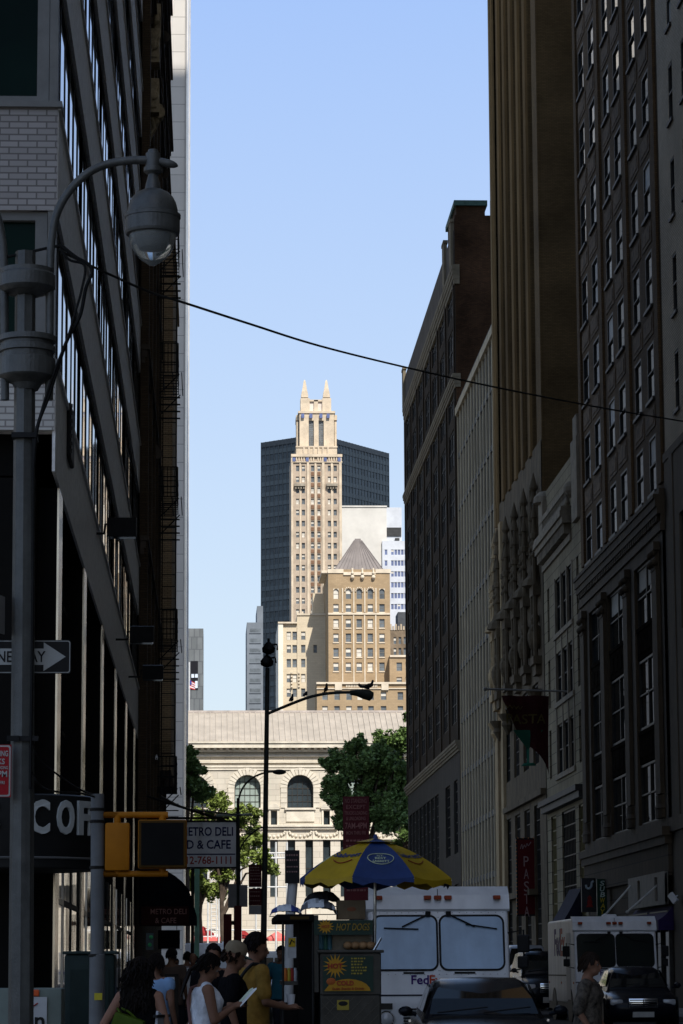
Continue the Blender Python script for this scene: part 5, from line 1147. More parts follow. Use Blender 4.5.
MB().lathe([(.19, zz(234)), (.19, zz(238)), (.175, zz(246)), (.145, zz(253)), (.09, zz(260)), (.03, zz(265)), (.004, zz(266))][::-1], (a.x, LD, 0), 24, cap=False).build('globe', gm, SL_, smooth=True)
MB().lathe([(.12, zz(230)), (.115, zz(240)), (.09, zz(247)), (.04, zz(249))][::-1], (a.x, LD, 0), 18).build('reflector', mat('lamp_reflector', (.06, .06, .056), .4), SL_, smooth=True)
b = MB(); b.box(l_(30, 438).x-.14, l_(30, 438).x+.06, LD-.13, LD+.13, l_(30, 440).z, l_(30, 435).z); b.build('band', black, SL_)
MB().box(lb.x-.12, lb.x+.11, LD-.115, LD-.09, l_(20, 742).z, l_(20, 737).z).box(l_(8, 740).x, l_(20, 740).x, LD-.14, LD-.1, l_(20, 742).z, l_(20, 737).z).build('sign_bracket', black, SL_)
# --- signs on it
oc = P(22.5, 655, LD); ow = 95/126; t = thing('one_way_sign', 'black one way sign with white right-pointing arrow on the foreground lamp post', 'sign', (oc.x, LD+.13, oc.z), world=False)
MB().prism(rrect(0, 0, ow, .27, .02), 'y', 0, .01).build('plate', sgn_black, t)
MB().prism(rrect(0, 0, ow-.012, .258, .02), 'y', -.002, .001).build('border', sgn_white, t); MB().prism(rrect(0, 0, ow-.026, .244, .016), 'y', -.004, 0).build('face', sgn_black, t)
MB().prism([(-.34, -.065), (.16, -.065), (.16, -.115), (.335, 0), (.16, .115), (.16, .065), (-.34, .065)], 'y', -.007, -.003).build('arrow', sgn_white, t)
MB().add(text('ONE WAY', h=.09, w=.47, bold=.01, ext=.002), T(-.06, -.011, 0)).build('lettering', sgn_black, t, fix=False)
c = P(-8, 771, LD-.15); sign('parking_sign', 'red no standing sign with white lettering at the left edge of the lamp post', (c.x, LD-.16, c.z), .3, .41, sgn_red, [('NO STANDING', .66, .045, sgn_white, .02, .25), ('TRUCKS', .36, .045, sgn_white, .02, .2), ('LOADING & UNLOADING', .12, .025, sgn_white, .01, .25), ('7AM-7PM', -.12, .05, sgn_white, .02, .24), ('MON THRU FRI', -.45, .025, sgn_white, .01, .2)], frame=sgn_white, group=None)
c = P(10, 615, LD); t = sign('street_sign', 'dark narrow sign plate turned almost edge-on to the lamp post', (c.x-.08, LD-.1, c.z), .3, .3, sgn_back, [], rz=R(76))
# --- pedestrian signal pole
SD = 24.5; sbp = P(97, 1000, SD); st_ = P(97.5, 794, SD)
t = thing('signal_pole', 'short grey post with bands beside the coffee shop, carrying the walk signals', 'post', (sbp.x, SD, 0))
MB().tube([(sbp.x, SD, 0), (sbp.x, SD, P(97, 955, SD).z), (sbp.x, SD, P(97, 954, SD).z), st_], [.066, .066, .058, .056], 16).build('pole', gal, t, smooth=True)
for y in (811, 823, 869, 957): MB().lathe([(.061, 0), (.064, .005), (.064, .02), (.061, .025)], (st_.x, SD, P(97, y, SD).z), 16).build('band', iron, t)
MB().box(sbp.x-.02, sbp.x+.045, SD-.069, SD-.062, P(97, 1000, SD).z, P(97, 993, SD).z).build('sticker', mat('yellow_sticker', (.5, .42, .04), .5), t)
yls = mat('signal_yellow', (.36, .13, .006), .5, .12, 3)
def walk(label, px0, px1, py0, py1, face):
    a, b_ = P(px0, py1, SD), P(px1, py0, SD); t = thing('walk_signal', label, 'walk signal', ((a.x+b_.x)/2, SD, (a.z+b_.z)/2), group='yellow walk signals on the grey post')
    MB().box(a.x, b_.x, SD-.08, SD+.12, a.z, b_.z, bev=.02).build('housing', yls, t, smooth=True)
    if face:
        MB().box(a.x+.008, b_.x-.008, SD-.12, SD-.075, a.z+.008, b_.z-.008, bev=.008).build('visor', mat('visor_dark_yellow', (.07, .035, .006), .7, .2, 4), t)
        m_ = MB().box(a.x+.028, b_.x-.028, SD-.128, SD-.11, a.z+.028, b_.z-.028); o = m_.build('screen', mat('screen_black', (.012, .012, .012), .9, spec=0), t); gr = MB()
        for i in range(22): x = a.x+.04+i*(b_.x-a.x-.08)/21; gr.box(x-.001, x+.001, SD-.134, SD-.127, a.z+.04, b_.z-.04)
        for i in range(22): z = a.z+.04+i*(b_.z-a.z-.08)/21; gr.box(a.x+.04, b_.x-.04, SD-.1335, SD-.1275, z-.001, z+.001)
        gr.build('louvre', mat('louvre_black', (.006, .006, .006), .9, spec=0), o)
        f_ = MB(); q = P(150, 850, SD); f_.ball((q.x, SD-.136, q.z+.032), .011, 8); f_.obox((q.x, SD-.136, q.z+.005), (.018, 0, 0), (0, .002, 0), (0, 0, .016)); f_.obox((q.x-.014, SD-.136, q.z-.025), (.005, 0, .002), (0, .002, 0), (-.004, 0, .018)); f_.obox((q.x+.014, SD-.136, q.z-.025), (.005, 0, -.002), (0, .002, 0), (.004, 0, .018)); f_.build('walking_figure', mat('pale_figure', (.6, .6, .58), .5), o)
    for py in (815, 874):
        q = P(98, py, SD); MB().tube([(q.x, SD, q.z), (P(168 if face else 118, py, SD).x, SD, q.z)], .027, 10).tube([(P((px0+px1)/2, py, SD).x, SD, q.z), (P((px0+px1)/2, py, SD).x, SD, (a.z if py > 850 else b_.z))], .03, 10).build('bracket', yls, t, smooth=True)
    return t
walk('yellow walk signal with dark louvred face turned to the camera', 138, 187, 820, 869, True); walk('yellow walk signal seen from its blank side next to the post', 105, 130, 823, 871, False)
# --- coffee shop drum sign
cxm, cym, cr = -2.48, 37.55, 1.06; z0, z1 = P(60, 852, 37).z, P(60, 797, 37).z
CS = thing('shop_sign', 'round black corner sign with large white letters of a coffee shop', 'shop sign', (cxm, cym, z0))
MB().lathe([(cr-.03, -.22), (cr-.01, -.2), (cr-.01, -.02), (cr, 0), (cr, z1-z0), (cr-.05, z1-z0+.02)], (cxm, cym, z0), 48).build('drum', sgn_black, CS, smooth=True)
MB().lathe([(cr+.004, -.1), (cr+.02, -.085), (cr+.004, -.07)], (cxm, cym, z0), 48, cap=False).build('trim', mat('dull_tube_trim', (.1, .1, .1), .4, .1, 3), CS, smooth=True)
q = MB(); lh = .43; zc = (P(60, 799, 36.5).z+P(60, 834, 36.5).z)/2
for ch, a_ in (("'S", -14), ('C', 19), ('O', 38), ('F', 55), ('F', 67), ('E', 92), ('E', 110)):
    gl = text(ch, h=lh, bold=.028, ext=.02)
    for v in gl.v: pass
    k = .25/max(.01, max(v[0] for v in gl.v)-min(v[0] for v in gl.v)) if ch in 'CO' else .235/max(.01, max(v[0] for v in gl.v)-min(v[0] for v in gl.v))
    w0 = MB(); w0.f = gl.f; w0.mi = gl.mi
    for v in gl.v: th = R(a_)+v[0]*k/cr; rr = cr+.022-v[1]; w0.v.append((cxm+rr*math.sin(th), cym-rr*math.cos(th), zc+v[2]))
    q.add(w0)
q.build('lettering', sgn_white, CS, fix=False)
# --- deli signs
dn = mat('sign_navy', (.02, .03, .10), .6, .1, 3); dr = mat('sign_dull_red', (.35, .04, .035), .6, .1, 3)
a, b_ = P(178, 867, 88), P(236, 822, 88); w_, h_ = b_.x-a.x, b_.z-a.z
t = sign('deli_sign', 'white hanging deli and cafe sign with blue letters and red telephone number', ((a.x+b_.x)/2, 88, (a.z+b_.z)/2), w_, h_, mat('sign_dirty_white', (.72, .74, .76), .6, .08, 2), [('METRO DELI', .58, .27, dn, .02, w_*.90), ('D & CAFE', -.0, .27, dn, .02, w_*.76, w_*.03), ('212-768-1111', -.70, .235, dr, .015, w_*.88, -w_*.02)], cat='shop sign', th=.2)
b = MB(); b.box(-w_/2-.03, w_/2+.03, -.02, .22, h_/2, h_/2+.05); b.box(-w_/2-.03, w_/2+.03, -.02, .22, -h_/2-.05, -h_/2); b.box(w_/2, w_/2+.04, -.02, .22, -h_/2, h_/2); b.box(-w_/2-.04, -w_/2, -.02, .22, -h_/2, h_/2); b.build('frame', sgn_black, t); MB().box(-w_/2+.02, w_/2-.02, -.012, -.002, -h_*.232, -h_*.205).build('rule', dn, t)
q = MB(); c0_ = Vector(((a.x+b_.x)/2, 88, (a.z+b_.z)/2))
def lc(px, py, Y=88): p = P(px, py, Y); return Vector((p.x, Y, p.z))-c0_
q.tube([lc(150, 796)-Vector((.1, 0, 0)), lc(226, 821)], .04, 6); q.tube([(-2.07-c0_.x, 0, h_/2+.12), (w_/2-.2, 0, h_/2+.12)], .035, 6)
for x in (-.5, .5): q.tube([(x, 0, h_/2), (x, 0, h_/2+.12)], .02, 6)
q.build('bracket', iron, t)
A = awning('dark rounded awning with small reddish deli lettering on its end panel', 86, 91.5, 2.78, 4.55, 1.66, mat('black_canvas', (.006, .008, .012), .9, .2, 3, spec=.03), XL, 1, dome=True)
bpn = MB().box(XL+.05, -.62, 85.93, 85.98, 2.8, 3.35); bpn.build('end_panel', mat('maroon_canvas', (.03, .008, .008), .8), A)
q = MB().add(text('METRO DELI', h=.16, w=1.05, bold=.01), T(-1.22, 85.92, 3.2)).add(text('& CAFE', h=.16, w=.62, bold=.01), T(-1.3, 85.92, 2.94)); q.build('lettering', mat('faded_red_lettering', (.3, .17, .15), .8), A, fix=False)
hbd = thing('hanging_board', 'dark board hanging under the rounded deli awning', 'shop sign', P(169, 939, 92)); q0, q1 = P(158, 949, 92), P(180, 930, 92); MB().box(q0.x, q1.x, 92, 92.08, q0.z, q1.z, bev=.01).build('board', sgn_black, hbd); MB().tube([(q0.x+.1, 92.04, q1.z), (q0.x+.1, 92.04, q1.z+.4)], .012, 5).build('chain', iron, hbd); MB().tube([(q1.x-.1, 92.04, q1.z), (q1.x-.1, 92.04, q1.z+.4)], .012, 5).build('chain', iron, hbd)
t = thing('green_post', 'pale green square post below the hanging deli sign', 'post', (P(196.5, 960, 100).x, 100, .14)); a, b_ = P(194.2, 960, 100), P(199.5, 868, 100)
MB().box(a.x, b_.x, 100, 100.2, .14, b_.z).build('shaft', mat('pale_green_paint', (.3, .6, .45), .5, .15, 2), t); MB().box(a.x-.12, a.x-.004, 100, 100.2, .14, b_.z).build('edge', iron, t); MB().box(a.x-.2, b_.x+.1, 99.9, 100.3, .14, .3).build('base', iron, t)
# --- middle street lamp with cameras and pigeons
MD = 66.0
def m_(px, py, dy=0): p = P(px, py, MD); return Vector((p.x, MD+dy, p.z))
lampm = mat('dark_green_lamp_paint', (.035, .04, .038), .5, .2, 3); mb_ = m_(263, 985); mb_.z = .14
ML = thing('street_lamp', 'tall dark street lamp with one curved arm reaching right across the library', 'street lamp', mb_)
MB().tube([mb_, mb_+Vector((0, 0, 1.2)), m_(265, 850), m_(267.5, 668)], [.1, .075, .062, .048], 10).build('pole', lampm, ML, smooth=True); MB().lathe([(.22, 0), (.22, .4), (.14, .6), (.1, .9)], mb_, 8).build('base', lampm, ML)
MB().tube(smooth_path([m_(267, 714), m_(280, 708.5), m_(296, 702), m_(310, 697), m_(324, 694), m_(338, 692.6), m_(352, 692.3)]), .034, 8).build('arm', lampm, ML, smooth=True)
hd = MB(); ax = m_(350, 692.3)
for i, (dx, r0, r1, dz) in enumerate(((0, .04, .04, 0), (.15, .09, .06, 0), (.3, .14, .09, -.02), (.45, .15, .1, -.05), (.52, .11, .06, -.05), (.54, .02, .01, -.04))):
    for k in range(14): an = 2*math.pi*k/14; hd.v.append((ax.x+dx, MD+r0*math.cos(an), ax.z+dz+r1*math.sin(an)*(1 if math.sin(an) > 0 else 1.5)))
    if i:
        for k in range(14): hd.f.append(((i-1)*14+k, (i-1)*14+(k+1) % 14, i*14+(k+1) % 14, i*14+k)); hd.mi.append(0)
hd.build('lamp_head', lampm, ML, smooth=True)
for (px, py, lab, d) in ((268.5, 648, 'uppermost small camera on top of the dark lamp pole', -1), (267, 661, 'lower camera clamped beneath the other on the dark lamp pole', 1)):
    c_ = m_(px, py); t = thing('traffic_camera', lab, 'camera', c_, group='cameras on the lamp pole'); MB().lathe([(.05, -.14), (.14, -.1), (.15, .0), (.09, .08), (.05, .13)], c_, 12).build('housing', black, t, smooth=True); MB().tube([c_+Vector((-.05, -.02, .05)), c_+Vector((.19, -.12, .07)), c_+Vector((.2, -.12, -.06))], .022, 6).build('bracket', black, t); MB().add(MB().lathe([(.075, 0), (.085, .14), (.06, .15)], (0, 0, 0), 10), T(c_.x-.03*d, MD-.12, c_.z-.03, 0, R(80))).build('lens_hood', black, t); MB().tube([(c_.x, MD, c_.z-.15), (c_.x, MD, c_.z+.22)], .03, 6).build('stem', black, t)
def pigeon(px, py, lab, face, lie=0):
    p = m_(px, py); b = MB(); d = face
    b.ball((0, 0, .085), .07, 10, 0, 1.35, .85, .85 if not lie else .6); b.tube([(d*.05, 0, .1), (d*.085, 0, .17 if not lie else .12), (d*.09, 0, .2 if not lie else .13)], [.05, .034, .03], 8); b.ball((d*.095, 0, .205 if not lie else .14), .034, 8); b.tube([(d*.12, 0, .2 if not lie else .14), (d*.15, 0, .19 if not lie else .13)], [.012, .003], 5); b.tube([(-d*.06, 0, .08), (-d*.2, 0, .03)], [.045, .025], 8)
    for y in (-.02, .02): b.tube([(0, y, .03), (0, y, 0)], .007, 4)
    o = b.build('pigeon', mat('dark_feathers', (.03, .03, .035), .7, .3, 12), smooth=True); o.location = p; o.rotation_euler = (0, 0, R(8) if px > 360 else R(72 if face > 0 else 100)); o.scale = (.8, .8, .85); tag(o, lab, 'bird', 'pigeons on the lamp arm')
for args in ((291.5, 702.3, 'pigeon perched lowest on the lamp arm, nearest the pole', 1), (305.5, 697.3, 'pigeon second from the pole, sitting low on the lamp arm', 1, 1), (326, 692.3, 'upright pigeon in the middle of the lamp arm', -1), (362.5, 689.8, 'pigeon crouching flat on the lamp head', -1, 1), (369.5, 688.6, 'pigeon standing at the tip of the lamp head', 1)): pigeon(*args)
# signs strapped to its pole
c_ = P(255, 889, MD); sign('parking_sign', 'upper dark red parking sign left of the dark lamp pole', (c_.x, MD-.1, P(255, 876, MD).z), .29, .5, sgn_dred, [('~', .75, .05, swd, .01), ('~', .5, .045, swd, .01), ('~', .22, .03, swd, .01), ('~', 0, .04, swd, .01), ('~', -.3, .045, swd, .01), ('~', -.6, .03, swd, .01)], group='parking signs on the dark lamp pole')
sign('parking_sign', 'lower dark red parking sign on the dark lamp pole, above the grey plate', (c_.x, MD-.1, P(255, 897, MD).z), .29, .38, sgn_dred, [('~', .6, .04, swd, .01), ('~', .1, .045, swd, .01), ('~', -.45, .035, swd, .01)], group='parking signs on the dark lamp pole')
sign('sign_plate', 'plain grey plate below the dark red signs on the lamp pole', (c_.x, MD-.09, P(255, 910, MD).z), .28, .2, sgn_back, [])
# --- thin lamp further down the street
TD = 109.0
def t_(px, py): p = P(px, py, TD); return Vector((p.x, TD, p.z))
tb_ = t_(238, 985); tb_.z = .14; TL = thing('street_lamp', 'thin far street lamp with upward curving arm between the arched windows', 'street lamp', tb_)
MB().tube([tb_, t_(238.3, 880), t_(238, 815), t_(238, 798)], [.12, .085, .06, .05], 8).build('pole', lampm, TL, smooth=True)
MB().tube(smooth_path([t_(238, 812), t_(239, 798), t_(244, 786), t_(254, 777), t_(266, 772.5), t_(275, 771.5)]), .035, 8).build('arm', lampm, TL, smooth=True); MB().tube(smooth_path([t_(238, 862), t_(240, 850), t_(247, 838), t_(258, 829), t_(268, 826)]), .03, 6).build('arm', lampm, TL, smooth=True)
a = t_(274, 771.5); MB().ball((a.x+.2, TD, a.z-.02), .2, 12, 0, 1.3, .7, .5).build('lamp_head', lampm, TL, smooth=True)
MB().tube([t_(216, 815.5), t_(252, 814.5)], .05, 8).build('cross_arm', mat('pale_arm', (.35, .4, .36), .5), TL); MB().box(t_(228, 884).x, t_(236.5, 884).x, TD-.14, TD-.1, t_(228, 908).z, t_(228, 884).z).build('sign_back', sgn_back, TL); MB().box(t_(239.5, 884).x, t_(247.5, 884).x, TD-.14, TD-.1, t_(240, 907).z, t_(240, 885).z).build('sign_back', sgn_back, TL)
t = thing('traffic_signal', 'dark red sign cluster and signal box low on the thin lamp pole', 'signal', t_(232, 930)); a, b_ = t_(223.5, 950), t_(241.5, 914)
MB().box(a.x, a.x+.3, TD-.3, TD-.05, a.z, b_.z, bev=.03).build('box', mat('dark_red_box', (.1, .015, .015), .6), t); MB().box(b_.x-.28, b_.x, TD-.3, TD-.05, a.z, b_.z+.3, bev=.03).build('box', mat('dark_red_box', (.1, .015, .015)), t); MB().box(a.x, b_.x, TD-.2, TD-.15, t_(230, 925).z, t_(230, 921).z).build('bracket', iron, t)
# --- big red parking signs behind the cart
RD = 36.0; c1 = P(356, 824, RD); t = thing('sign_post', 'steel post carrying the big red sign behind the hot dog umbrella', 'post', (c1.x, RD+.03, .14)); MB().box(c1.x-.03, c1.x+.03, RD+.02, RD+.06, .14, c1.z+.2).build('post', gal, t)
sw = mat('faded_white_lettering', (.15, .06, .055), .7)
sign('parking_sign', 'big red no standing sign rising above the yellow and blue umbrella', (c1.x, RD, c1.z), .325, .68, sgn_dred, [('NO STANDING', .84, .055, sw, .01, .27), ('EXCEPT', .62, .05, sw, .01), ('TRUCKS LOADING', .40, .045, sw, .01, .28), ('& UNLOADING', .2, .045, sw, .01, .24), ('7AM-4PM', -.06, .075, sw, .015, .27), ('MON THRU FRI', -.32, .045, sw, .01, .24), ('~', -.6, .04, sw, .01), ('~', -.8, .04, sw, .01)], rz=R(-6))
c2_ = P(356, 880, RD); sign('parking_sign', 'dark red lower sign half hidden under the umbrella', (c2_.x, RD, c2_.z), .3, .5, sgn_dred, [('~', .6, .05, sw, .01), ('~', .1, .06, sw, .01), ('~', -.5, .04, sw, .01)], rz=R(-6))
c3 = P(292, 867, 40); t = thing('sign_post', 'pale leaning pipe below the black sign left of the cart', 'post', (P(290, 912, 40).x, 40, .14)); MB().tube([(P(290, 912, 40).x-.05, 40, .14), P(290.5, 912, 40), P(294, 868, 40)], .07, 10).build('pipe', mat('pale_pipe', (.4, .4, .4), .5, .1, 2), t, smooth=True)
sign('parking_sign', 'small black sign with faint text beside the yellow umbrella', (c3.x, 39.9, c3.z), .2, .45, sgn_black, [('~', .7, .04, swd, .01), ('~', .4, .035, swd, .01), ('~', 0, .03, swd, .01), ('~', -.3, .03, swd, .01)], rz=R(-5))
# --- right side signs
PS = mat('pasta_red', (.085, .005, .007), .55, .1, 2); pw = mat('pale_pink_lettering', (.3, .2, .19), .6)
a, b_ = P(517, 916, 145), P(535.5, 838, 145); w_, h_ = b_.x-a.x, b_.z-a.z; t = thing('restaurant_sign', 'tall red vertical pasta restaurant sign edged with small bulbs', 'shop sign', ((a.x+b_.x)/2, 145, (a.z+b_.z)/2), world=False)
MB().box(-w_/2, w_/2, 0, .3, -h_/2, h_/2).build('cabinet', sgn_black, t); MB().box(-w_/2+.08, w_/2-.08, -.02, .02, -h_/2+.08, h_/2-.08).build('face', PS, t)
q = MB()
for i, ch in enumerate('PASTA'): q.add(text(ch, h=.5, w=.25, bold=.0), T(.0, -.03, h_*.2-i*.62))
q.tube(smooth_path([(-.28, -.03, h_*.36), (-.2, -.03, h_*.42), (-.16, -.03, h_*.36), (-.08, -.03, h_*.41), (-.02, -.03, h_*.38), (.06, -.03, h_*.43), (.12, -.03, h_*.40), (.26, -.03, h_*.45)]), .018, 5); q.build('lettering', pw, t, fix=False)
bulb = mat('sign_bulb', (.35, .12, .03), .4, .1, 3)
for i in range(20):
    for s_ in (-1, 1): MB().ball((s_*w_/2, -.03, -h_/2+.1+i*(h_-.2)/19), .035, 6).build('bulb', bulb, t)
for i in range(4): MB().ball((-w_/2+.1+i*(w_-.2)/3, -.03, h_/2), .035, 6).build('bulb', bulb, t)
MB().box(w_/2, w_/2+.5, .1, .16, h_/2-.5, h_/2-.42).box(w_/2, w_/2+.5, .1, .16, -h_/2+.4, -h_/2+.48).build('bracket', iron, t)
# flag on a horizontal pole
FD = 131.0; a, b_ = P(485, 689, FD), P(581, 692, FD)
t = thing('banner_pole', 'slim horizontal pole sticking out from the limestone front, holding the dark banner', 'flagpole', b_); MB().tube([a, (b_.x+.3, FD, b_.z)], .045, 8).ball(a, .09, 8).build('pole', mat('pole_grey', (.2, .19, .17), .5), t, smooth=True)
t = thing('banner', 'dark maroon pasta banner with green glass emblem and slanting lower edge', 'banner', P(525, 697, FD)); o_ = Vector(t.location)
def fl(px, py, k=0): p = P(px, py, FD); return Vector((p.x, FD+.18*math.sin(px*.22)+.1*math.sin(py*.07)-k, p.z))
b = MB(); nx, nz = 16, 14
def fp2(u, v):   # top edge straight, left edge slants in
    xl = 501+(533-501)*v**1.15+ (0 if v < .75 else (v-.75)*55); xr = 549; yb = 758+(776-758)*u
    return (xl+(xr-xl)*u, 696+(yb-696)*v)
for i in range(nx):
    for j in range(nz): b.quad(*[fl(*fp2(u/nx, v/nz)) for u, v in ((i, j+1), (i+1, j+1), (i+1, j), (i, j))])
b.build('cloth', mat('maroon_cloth', (.035, .008, .008), .85, .25, 1.5), t, smooth=True, fix=False)
q = MB(); gt = text('PASTA', w=40, h=9.5, bold=.01, ext=0); q.f += gt.f; q.mi += gt.mi; q.v += [tuple(fl(526+v[0], 719-v[2], .05)) for v in gt.v]; q.build('lettering', mat('dull_gold', (.09, .07, .02), .7), t, fix=False)
q = MB(); q.tube([fl(505+i*2.2, 707+(1.6 if i % 2 else -1.6)+i*.1, .06) for i in range(9)], .025, 5); q.build('lettering', mat('dull_gold', (.09, .07, .02), .7), t, fix=False)
q = MB(); E_ = [(513, 730), (543, 730), (529, 749), (528, 762), (537, 765), (519, 765), (526, 762), (526, 749)]
q.poly([fl(*p, .06) for p in E_[:2]+[(528, 750)]]); q.poly([fl(*p, .06) for p in ((526.6, 748), (529.4, 748), (529, 763), (527, 763))]); q.poly([fl(*p, .06) for p in ((521, 766), (536, 766), (533, 763), (524, 763))]); q.build('glass_emblem', mat('dull_green', (.012, .09, .055), .7), t, fix=False)
# sandwich shop and neighbouring sign
a, b_ = P(597.5, 916, 118), P(606.5, 879, 118); w_, h_ = b_.x-a.x, b_.z-a.z; t = thing('sandwich_shop_sign', 'narrow dark green vertical sandwich shop sign with white and yellow letters', 'shop sign', ((a.x+b_.x)/2, 118, (a.z+b_.z)/2), world=False); MB().box(-w_/2, w_/2, 0, .2, -h_/2, h_/2).build('cabinet', mat('dark_green_sign', (.006, .035, .022), .5, .1, 2), t); q = MB()
for i, ch in enumerate('SUBWAY'): q.add(text(ch, h=.2, w=.2, bold=.02, shear=.15), T(.02, -.012, h_/2-.17-i*(h_-.3)/5.2), 0 if i < 3 else 1)
q.build('lettering', [mat('pale_green_white', (.4, .5, .46), .6), mat('sign_yellow', (.45, .35, .03), .6)], t, fix=False)
a, b_ = P(582, 912, 121), P(596, 878, 121); w_, h_ = b_.x-a.x, b_.z-a.z; t = thing('shop_sign', 'dark square shop sign with white curved mark and red figure', 'shop sign', ((a.x+b_.x)/2, 121, (a.z+b_.z)/2), world=False); MB().box(-w_/2, w_/2, 0, .2, -h_/2, h_/2).build('cabinet', mat('dark_grey_sign', (.03, .03, .034), .5), t); MB().tube(smooth_path([(-.12, -.02, .42), (-.1, -.02, .3), (.0, -.02, .26), (.1, -.02, .36), (.12, -.02, .5), (.2, -.02, .58)]), .045, 6).build('mark', mat('pale_mark', (.42, .5, .55), .6), t); MB().lathe([(.14, 0), (.09, .15), (.12, .2), (.06, .34), (.1, .38), (.02, .48)], (.02, -.03, -.5), 10, 0, 1, .2).build('figure', mat('dull_red', (.2, .015, .015), .6), t)
t = thing('security_camera', 'small white security camera on the pale brick building', 'camera', P(673, 898, 100)); c_ = P(673, 898, 100); MB().obox(c_, (.09, -.06, -.14), (.05, .05, .01), (.05, -.03, .06)).build('housing', whitep, t); MB().tube([c_, (XR-.05, 100.4, c_.z+.1)], .03, 6).build('arm', whitep, t)
# --- hanging cables
cab = mat('cable_black', (.01, .01, .01), .6)
def cable(label, pts, r_=.014, sag=0, group='cables slung from the lamp post'):
    o = MB().tube(smooth_path(pts, 8), r_, 6).build('cable', cab, smooth=True, origin=pts[0]); tag(o, label, 'cable', group)
A0 = l_(58, 250); 
far_ = P(705, 424, 96); mids = []
for k in range(9): f_ = k/8; p = A0.lerp(Vector((far_.x, 112, far_.z)), f_); mids.append(p)
# follow the photographed sag: a slack span across the street
pts = []
for (px, py, f_) in ((58, 250, 0), (100, 270, .02), (150, 292, .05), (185, 303, .09), (250, 324, .17), (320, 346, .27), (400, 366, .4), (480, 384, .53), (560, 400, .7), (620, 411, .83), (700, 424, 1)):
    pts.append(P(px, py, 23+(96-23)*f_))
o = MB().tube(smooth_path(pts, 8), [.011]*8+[.011+.016*i/72 for i in range(73)], 6).build('cable', cab, smooth=True, origin=pts[0]); tag(o, 'long black cable slung across the street from lamp post to right-hand buildings', 'cable', 'cables slung from the lamp post')
cable('cable running left from the lamp collar out of frame', [l_(-30, 262), l_(0, 258), l_(25, 253), l_(52, 247), l_(62, 246)], .012)
cable('bundled cable drooping from the arm then down to the pole', [l_(60, 246, -.05), l_(75, 258, -.05), l_(92, 270, -.05), l_(86, 290, -.05), l_(80, 318, -.05), l_(66, 345, -.05), l_(50, 395, -.06), l_(38, 430, -.1), l_(34, 470, -.1)], .016)
cable('second slack cable looping beside the first at the lamp arm', [l_(60, 250, -.07), l_(70, 262, -.07), l_(85, 268, -.07), l_(82, 292, -.07), l_(74, 320, -.07), l_(68, 340, -.07), l_(58, 365, -.07), l_(46, 400, -.08), l_(36, 436, -.1)], .011)
cable('straight cable taped down the lamp post', [l_(34, 436, -.1), l_(33.5, 600, -.1), l_(32, 720, -.11), l_(31, 790, -.11)], .013)
cable('cable sagging from lamp post to the signal post top', [l_(31, 730, -.1), l_(38, 757, -.05), l_(55, 772, .2), l_(75, 783, .8), P(92, 794, SD)], .008)
cable('lower cable sagging between lamp post and signal post', [l_(31, 770, -.1), l_(40, 785, -.05), l_(52, 789, .3), l_(75, 787, .8), P(95, 797, SD)], .008)
cable('cable crossing from the signal bracket toward the deli sign', [P(160, 796, 60), P(185, 808, 75), P(212, 812, 95), P(240, 815, 108)], .03)
# --- pavement furniture bottom left
nb = thing('newspaper_box', 'pale green-grey news stand with poster and orange light at bottom left', 'news box', (P(30, 1010, 27).x, 27, 0)); a, b_ = P(-20, 1024, 27), P(62, 988, 27)
bevel_obj(MB().box(a.x, b_.x, 27, 27.6, .2, b_.z), .02, 2).build('body', mat('pale_green_box', (.16, .19, .17), .5, .15, 3), nb, smooth=True); q = P(36, 993, 27); MB().box(q.x-.03, q.x+.03, 26.97, 27.01, q.z-.03, q.z+.03, bev=.01).build('light', mat('orange_lens', (.6, .1, .03), .3), nb)
c_ = P(31, 1016, 27); ps_ = MB().box(P(18, 1010, 27).x, P(47, 1010, 27).x, 26.97, 27.002, .6, P(31, 997, 27).z); o = ps_.build('poster', mat('poster_paper', (.42, .43, .44), .6, .1, 2), nb); MB().add(text('on', h=.11, bold=.02), T(P(33, 1022, 27).x, 26.965, P(33, 1023, 27).z)).build('lettering', sgn_black, o, fix=False, origin=nb.location).location = (0, 0, 0); MB().tube([P(20, 1015, 27)+Vector((0, -.04, 0)), P(38, 1003, 27)+Vector((0, -.04, 0))], .006, 5).build('red_line', sgn_red, o, origin=nb.location).location = (0, 0, 0)
for x in (a.x+.1, b_.x-.1): MB().box(x-.03, x+.03, 27.1, 27.5, 0, .25).build('foot', iron, nb)
mbx = thing('storage_box', 'tall dark green street box standing behind the grey signal post', 'street box', (P(89, 1000, 29).x, 29, 0)); a, b_ = P(64, 1000, 29), P(115, 954, 29); bevel_obj(MB().box(a.x, b_.x, 29, 29.55, .2, b_.z), .03, 2).build('body', mat('dark_green_box', (.012, .022, .02), .5, .2, 3), mbx, smooth=True); MB().box(a.x-.02, b_.x+.02, 28.98, 29.57, b_.z, b_.z+.03, bev=.01).build('lid', mat('dark_green_lid', (.03, .045, .042), .45), mbx); MB().box(a.x+.05, b_.x-.05, 29.05, 29.5, 0, .22).build('plinth', iron, mbx); MB().box(a.x+.06, b_.x-.06, 28.985, 29.005, .5, b_.z-.15).build('door', mat('dark_green_box', (.012, .022, .02)), mbx)
sb = thing('sandwich_board', 'black wooden sandwich board with a sheet of white paper', 'sandwich board', (P(171, 995, 45).x, 45, .14)); a, b_ = P(164.5, 1010, 45), P(178.5, 974, 45); zt_ = b_.z
for d in (0, 1):
    y0_, y1_ = 45, 45.0+(.0 if d else 0); MB().obox(((a.x+b_.x)/2, 45+(.25 if d else -.0), (zt_+.14)/2), ((b_.x-a.x)/2, 0, 0), (0, .015, 0), (0, -.12 if d else .12, (zt_-.14)/2)).build('board', mat('board_black', (.02, .016, .012), .6, .2, 4), sb)
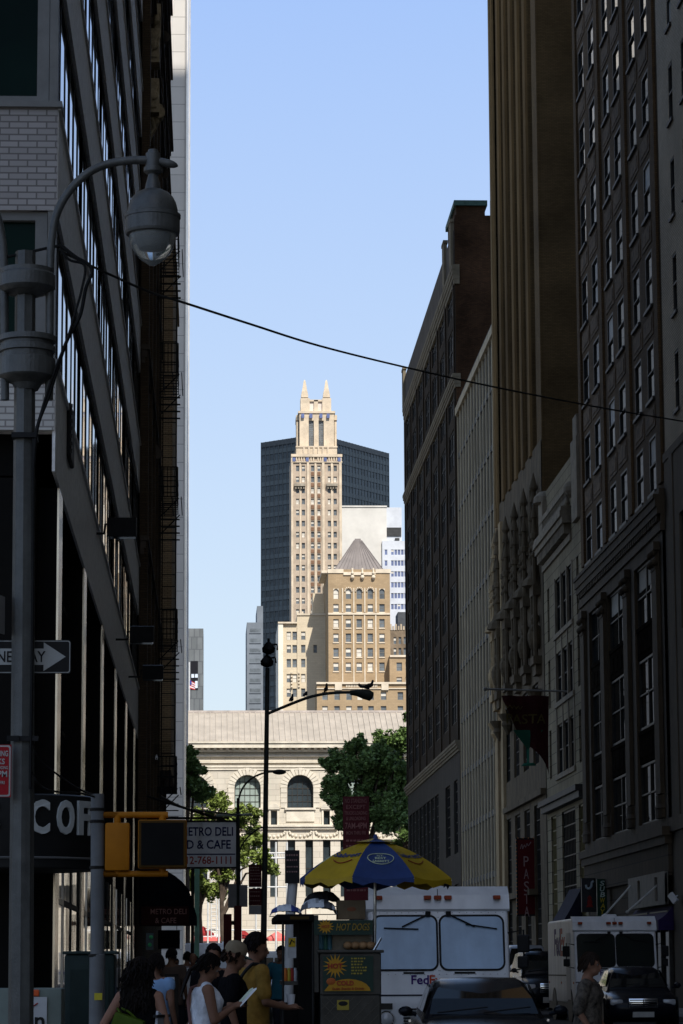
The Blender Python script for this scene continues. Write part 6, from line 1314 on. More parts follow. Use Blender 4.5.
a2, b2 = P(167, 988, 45), P(174.5, 977, 45); MB().obox(((a2.x+b2.x)/2, 44.995+.04, (a2.z+b2.z)/2), ((b2.x-a2.x)/2, 0, 0), (0, .003, 0), (0, .02, (b2.z-a2.z)/2)).build('paper', mat('white_paper', (.62, .63, .66), .7, .05, 4), sb)
lt = thing('notice_board', 'small lit green and white notice in the dark shop entrance', 'notice', P(150, 942, 70)); a, b_ = P(146, 950, 70), P(153.5, 933, 70); MB().box(a.x, b_.x, 70, 70.05, a.z, b_.z).build('panel', mat('dim_panel', (.1, .13, .14), .5), lt); MB().ball((a.x+.09, 69.99, a.z+.12), .05, 8).ball((a.x+.12, 69.99, a.z+.3), .05, 8).build('lamp', mat('green_indicator', (.08, .5, .2), .4), lt)
# ================================================================== hot dog cart and its umbrella
CD = 31.0
def c_(px, py, dy=0): p = P(px, py, CD); return Vector((p.x, CD+dy, p.z))
cx0, cx1 = c_(320, 960).x, c_(381, 960).x; cz = lambda y: c_(350, y).z
HC = thing('hot_dog_cart', 'steel hot dog cart covered in dark green menu panels with yellow starbursts', 'food cart', ((cx0+cx1)/2, CD, .14))
dsteel = mat('dull_quilted_steel', (.05, .047, .041), .45, .2, 5, metal=.6); dgreen = mat('menu_dark_green', (.012, .03, .02), .55, .15, 3, spec=.25); ystar = mat('menu_yellow', (.36, .18, .012), .6, .1, 3, spec=.2); yl = mat('menu_dull_yellow', (.26, .2, .03), .6, .1, 3, spec=.2); mred = mat('menu_red', (.25, .025, .015), .6, spec=.2)
MB().box(cx0, cx1, CD, CD+2.1, .42, cz(994), bev=.02).build('body', dsteel, HC)
q = MB(); zq0, zq1 = .46, cz(997)
for i in range(-6, 8):
    for sg in (-1, 1):
        a_, b_ = Vector((cx0+.05+i*.11, CD-.006, zq0)), Vector((cx0+.05+i*.11+sg*(zq1-zq0), CD-.006, zq1)); pts = []
        for k in range(25):
            p = a_.lerp(b_, k/24)
            if cx0+.01 < p.x < cx1-.01: pts.append(p)
        if len(pts) > 1: q.bar(pts[0], pts[-1], .006, .006)
q.build('quilted_panel', mat('quilt_ridge', (.07, .064, .055), .35, .1, 4, metal=.7), HC)
MB().box(cx0+.0, cx1, CD-.02, CD+2.1, cz(995), cz(953), bev=.012).build('counter', dsteel, HC); MB().box(cx0-.03, cx1+.03, CD-.05, CD+2.12, cz(953), cz(950), bev=.01).build('counter_top', dsteel, HC)
def star(cx, cz_, r0, r1, n, y, sx=1):
    pts = []
    for i in range(2*n): a = math.pi*i/n; r_ = r1 if i % 2 == 0 else r0; pts.append((cx+r_*math.cos(a)*sx, y, cz_+r_*math.sin(a)))
    b = MB(); b.poly([(cx, y, cz_)]+[pts[0], pts[1]])
    for i in range(1, 2*n): b.poly([(cx, y, cz_), pts[i], pts[(i+1) % (2*n)]])
    return b
pa, pb = c_(323, 992), c_(373, 956)
mp = MB().box(pa.x, pb.x, CD-.035, CD-.018, pa.z, pb.z).build('menu_panel', dgreen, HC)
def sub(mb, nm, mt): o = mb.build(nm, mt, mp, fix=False, origin=HC.location); o.location = (0, 0, 0); return o
s0 = c_(335, 966); sub(star(s0.x, s0.z, .065, .135, 16, CD-.04), 'starburst', ystar); sub(MB().add(text('HOT', h=.055, bold=.03), T(s0.x, CD-.046, s0.z)), 'lettering', mred)
q = MB(); 
rnm = random.Random(8)
for i in range(6):
    x_ = c_(351, 960).x
    while x_ < c_(365-(i % 3)*1.5, 960).x: l__ = rnm.uniform(.012, .035); q.box(x_, x_+l__, CD-.041, CD-.037, cz(958.5+i*3)-.008, cz(958.5+i*3)+.008); x_ += l__+.01
sub(q, 'lettering', yl)
m0 = c_(348, 991); b = MB(); pts = [(pa.x+.01, CD-.039, pa.z+.01), (pb.x-.03, CD-.039, pa.z+.01)]+[(m0.x+(pb.x-pa.x-.06)/2*math.cos(a), CD-.039, pa.z+.01+.125*math.sin(a)) for a in [math.pi*k/10 for k in range(1, 10)]]; b.poly(pts); sub(b, 'mound', ystar); sub(MB().add(text('COLD', h=.05, bold=.03), T(c_(345, 983).x, CD-.044, cz(983))).add(text('Sodas Snacks & Drinks', h=.026, shear=.2), T(c_(348, 989).x, CD-.044, cz(988.5))), 'lettering', mred)
sub(MB().ball((c_(331, 981).x, CD-.03, cz(981.5)), .055, 12, 0, 1, .3, .75), 'burger', mat('menu_orange_red', (.3, .08, .02), .6))
q = MB().box(c_(337, 1005).x, c_(349, 1005).x, CD-.012, CD-.006, cz(1010), cz(1000)); st2 = q.build('sticker', yl, HC); MB().ball((c_(343, 1004).x, CD-.012, cz(1003.5)), .05, 14, 0, 1, .06, .5).build('oval', sgn_black, st2, origin=HC.location).location = (0, 0, 0)
MB().box(c_(313, 950).x, c_(318.5, 950).x, CD, CD+.04, cz(992), cz(915)).build('upright', dsteel, HC); MB().box(cx0-.05, cx1-.08, CD+.25, CD+.28, cz(950), cz(934)).build('splash_back', mat('warm_dull_steel', (.1, .088, .07), .4, .2, 4, metal=.6), HC)
ta, tb2 = c_(314, 935), c_(372.5, 920); hb2 = MB().box(ta.x, tb2.x, CD-.02, CD+.03, ta.z, tb2.z).build('header_board', dgreen, HC)
def subh(mb, nm, mt): o = mb.build(nm, mt, hb2, fix=False, origin=HC.location); o.location = (0, 0, 0)
s0 = c_(325.5, 926.5); subh(star(s0.x, s0.z, .045, .08, 13, CD-.026, 1.15), 'starburst', ystar); subh(MB().add(text('HOT', h=.03, bold=.02), T(s0.x, CD-.03, s0.z)), 'lettering', mred); subh(MB().add(text('HOT DOGS', h=.075, w=.36, bold=.01, shear=.25), T(c_(353, 927).x, CD-.026, cz(927))), 'lettering', mat('menu_yellow_dim', (.24, .15, .02), .6, spec=.2))
for x in (.05, .55): wheel(HC, cx0+x+.03, CD+1.7, .2, .08)
MB().tube([(cx0+.1, CD+.3, .42), (cx0+.1, CD+.3, .2)], .02, 6).build('leg', dsteel, HC); MB().tube([(cx1-.1, CD+.3, .42), (cx1-.1, CD+.3, .2)], .02, 6).build('leg', dsteel, HC)
for x in (cx0+.1, cx1-.1): MB().add(MB().lathe([(.02, -.02), (.09, -.02), (.09, .02), (.02, .02)], (0, 0, 0), 14), Matrix.Translation((x, CD+.3, .23)) @ Matrix.Rotation(R(90), 4, 'Y')).build('caster', tyre, HC)
# service side: dark canopy, posts and shelves
kx0 = c_(276, 912).x; kx1 = c_(314, 912).x
MB().box(kx0, kx1, CD-.05, CD+2.3, cz(921), cz(914), bev=.015).build('canopy', mat('cart_canopy_dark', (.009, .008, .008), .85, spec=.05), HC); MB().box(c_(290, 918).x, c_(309, 918).x, CD-.058, CD-.051, cz(919.3), cz(916.3)).build('canopy_stripe', mat('dim_amber', (.05, .03, .006), .7), HC)
for x in (c_(283, 950).x, c_(313, 950).x): MB().tube([(x, CD, .14), (x, CD, cz(920))], .013, 8).build('post', iron, HC)
MB().box(c_(299, 950).x, c_(313, 950).x, CD+.1, CD+2.1, .3, cz(921)).build('side_cabinet', mat('dark_cabinet', (.006, .0055, .005), .8, .2, 3, spec=.05), HC); MB().box(c_(284, 960).x, c_(300, 960).x, CD+.3, CD+1.9, cz(985), cz(981)).build('shelf', dsteel, HC)
MB().box(c_(284, 960).x, c_(300, 960).x, CD+.3, CD+1.9, .2, cz(1004)).build('lower_cabinet', mat('dark_cabinet', (.006, .0055, .005)), HC)
# things on the cart
can = mat('soda_blue_green', (.04, .1, .12), .35, .3, 6)
for i, x in enumerate((322, 326, 330)):
    p = c_(x, 949.5, .12); b = MB().lathe([(.026, 0), (.028, .02), (.028, .16), (.014, .2), (.012, .225), (.014, .235)], p, 12); o = b.build('bottle', [can, mat('soda_teal', (.03, .09, .06), .35), can][i], smooth=True, origin=p); tag(o, ('leftmost of three soda bottles on the cart counter', 'middle one of three soda bottles on the cart counter', 'rightmost of three soda bottles on the cart counter')[i], 'bottle', 'soda bottles on the cart')
t = thing('bun_bag', 'clear bag of hot dog buns lying on the cart counter', 'bag', c_(360, 949)); p = c_(360, 949.5, .1); 
for i in range(4): MB().ball((p.x-.12+i*.08, p.y, p.z+.045), .05, 10, 0, 1.1, 1.3, .85).build('bun', mat('bun_brown', (.3, .17, .08), .6, .2, 8), t, smooth=True)
MB().ball((p.x, p.y, p.z+.05), .062, 12, 0, 3.2, 1.6, .9).build('wrap', mat('plastic_wrap', (.33, .3, .28), .25, .3, 14), t, smooth=True) if 0 else None
t = thing('tongs', 'metal tongs sticking up at the right end of the cart counter', 'tongs', c_(377, 945)); p = c_(374, 950, .05); MB().tube([p, p+Vector((.075, 0, .13))], .009, 6).tube([p+Vector((.01, .02, 0)), p+Vector((.085, .02, .125))], .009, 6).build('arm', steel, t) 
cbm = mat('cardboard', (.12, .085, .05), .8, .2, 4)
pa, pb = c_(338, 918.5), c_(366, 900); bx = MB().box(pa.x, pb.x, CD+.1, CD+.45, pb.z-.2, pb.z, bev=.006); t = thing('cardboard_box', 'brown cardboard box with printed oval on top of the cart', 'box', ((pa.x+pb.x)/2, CD+.1, pa.z)); bx.build('carton', cbm, t); MB().ball((c_(352, 910).x, CD+.098, cz(909)), .05, 12, 0, 1, .05, .45).build('print', mat('faded_print', (.16, .06, .03), .8), t)
def bundle(nm, lab, px0, px1, py0, py1, m1, y0=.0, seed=1, cat='tarpaulin'):
    a, b_ = c_(px0, py1), c_(px1, py0); rnd = random.Random(seed); b = MB(); nx, ny = 14, 8; pts = {}
    for i in range(nx+1):
        for j in range(ny+1):
            u, v = i/nx, j/ny; z = a.z+(b_.z-a.z)*(math.sin(math.pi*u)**.35)*(math.sin(math.pi*min(.98, v+.02))**.3)*rnd.uniform(.82, 1); pts[i, j] = (a.x+(b_.x-a.x)*u, CD+y0+.5*v-.03, z)
    for i in range(nx):
        for j in range(ny): b.quad(pts[i, j], pts[i+1, j], pts[i+1, j+1], pts[i, j+1], 0 if (i//3+j//3) % 3 else 1)
    b.quad(pts[0, 0], pts[nx, 0], pts[nx, ny], pts[0, ny], 0)
    o = b.build(nm, m1, smooth=True, origin=(a.x, CD+y0, a.z)); return tag(o, lab, cat)
tw, tbl = mat('white_tarp', (.5, .52, .55), .5, .15, 5), mat('blue_tarp', (.03, .05, .2), .5, .2, 5)
bundle('tarpaulin', 'crumpled blue and white tarpaulin on the left end of the cart canopy', 270, 303, 903, 916, [tw, tbl], 0, 2); bundle('tarpaulin', 'flat white plastic sheet on the cart canopy beside the cardboard box', 300, 338, 897, 914, [tw, mat('grey_tarp', (.1, .1, .11), .6)], .1, 3); bundle('tarpaulin', 'dark rolled cover lying behind the boxes on the cart roof', 305, 345, 888, 905, [mat('dark_cover', (.02, .02, .022), .7), mat('dark_cover', (.02, .02, .022))], .6, 4)
p = c_(290, 938, .1); t = thing('price_card', 'yellow and white card hanging from the cart canopy', 'card', p); a, b_ = c_(288, 958, .1), c_(296.5, 937, .1); MB().box(a.x, b_.x, CD+.1, CD+.11, a.z, b_.z).build('card', mat('dim_white_card', (.4, .4, .4), .6), t); MB().box(a.x+.008, b_.x-.008, CD+.09, CD+.099, b_.z-.1, b_.z-.01).build('yellow_patch', mat('card_yellow', (.5, .33, .02), .6), t); MB().tube([(a.x+.02, CD+.087, b_.z-.08), (a.x+.04, CD+.087, b_.z-.03), (a.x+.07, CD+.087, b_.z-.055)], .008, 5).build('mark', sgn_black, t)
rnd = random.Random(4)
for i in range(9):
    p = c_(287+(i % 4)*3.2, 984-(i//4)*1.5, .4+.25*(i//4)); mt = [mat('snack_orange', (.45, .12, .02), .5), mat('snack_yellow', (.45, .33, .04), .5), mat('snack_red', (.3, .03, .02), .5), mat('snack_white', (.4, .4, .4), .5)][i % 4]
    b = MB().lathe([(.02, 0), (.024, .01), (.024, .1), (.012, .125), (.012, .14)], (p.x, p.y, cz(981)), 10); o = b.build('bottle', mt, smooth=True, origin=(p.x, p.y, cz(981))); tag(o, 'small coloured drink bottle on the dim side shelf of the cart', 'bottle', 'bottles on the cart side shelf')
# umbrella
UR, ux = .855, c_(378.5, 860).x; uz1, uz0 = cz(839), cz(877); UY = CD+.55
U = thing('umbrella', 'yellow and blue panelled vendor umbrella over the hot dog cart', 'umbrella', (ux, UY, uz1), world=False); U.rotation_euler = (0, R(.8), 0)
MB().tube([(0, 0, .02), (0, 0, .9-uz1+.14)], .017, 10).build('pole', steel, U, smooth=True)
um = [mat('umbrella_blue', (.012, .032, .12), .6, .12, 4, spec=.3), mat('umbrella_yellow', (.33, .215, .006), .6, .12, 4, spec=.3)]
AP = UR*math.cos(math.pi/8)
def up(phi, s_, rho, k=0):          # a point of the panel at angle phi: sideways s_, rho from the axis
    z = -(uz1-uz0)*((rho/AP)**1.75)+k; n = Vector((math.sin(phi), -math.cos(phi), 0)); e = Vector((math.cos(phi), math.sin(phi), 0))
    half = rho*math.tan(math.pi/8)+1e-6; sag = .03*(1-(s_/half)**2)*(rho/AP); p = n*(rho+k*.6)+e*s_; p.z = z-sag; return p
for k in range(8):
    phi = k*math.pi/4+R(3); b = MB(); N_ = 8
    for i in range(N_):
        r0, r1 = AP*(.12+.88*i/N_), AP*(.12+.88*(i+1)/N_)
        for j in range(6):
            f0, f1 = -1+j/3, -1+(j+1)/3; t0, t1 = r0*math.tan(math.pi/8), r1*math.tan(math.pi/8); b.quad(up(phi, f0*t1, r1), up(phi, f1*t1, r1), up(phi, f1*t0, r0), up(phi, f0*t0, r0))
    t1 = AP*math.tan(math.pi/8); 
    for j in range(6):          # scalloped hem
        f0, f1 = -1+j/3, -1+(j+1)/3; a0, a1 = up(phi, f0*t1, AP), up(phi, f1*t1, AP); d0, d1 = (.06+.025*math.sin(j*2.1+k)), (.06+.025*math.sin((j+1)*2.1+k)); b.quad(a0-Vector((0, 0, d0)), a1-Vector((0, 0, d1)), a1, a0)
    pn = b.build('panel', um[k % 2], U, smooth=True, fix=False)
    q = MB()
    if k % 2:
        g_ = text('Sabrett', w=.36, h=.085, bold=.02, ext=0); q.f = g_.f; q.mi = g_.mi; q.v = [tuple(up(phi, v[0], AP*.58-v[2]*.9, .006)) for v in g_.v]; q.build('lettering', um[0], pn, fix=False)
        s2 = MB(); pts = [(x, -.006*0-.10-.045*math.sin(math.pi*(x+.13)/.26)) for x in [-.13+.26*i/10 for i in range(11)]]
        s2.tube([up(phi, x, AP*.58-z*.9+.0, .008) for x, z in pts], .006, 5); s2.build('red_curve', mat('umbrella_red', (.2, .03, .015), .6), pn)
    else:
        ov = MB(); ov.tube([up(phi, .14*math.cos(a), AP*.66-.085*math.sin(a), .008) for a in [2*math.pi*i/28 for i in range(29)]], .0045, 5); ov.build('oval', mat('umbrella_pale', (.38, .42, .28), .6), pn)
        for tx, dz, w_ in (('N.Y.', .05, .07), ('BEST', .008, .12), ('SABRETT', -.04, .18)):
            g_ = text(tx, w=w_, h=.032, bold=.02, ext=0); n0 = len(q.v); q.f += [tuple(i+n0 for i in f) for f in g_.f]; q.mi += g_.mi; q.v += [tuple(up(phi, v[0], AP*.66-dz-v[2], .007)) for v in g_.v]
        q.build('lettering', mat('umbrella_pale', (.38, .42, .28), .6), pn, fix=False)
vt = MB()
for k in range(8):
    phi = k*math.pi/4+R(3); t1 = AP*.28*math.tan(math.pi/8); vt.poly([up(phi, -t1, AP*.28)+Vector((0, 0, .028)), up(phi, t1, AP*.28)+Vector((0, 0, .028)), (0, 0, .035)], k % 2)
vt.build('vent_cap', um, U, fix=False); MB().lathe([(.03, .02), (.025, .05), (.012, .075)], (0, 0, 0), 10).build('finial', um[0], U)
for k in range(8):
    a = k*math.pi/4+R(25.5); MB().tube([(0, 0, -.02), (UR*.5*math.sin(a), -UR*.5*math.cos(a), -(uz1-uz0)*.36), (UR*math.sin(a), -UR*math.cos(a), -(uz1-uz0)-.02)], .006, 5).build('rib', steel, U)

# ================================================================== people
skinl = mat('skin_light', (.24, .125, .085), .55, .08, 6); skinm = mat('skin_tan', (.18, .092, .058), .55, .08, 6); skind = mat('skin_brown', (.12, .065, .04), .5, .08, 6)
hairb = mat('black_hair', (.007, .005, .0045), .5, .3, 20, spec=.06); hairbr = mat('dark_brown_hair', (.014, .008, .005), .5, .3, 20, spec=.06); eyew = mat('eye_white', (.16, .14, .13), .5); eyed = mat('eye_dark', (.01, .008, .008), .2)
def capsule(mb, a, b, r0, r1, n=10):
    a, b = Vector(a), Vector(b); mb.tube([a, a.lerp(b, .33), a.lerp(b, .66), b], [r0, r0+(r1-r0)*.33, r0+(r1-r0)*.66, r1], n); mb.ball(a, r0, n); mb.ball(b, r1, n)
def rings(mb, rs, n=18):
    b0 = len(mb.v)
    for (z, hx, hy, yo) in rs:
        for k in range(n):
            a = 2*math.pi*k/n; c, s_ = math.cos(a), math.sin(a); mb.v.append((hx*math.copysign(abs(c)**.85, c), yo+hy*math.copysign(abs(s_)**.9, s_), z))
    for i in range(len(rs)-1):
        for k in range(n): mb.f.append((b0+i*n+k, b0+i*n+(k+1) % n, b0+(i+1)*n+(k+1) % n, b0+(i+1)*n+k)); mb.mi.append(0)
    mb.f.append(tuple(b0+k for k in reversed(range(n)))); mb.f.append(tuple(b0+(len(rs)-1)*n+k for k in range(n))); mb.mi += [0, 0]
def skinned(mb, name, m_, parent, vox, sm=3):
    me = bpy.data.meshes.new('t'); me.from_pydata(mb.v, [], mb.f); bm = bmesh.new(); bm.from_mesh(me); bmesh.ops.recalc_face_normals(bm, faces=bm.faces[:]); bm.to_mesh(me); bm.free()
    ob = bpy.data.objects.new('t', me); col.objects.link(ob); md = ob.modifiers.new('r', 'REMESH'); md.mode = 'VOXEL'; md.voxel_size = vox; ms = ob.modifiers.new('s', 'SMOOTH'); ms.iterations = sm; ms.factor = .5
    m2 = bpy.data.meshes.new_from_object(ob.evaluated_get(bpy.context.evaluated_depsgraph_get())); bpy.data.objects.remove(ob); bpy.data.meshes.remove(me)
    m2.materials.clear(); m2.materials.append(m_); m2.polygons.foreach_set('use_smooth', [True]*len(m2.polygons)); m2.polygons.foreach_set('material_index', [0]*len(m2.polygons))
    o = bpy.data.objects.new(name, m2); col.objects.link(o); o.parent = parent; return o
def hand(mb, w_, d, side, curl=.5):
    d = Vector(d).normalized(); x = d.cross(Z3); x = x.normalized() if x.length > .1 else Vector((1, 0, 0)); nrm_ = x.cross(d)
    c = Vector(w_)+d*.045; capsule(mb, Vector(w_)+d*.01, c+d*.03, .026, .03, 8); capsule(mb, c-x*.022, c-x*.024+d*.03, .016, .015, 8); capsule(mb, c+x*.022, c+x*.024+d*.03, .016, .015, 8)
    for i, L in enumerate((.062, .074, .07, .055)):
        o = c+d*.035+x*(-.03+.02*i); k1 = o+(d*math.cos(curl*.5)-nrm_*math.sin(curl*.5))*L*.55; k2 = k1+(d*math.cos(curl*1.3)-nrm_*math.sin(curl*1.3))*L*.5; capsule(mb, o, k1, .0095, .0085, 6); capsule(mb, k1, k2, .0085, .0075, 6)
    t0 = c+x*side*.03-d*.015; t1 = t0+x*side*.028+d*.028-nrm_*.01; capsule(mb, t0, t1, .012, .01, 6); capsule(mb, t1, t1+d*.03-nrm_*.012, .01, .008, 6)
def person(label, X, Y, rz, H=1.7, wd=1.0, skin=skinl, shirt=None, sleeve=.5, trouser=None, hair=('short', hairb), arms=None, head=(0, 0), vox=.009, lean=0, walk=.0, female=False, skirt=False, group=None, shirt_hem=.88, z0=0, shoe=None):
    """facing -Y before the turn rz; arms = ((elbow), (wrist), (hand direction)) for right (x<0) and left (x>0)"""
    t = thing('person', label, 'person', (X, Y, z0), rz, group, world=False); t.scale = (H/1.7,)*3
    sh = .165*wd if female else .185*wd
    def ln(p): p = Vector(p); k = max(0, p.z-.9); return Vector((p.x, p.y-k*lean, p.z))
    tor = [(.80, .15*wd, .11*wd, .01), (.90, .172*wd, .125*wd, .01), (1.0, .16*wd, .115*wd, .0), (1.1, .142*wd, .105*wd, -.005), (1.2, .152*wd, .112*wd, -.01), (1.3, .162*wd, .12*wd, -.012 if not female else -.025), (1.38, .155*wd, .1*wd, .0), (1.43, .12*wd, .075, .01), (1.47, .065, .058, .015), (1.5, .052, .054, .015)]
    tor = [(z, a, b, y-max(0, z-.9)*lean) for z, a, b, y in tor]
    bd = MB(); rings(bd, tor)
    nk = ln((0, .012, 1.47)); hc = ln((0, -.015, 1.60)); capsule(bd, nk, hc-Vector((0, -.02, .04)), .053, .05)
    # head
    hm = MB(); hm.ball((0, .005, .02), .098, 18, 0, .78, .98, 1.12); hm.ball((0, -.03, -.045), .062, 14, 0, .9, 1.0, 1.1); hm.ball((0, -.062, -.082), .024, 10, 0, 1.1, 1, .9)
    capsule(hm, (0, -.088, .012), (0, -.108, -.028), .009, .015, 8); hm.ball((0, -.094, -.058), .014, 8, 0, 1.6, .6, .6); hm.ball((-.034, -.08, .022), .014, 8, 0, 1.5, .6, .5); hm.ball((.034, -.08, .022), .014, 8, 0, 1.5, .6, .5)
    for s_ in (-1, 1): hm.ball((s_*.078, .012, -.005), .024, 8, 0, .35, .7, 1.2)
    HM = Matrix.Translation(hc) @ Matrix.Rotation(head[0], 4, 'Z') @ Matrix.Rotation(head[1], 4, 'X'); bd.add(hm, HM)
    A = arms or (((-.24, .03, 1.14), (-.25, -.06, .90), (0, -.15, -1)), ((.24, .03, 1.14), (.25, -.06, .90), (0, -.15, -1)))
    sl = []
    for s_, (e, w_, hd_) in zip((-1, 1), A):
        sp_ = ln((s_*sh, .0, 1.395)); e, w_ = ln(e), ln(w_); capsule(bd, ln((s_*sh*.6, .005, 1.41)), sp_, .06, .052*wd); capsule(bd, sp_, e, .05*wd, .039*wd); capsule(bd, e, w_, .039*wd, .026); hand(bd, w_, hd_, -s_); sl.append((sp_, e, w_))
    lg = []
    for s_ in (-1, 1):
        hp = Vector((s_*.09, .01, .88)); kn = Vector((s_*.095, -.02-s_*walk*.5, .48)); an = Vector((s_*.1, .03-s_*walk+abs(walk)*.3, .07)); capsule(bd, hp, kn, .088*wd, .056); capsule(bd, kn, an, .054, .036); capsule(bd, an+Vector((0, 0, -.02)), an+Vector((0, -.14, -.035)), .038, .03); lg.append((hp, kn, an))
    body = skinned(bd, 'body', skin, t, vox)
    for s_ in (-1, 1): e_ = MB().ball(HM @ Vector((s_*.032, -.0765, .008)), .0125, 8); e_.build('eye', eyew, t); 
    for s_ in (-1, 1): MB().ball(HM @ Vector((s_*.032, -.089, .008)), .006, 6).build('pupil', eyed, t)
    MB().ball(HM @ Vector((0, -.101, -.058)), .013, 8, 0, 1.6, .35, .4).build('mouth', mat('lips', (.2, .07, .06), .5), t)
    if shirt:
        s = MB(); g_ = .014; rr = [(z, a+g_+(.012 if z < 1.15 else 0), b+g_+(.014 if z < 1.15 else 0), y) for z, a, b, y in tor if shirt_hem-.01 <= z < 1.455]; r0 = rr[0]; rings(s, [(shirt_hem-.06, r0[1]+.008, r0[2]+.008, r0[3])]+rr)
        for s_, (sp_, e, w_) in zip((-1, 1), sl):
            if sleeve > 0: capsule(s, ln((s_*sh*.55, .005, 1.405)), sp_*.98+Vector((0, 0, .02)), .064, .058*wd+.006)
            else: capsule(s, ln((s_*sh*.35, .005, 1.42)), ln((s_*sh*.72, .005, 1.41)), .062, .06)
            if sleeve > 0:
                q_ = sp_.lerp(e, min(1, sleeve)); capsule(s, sp_, q_, .05*wd+.018, .044*wd+.02)
                if sleeve > 1: capsule(s, e, e.lerp(w_, sleeve-1), .046*wd+.01, .04)
        skinned(s, 'shirt', shirt, t, vox*1.2, 4)
    if trouser:
        s = MB(); rings(s, [(z, a+.016, b+.016, y) for z, a, b, y in tor if z < 1.01])
        if skirt: rings(s, [(.48, .22, .2, .0), (.7, .2, .16, 0), (.9, .185, .14, 0)])
        else:
            for hp, kn, an in lg: capsule(s, hp, kn, .088*wd+.014, .07); capsule(s, kn, an+Vector((0, 0, .04)), .07, .06)
        skinned(s, 'skirt' if skirt else 'trousers', trouser, t, vox*1.3, 3)
    for hp, kn, an in lg:
        s = MB(); capsule(s, an+Vector((0, .02, -.03)), an+Vector((0, -.15, -.035)), .045, .038); skinned(s, 'shoe', shoe or black, t, .012, 2)
    # hair
    hs_, hmt = hair; hq = MB(); rnd = random.Random(int(abs(X)*1000+Y*10))
    def onhead(th, ph, k=1.0): return Vector((.0785*k*math.cos(ph)*math.sin(th), .005+.099*k*math.sin(ph)*math.sin(th), .02+.113*k*math.cos(th)))
    nstr = {'short': 260, 'bob': 260, 'bun': 260, 'long': 320, 'curly': 420, 'pony': 280, 'capfringe': 120}[hs_]
    if hs_ != 'capfringe':
        cp = MB(); n1, n2 = 10, 18
        for i in range(n1):
            for j in range(n2):
                t0, t1 = 2.0*i/n1, 2.0*(i+1)/n1; p0, p1 = 2*math.pi*j/n2, 2*math.pi*(j+1)/n2; pm = (p0+p1)/2; fr_ = -math.sin(pm)      # front is -Y
                if (t0+t1)/2 > (1.05 if fr_ > .55 else 1.45 if fr_ > .1 else 2.0): continue
                cp.quad(onhead(t0, p0, 1.06), onhead(t1, p0, 1.06), onhead(t1, p1, 1.06), onhead(t0, p1, 1.06))
        hq.add(cp)
    for i in range(nstr):
        ph = rnd.uniform(0, 2*math.pi); fr_ = -math.sin(ph); tmax = 1.0 if fr_ > .55 else 1.4 if fr_ > .1 else 2.0; th = rnd.uniform(1.3 if hs_ == 'capfringe' else .1, tmax)
        if hs_ == 'capfringe' and fr_ > .2: continue
        p = onhead(th, ph, 1.05); L = {'short': .035, 'bob': .06, 'bun': .04, 'long': .1, 'curly': .14, 'pony': .05, 'capfringe': .04}[hs_]
        d = Vector((p.x, p.y, 0)).normalized()*.35+Vector((0, .25, -1)) if hs_ != 'short' else Vector((p.x*2, .35, -.6)); d.normalize(); q1 = p+d*L*.5+Vector((0, 0, .006)); q2 = p+d*L
        if hs_ == 'curly': q1 += Vector((rnd.uniform(-.03, .03), rnd.uniform(-.03, .03), .02)); q2 += Vector((rnd.uniform(-.04, .04), rnd.uniform(-.04, .04), 0))
        hq.tube([p, q1, q2], [.012, .011, .004], 5)
    if hs_ in ('long', 'curly'):
        for i in range(220 if hs_ == 'curly' else 110):
            ph = rnd.uniform(-.25, math.pi+.25); x, y = .085*math.cos(ph), .03+.08*math.sin(ph); z0_ = rnd.uniform(-.08, .04); L = rnd.uniform(.16, .34); pts = [Vector((x, y, z0_))]
            for k in range(1, 6): a = k/5; wob = .022 if hs_ == 'curly' else .006; pts.append(Vector((x*(1+.5*a)+rnd.uniform(-wob, wob), y+.03*a+rnd.uniform(-wob, wob), z0_-L*a)))
            hq.tube(pts, [.012, .014, .014, .013, .01, .004], 5)
    if hs_ == 'bun': hq.ball((0, .115, .06), .045, 10); [hq.ball((rnd.uniform(-.03, .03), .115+rnd.uniform(-.03, .03), .06+rnd.uniform(-.03, .03)), .022, 6) for _ in range(12)]
    if hs_ == 'pony':
        for i in range(26): x = rnd.uniform(-.03, .03); hq.tube([(x*.5, .1, .0), (x, .15, -.08), (x*1.2, .15, -.2), (x*.8, .14, -.34)], [.016, .02, .018, .005], 5)
    MB().add(hq, HM).build('hair', hmt, t, smooth=True, fix=False)
    t['_hm'] = [c for r_ in HM for c in r_]; return t, HM
Pw = lambda px, Y: P(px, 970, Y).x
wtop = mat('white_cotton', (.58, .6, .64), .85, .2, 9, bump=.8, bscale=14); btop = mat('black_cotton', (.006, .006, .007), .9, .2, 6, spec=.03, bump=.6, bscale=14); ytop = mat('mustard_cotton', (.22, .125, .025), .85, .2, 8, bump=.8, bscale=12); dtr = mat('dark_trousers', (.012, .013, .02), .85, .2, 5); den = mat('denim', (.03, .045, .09), .85, .15, 8)
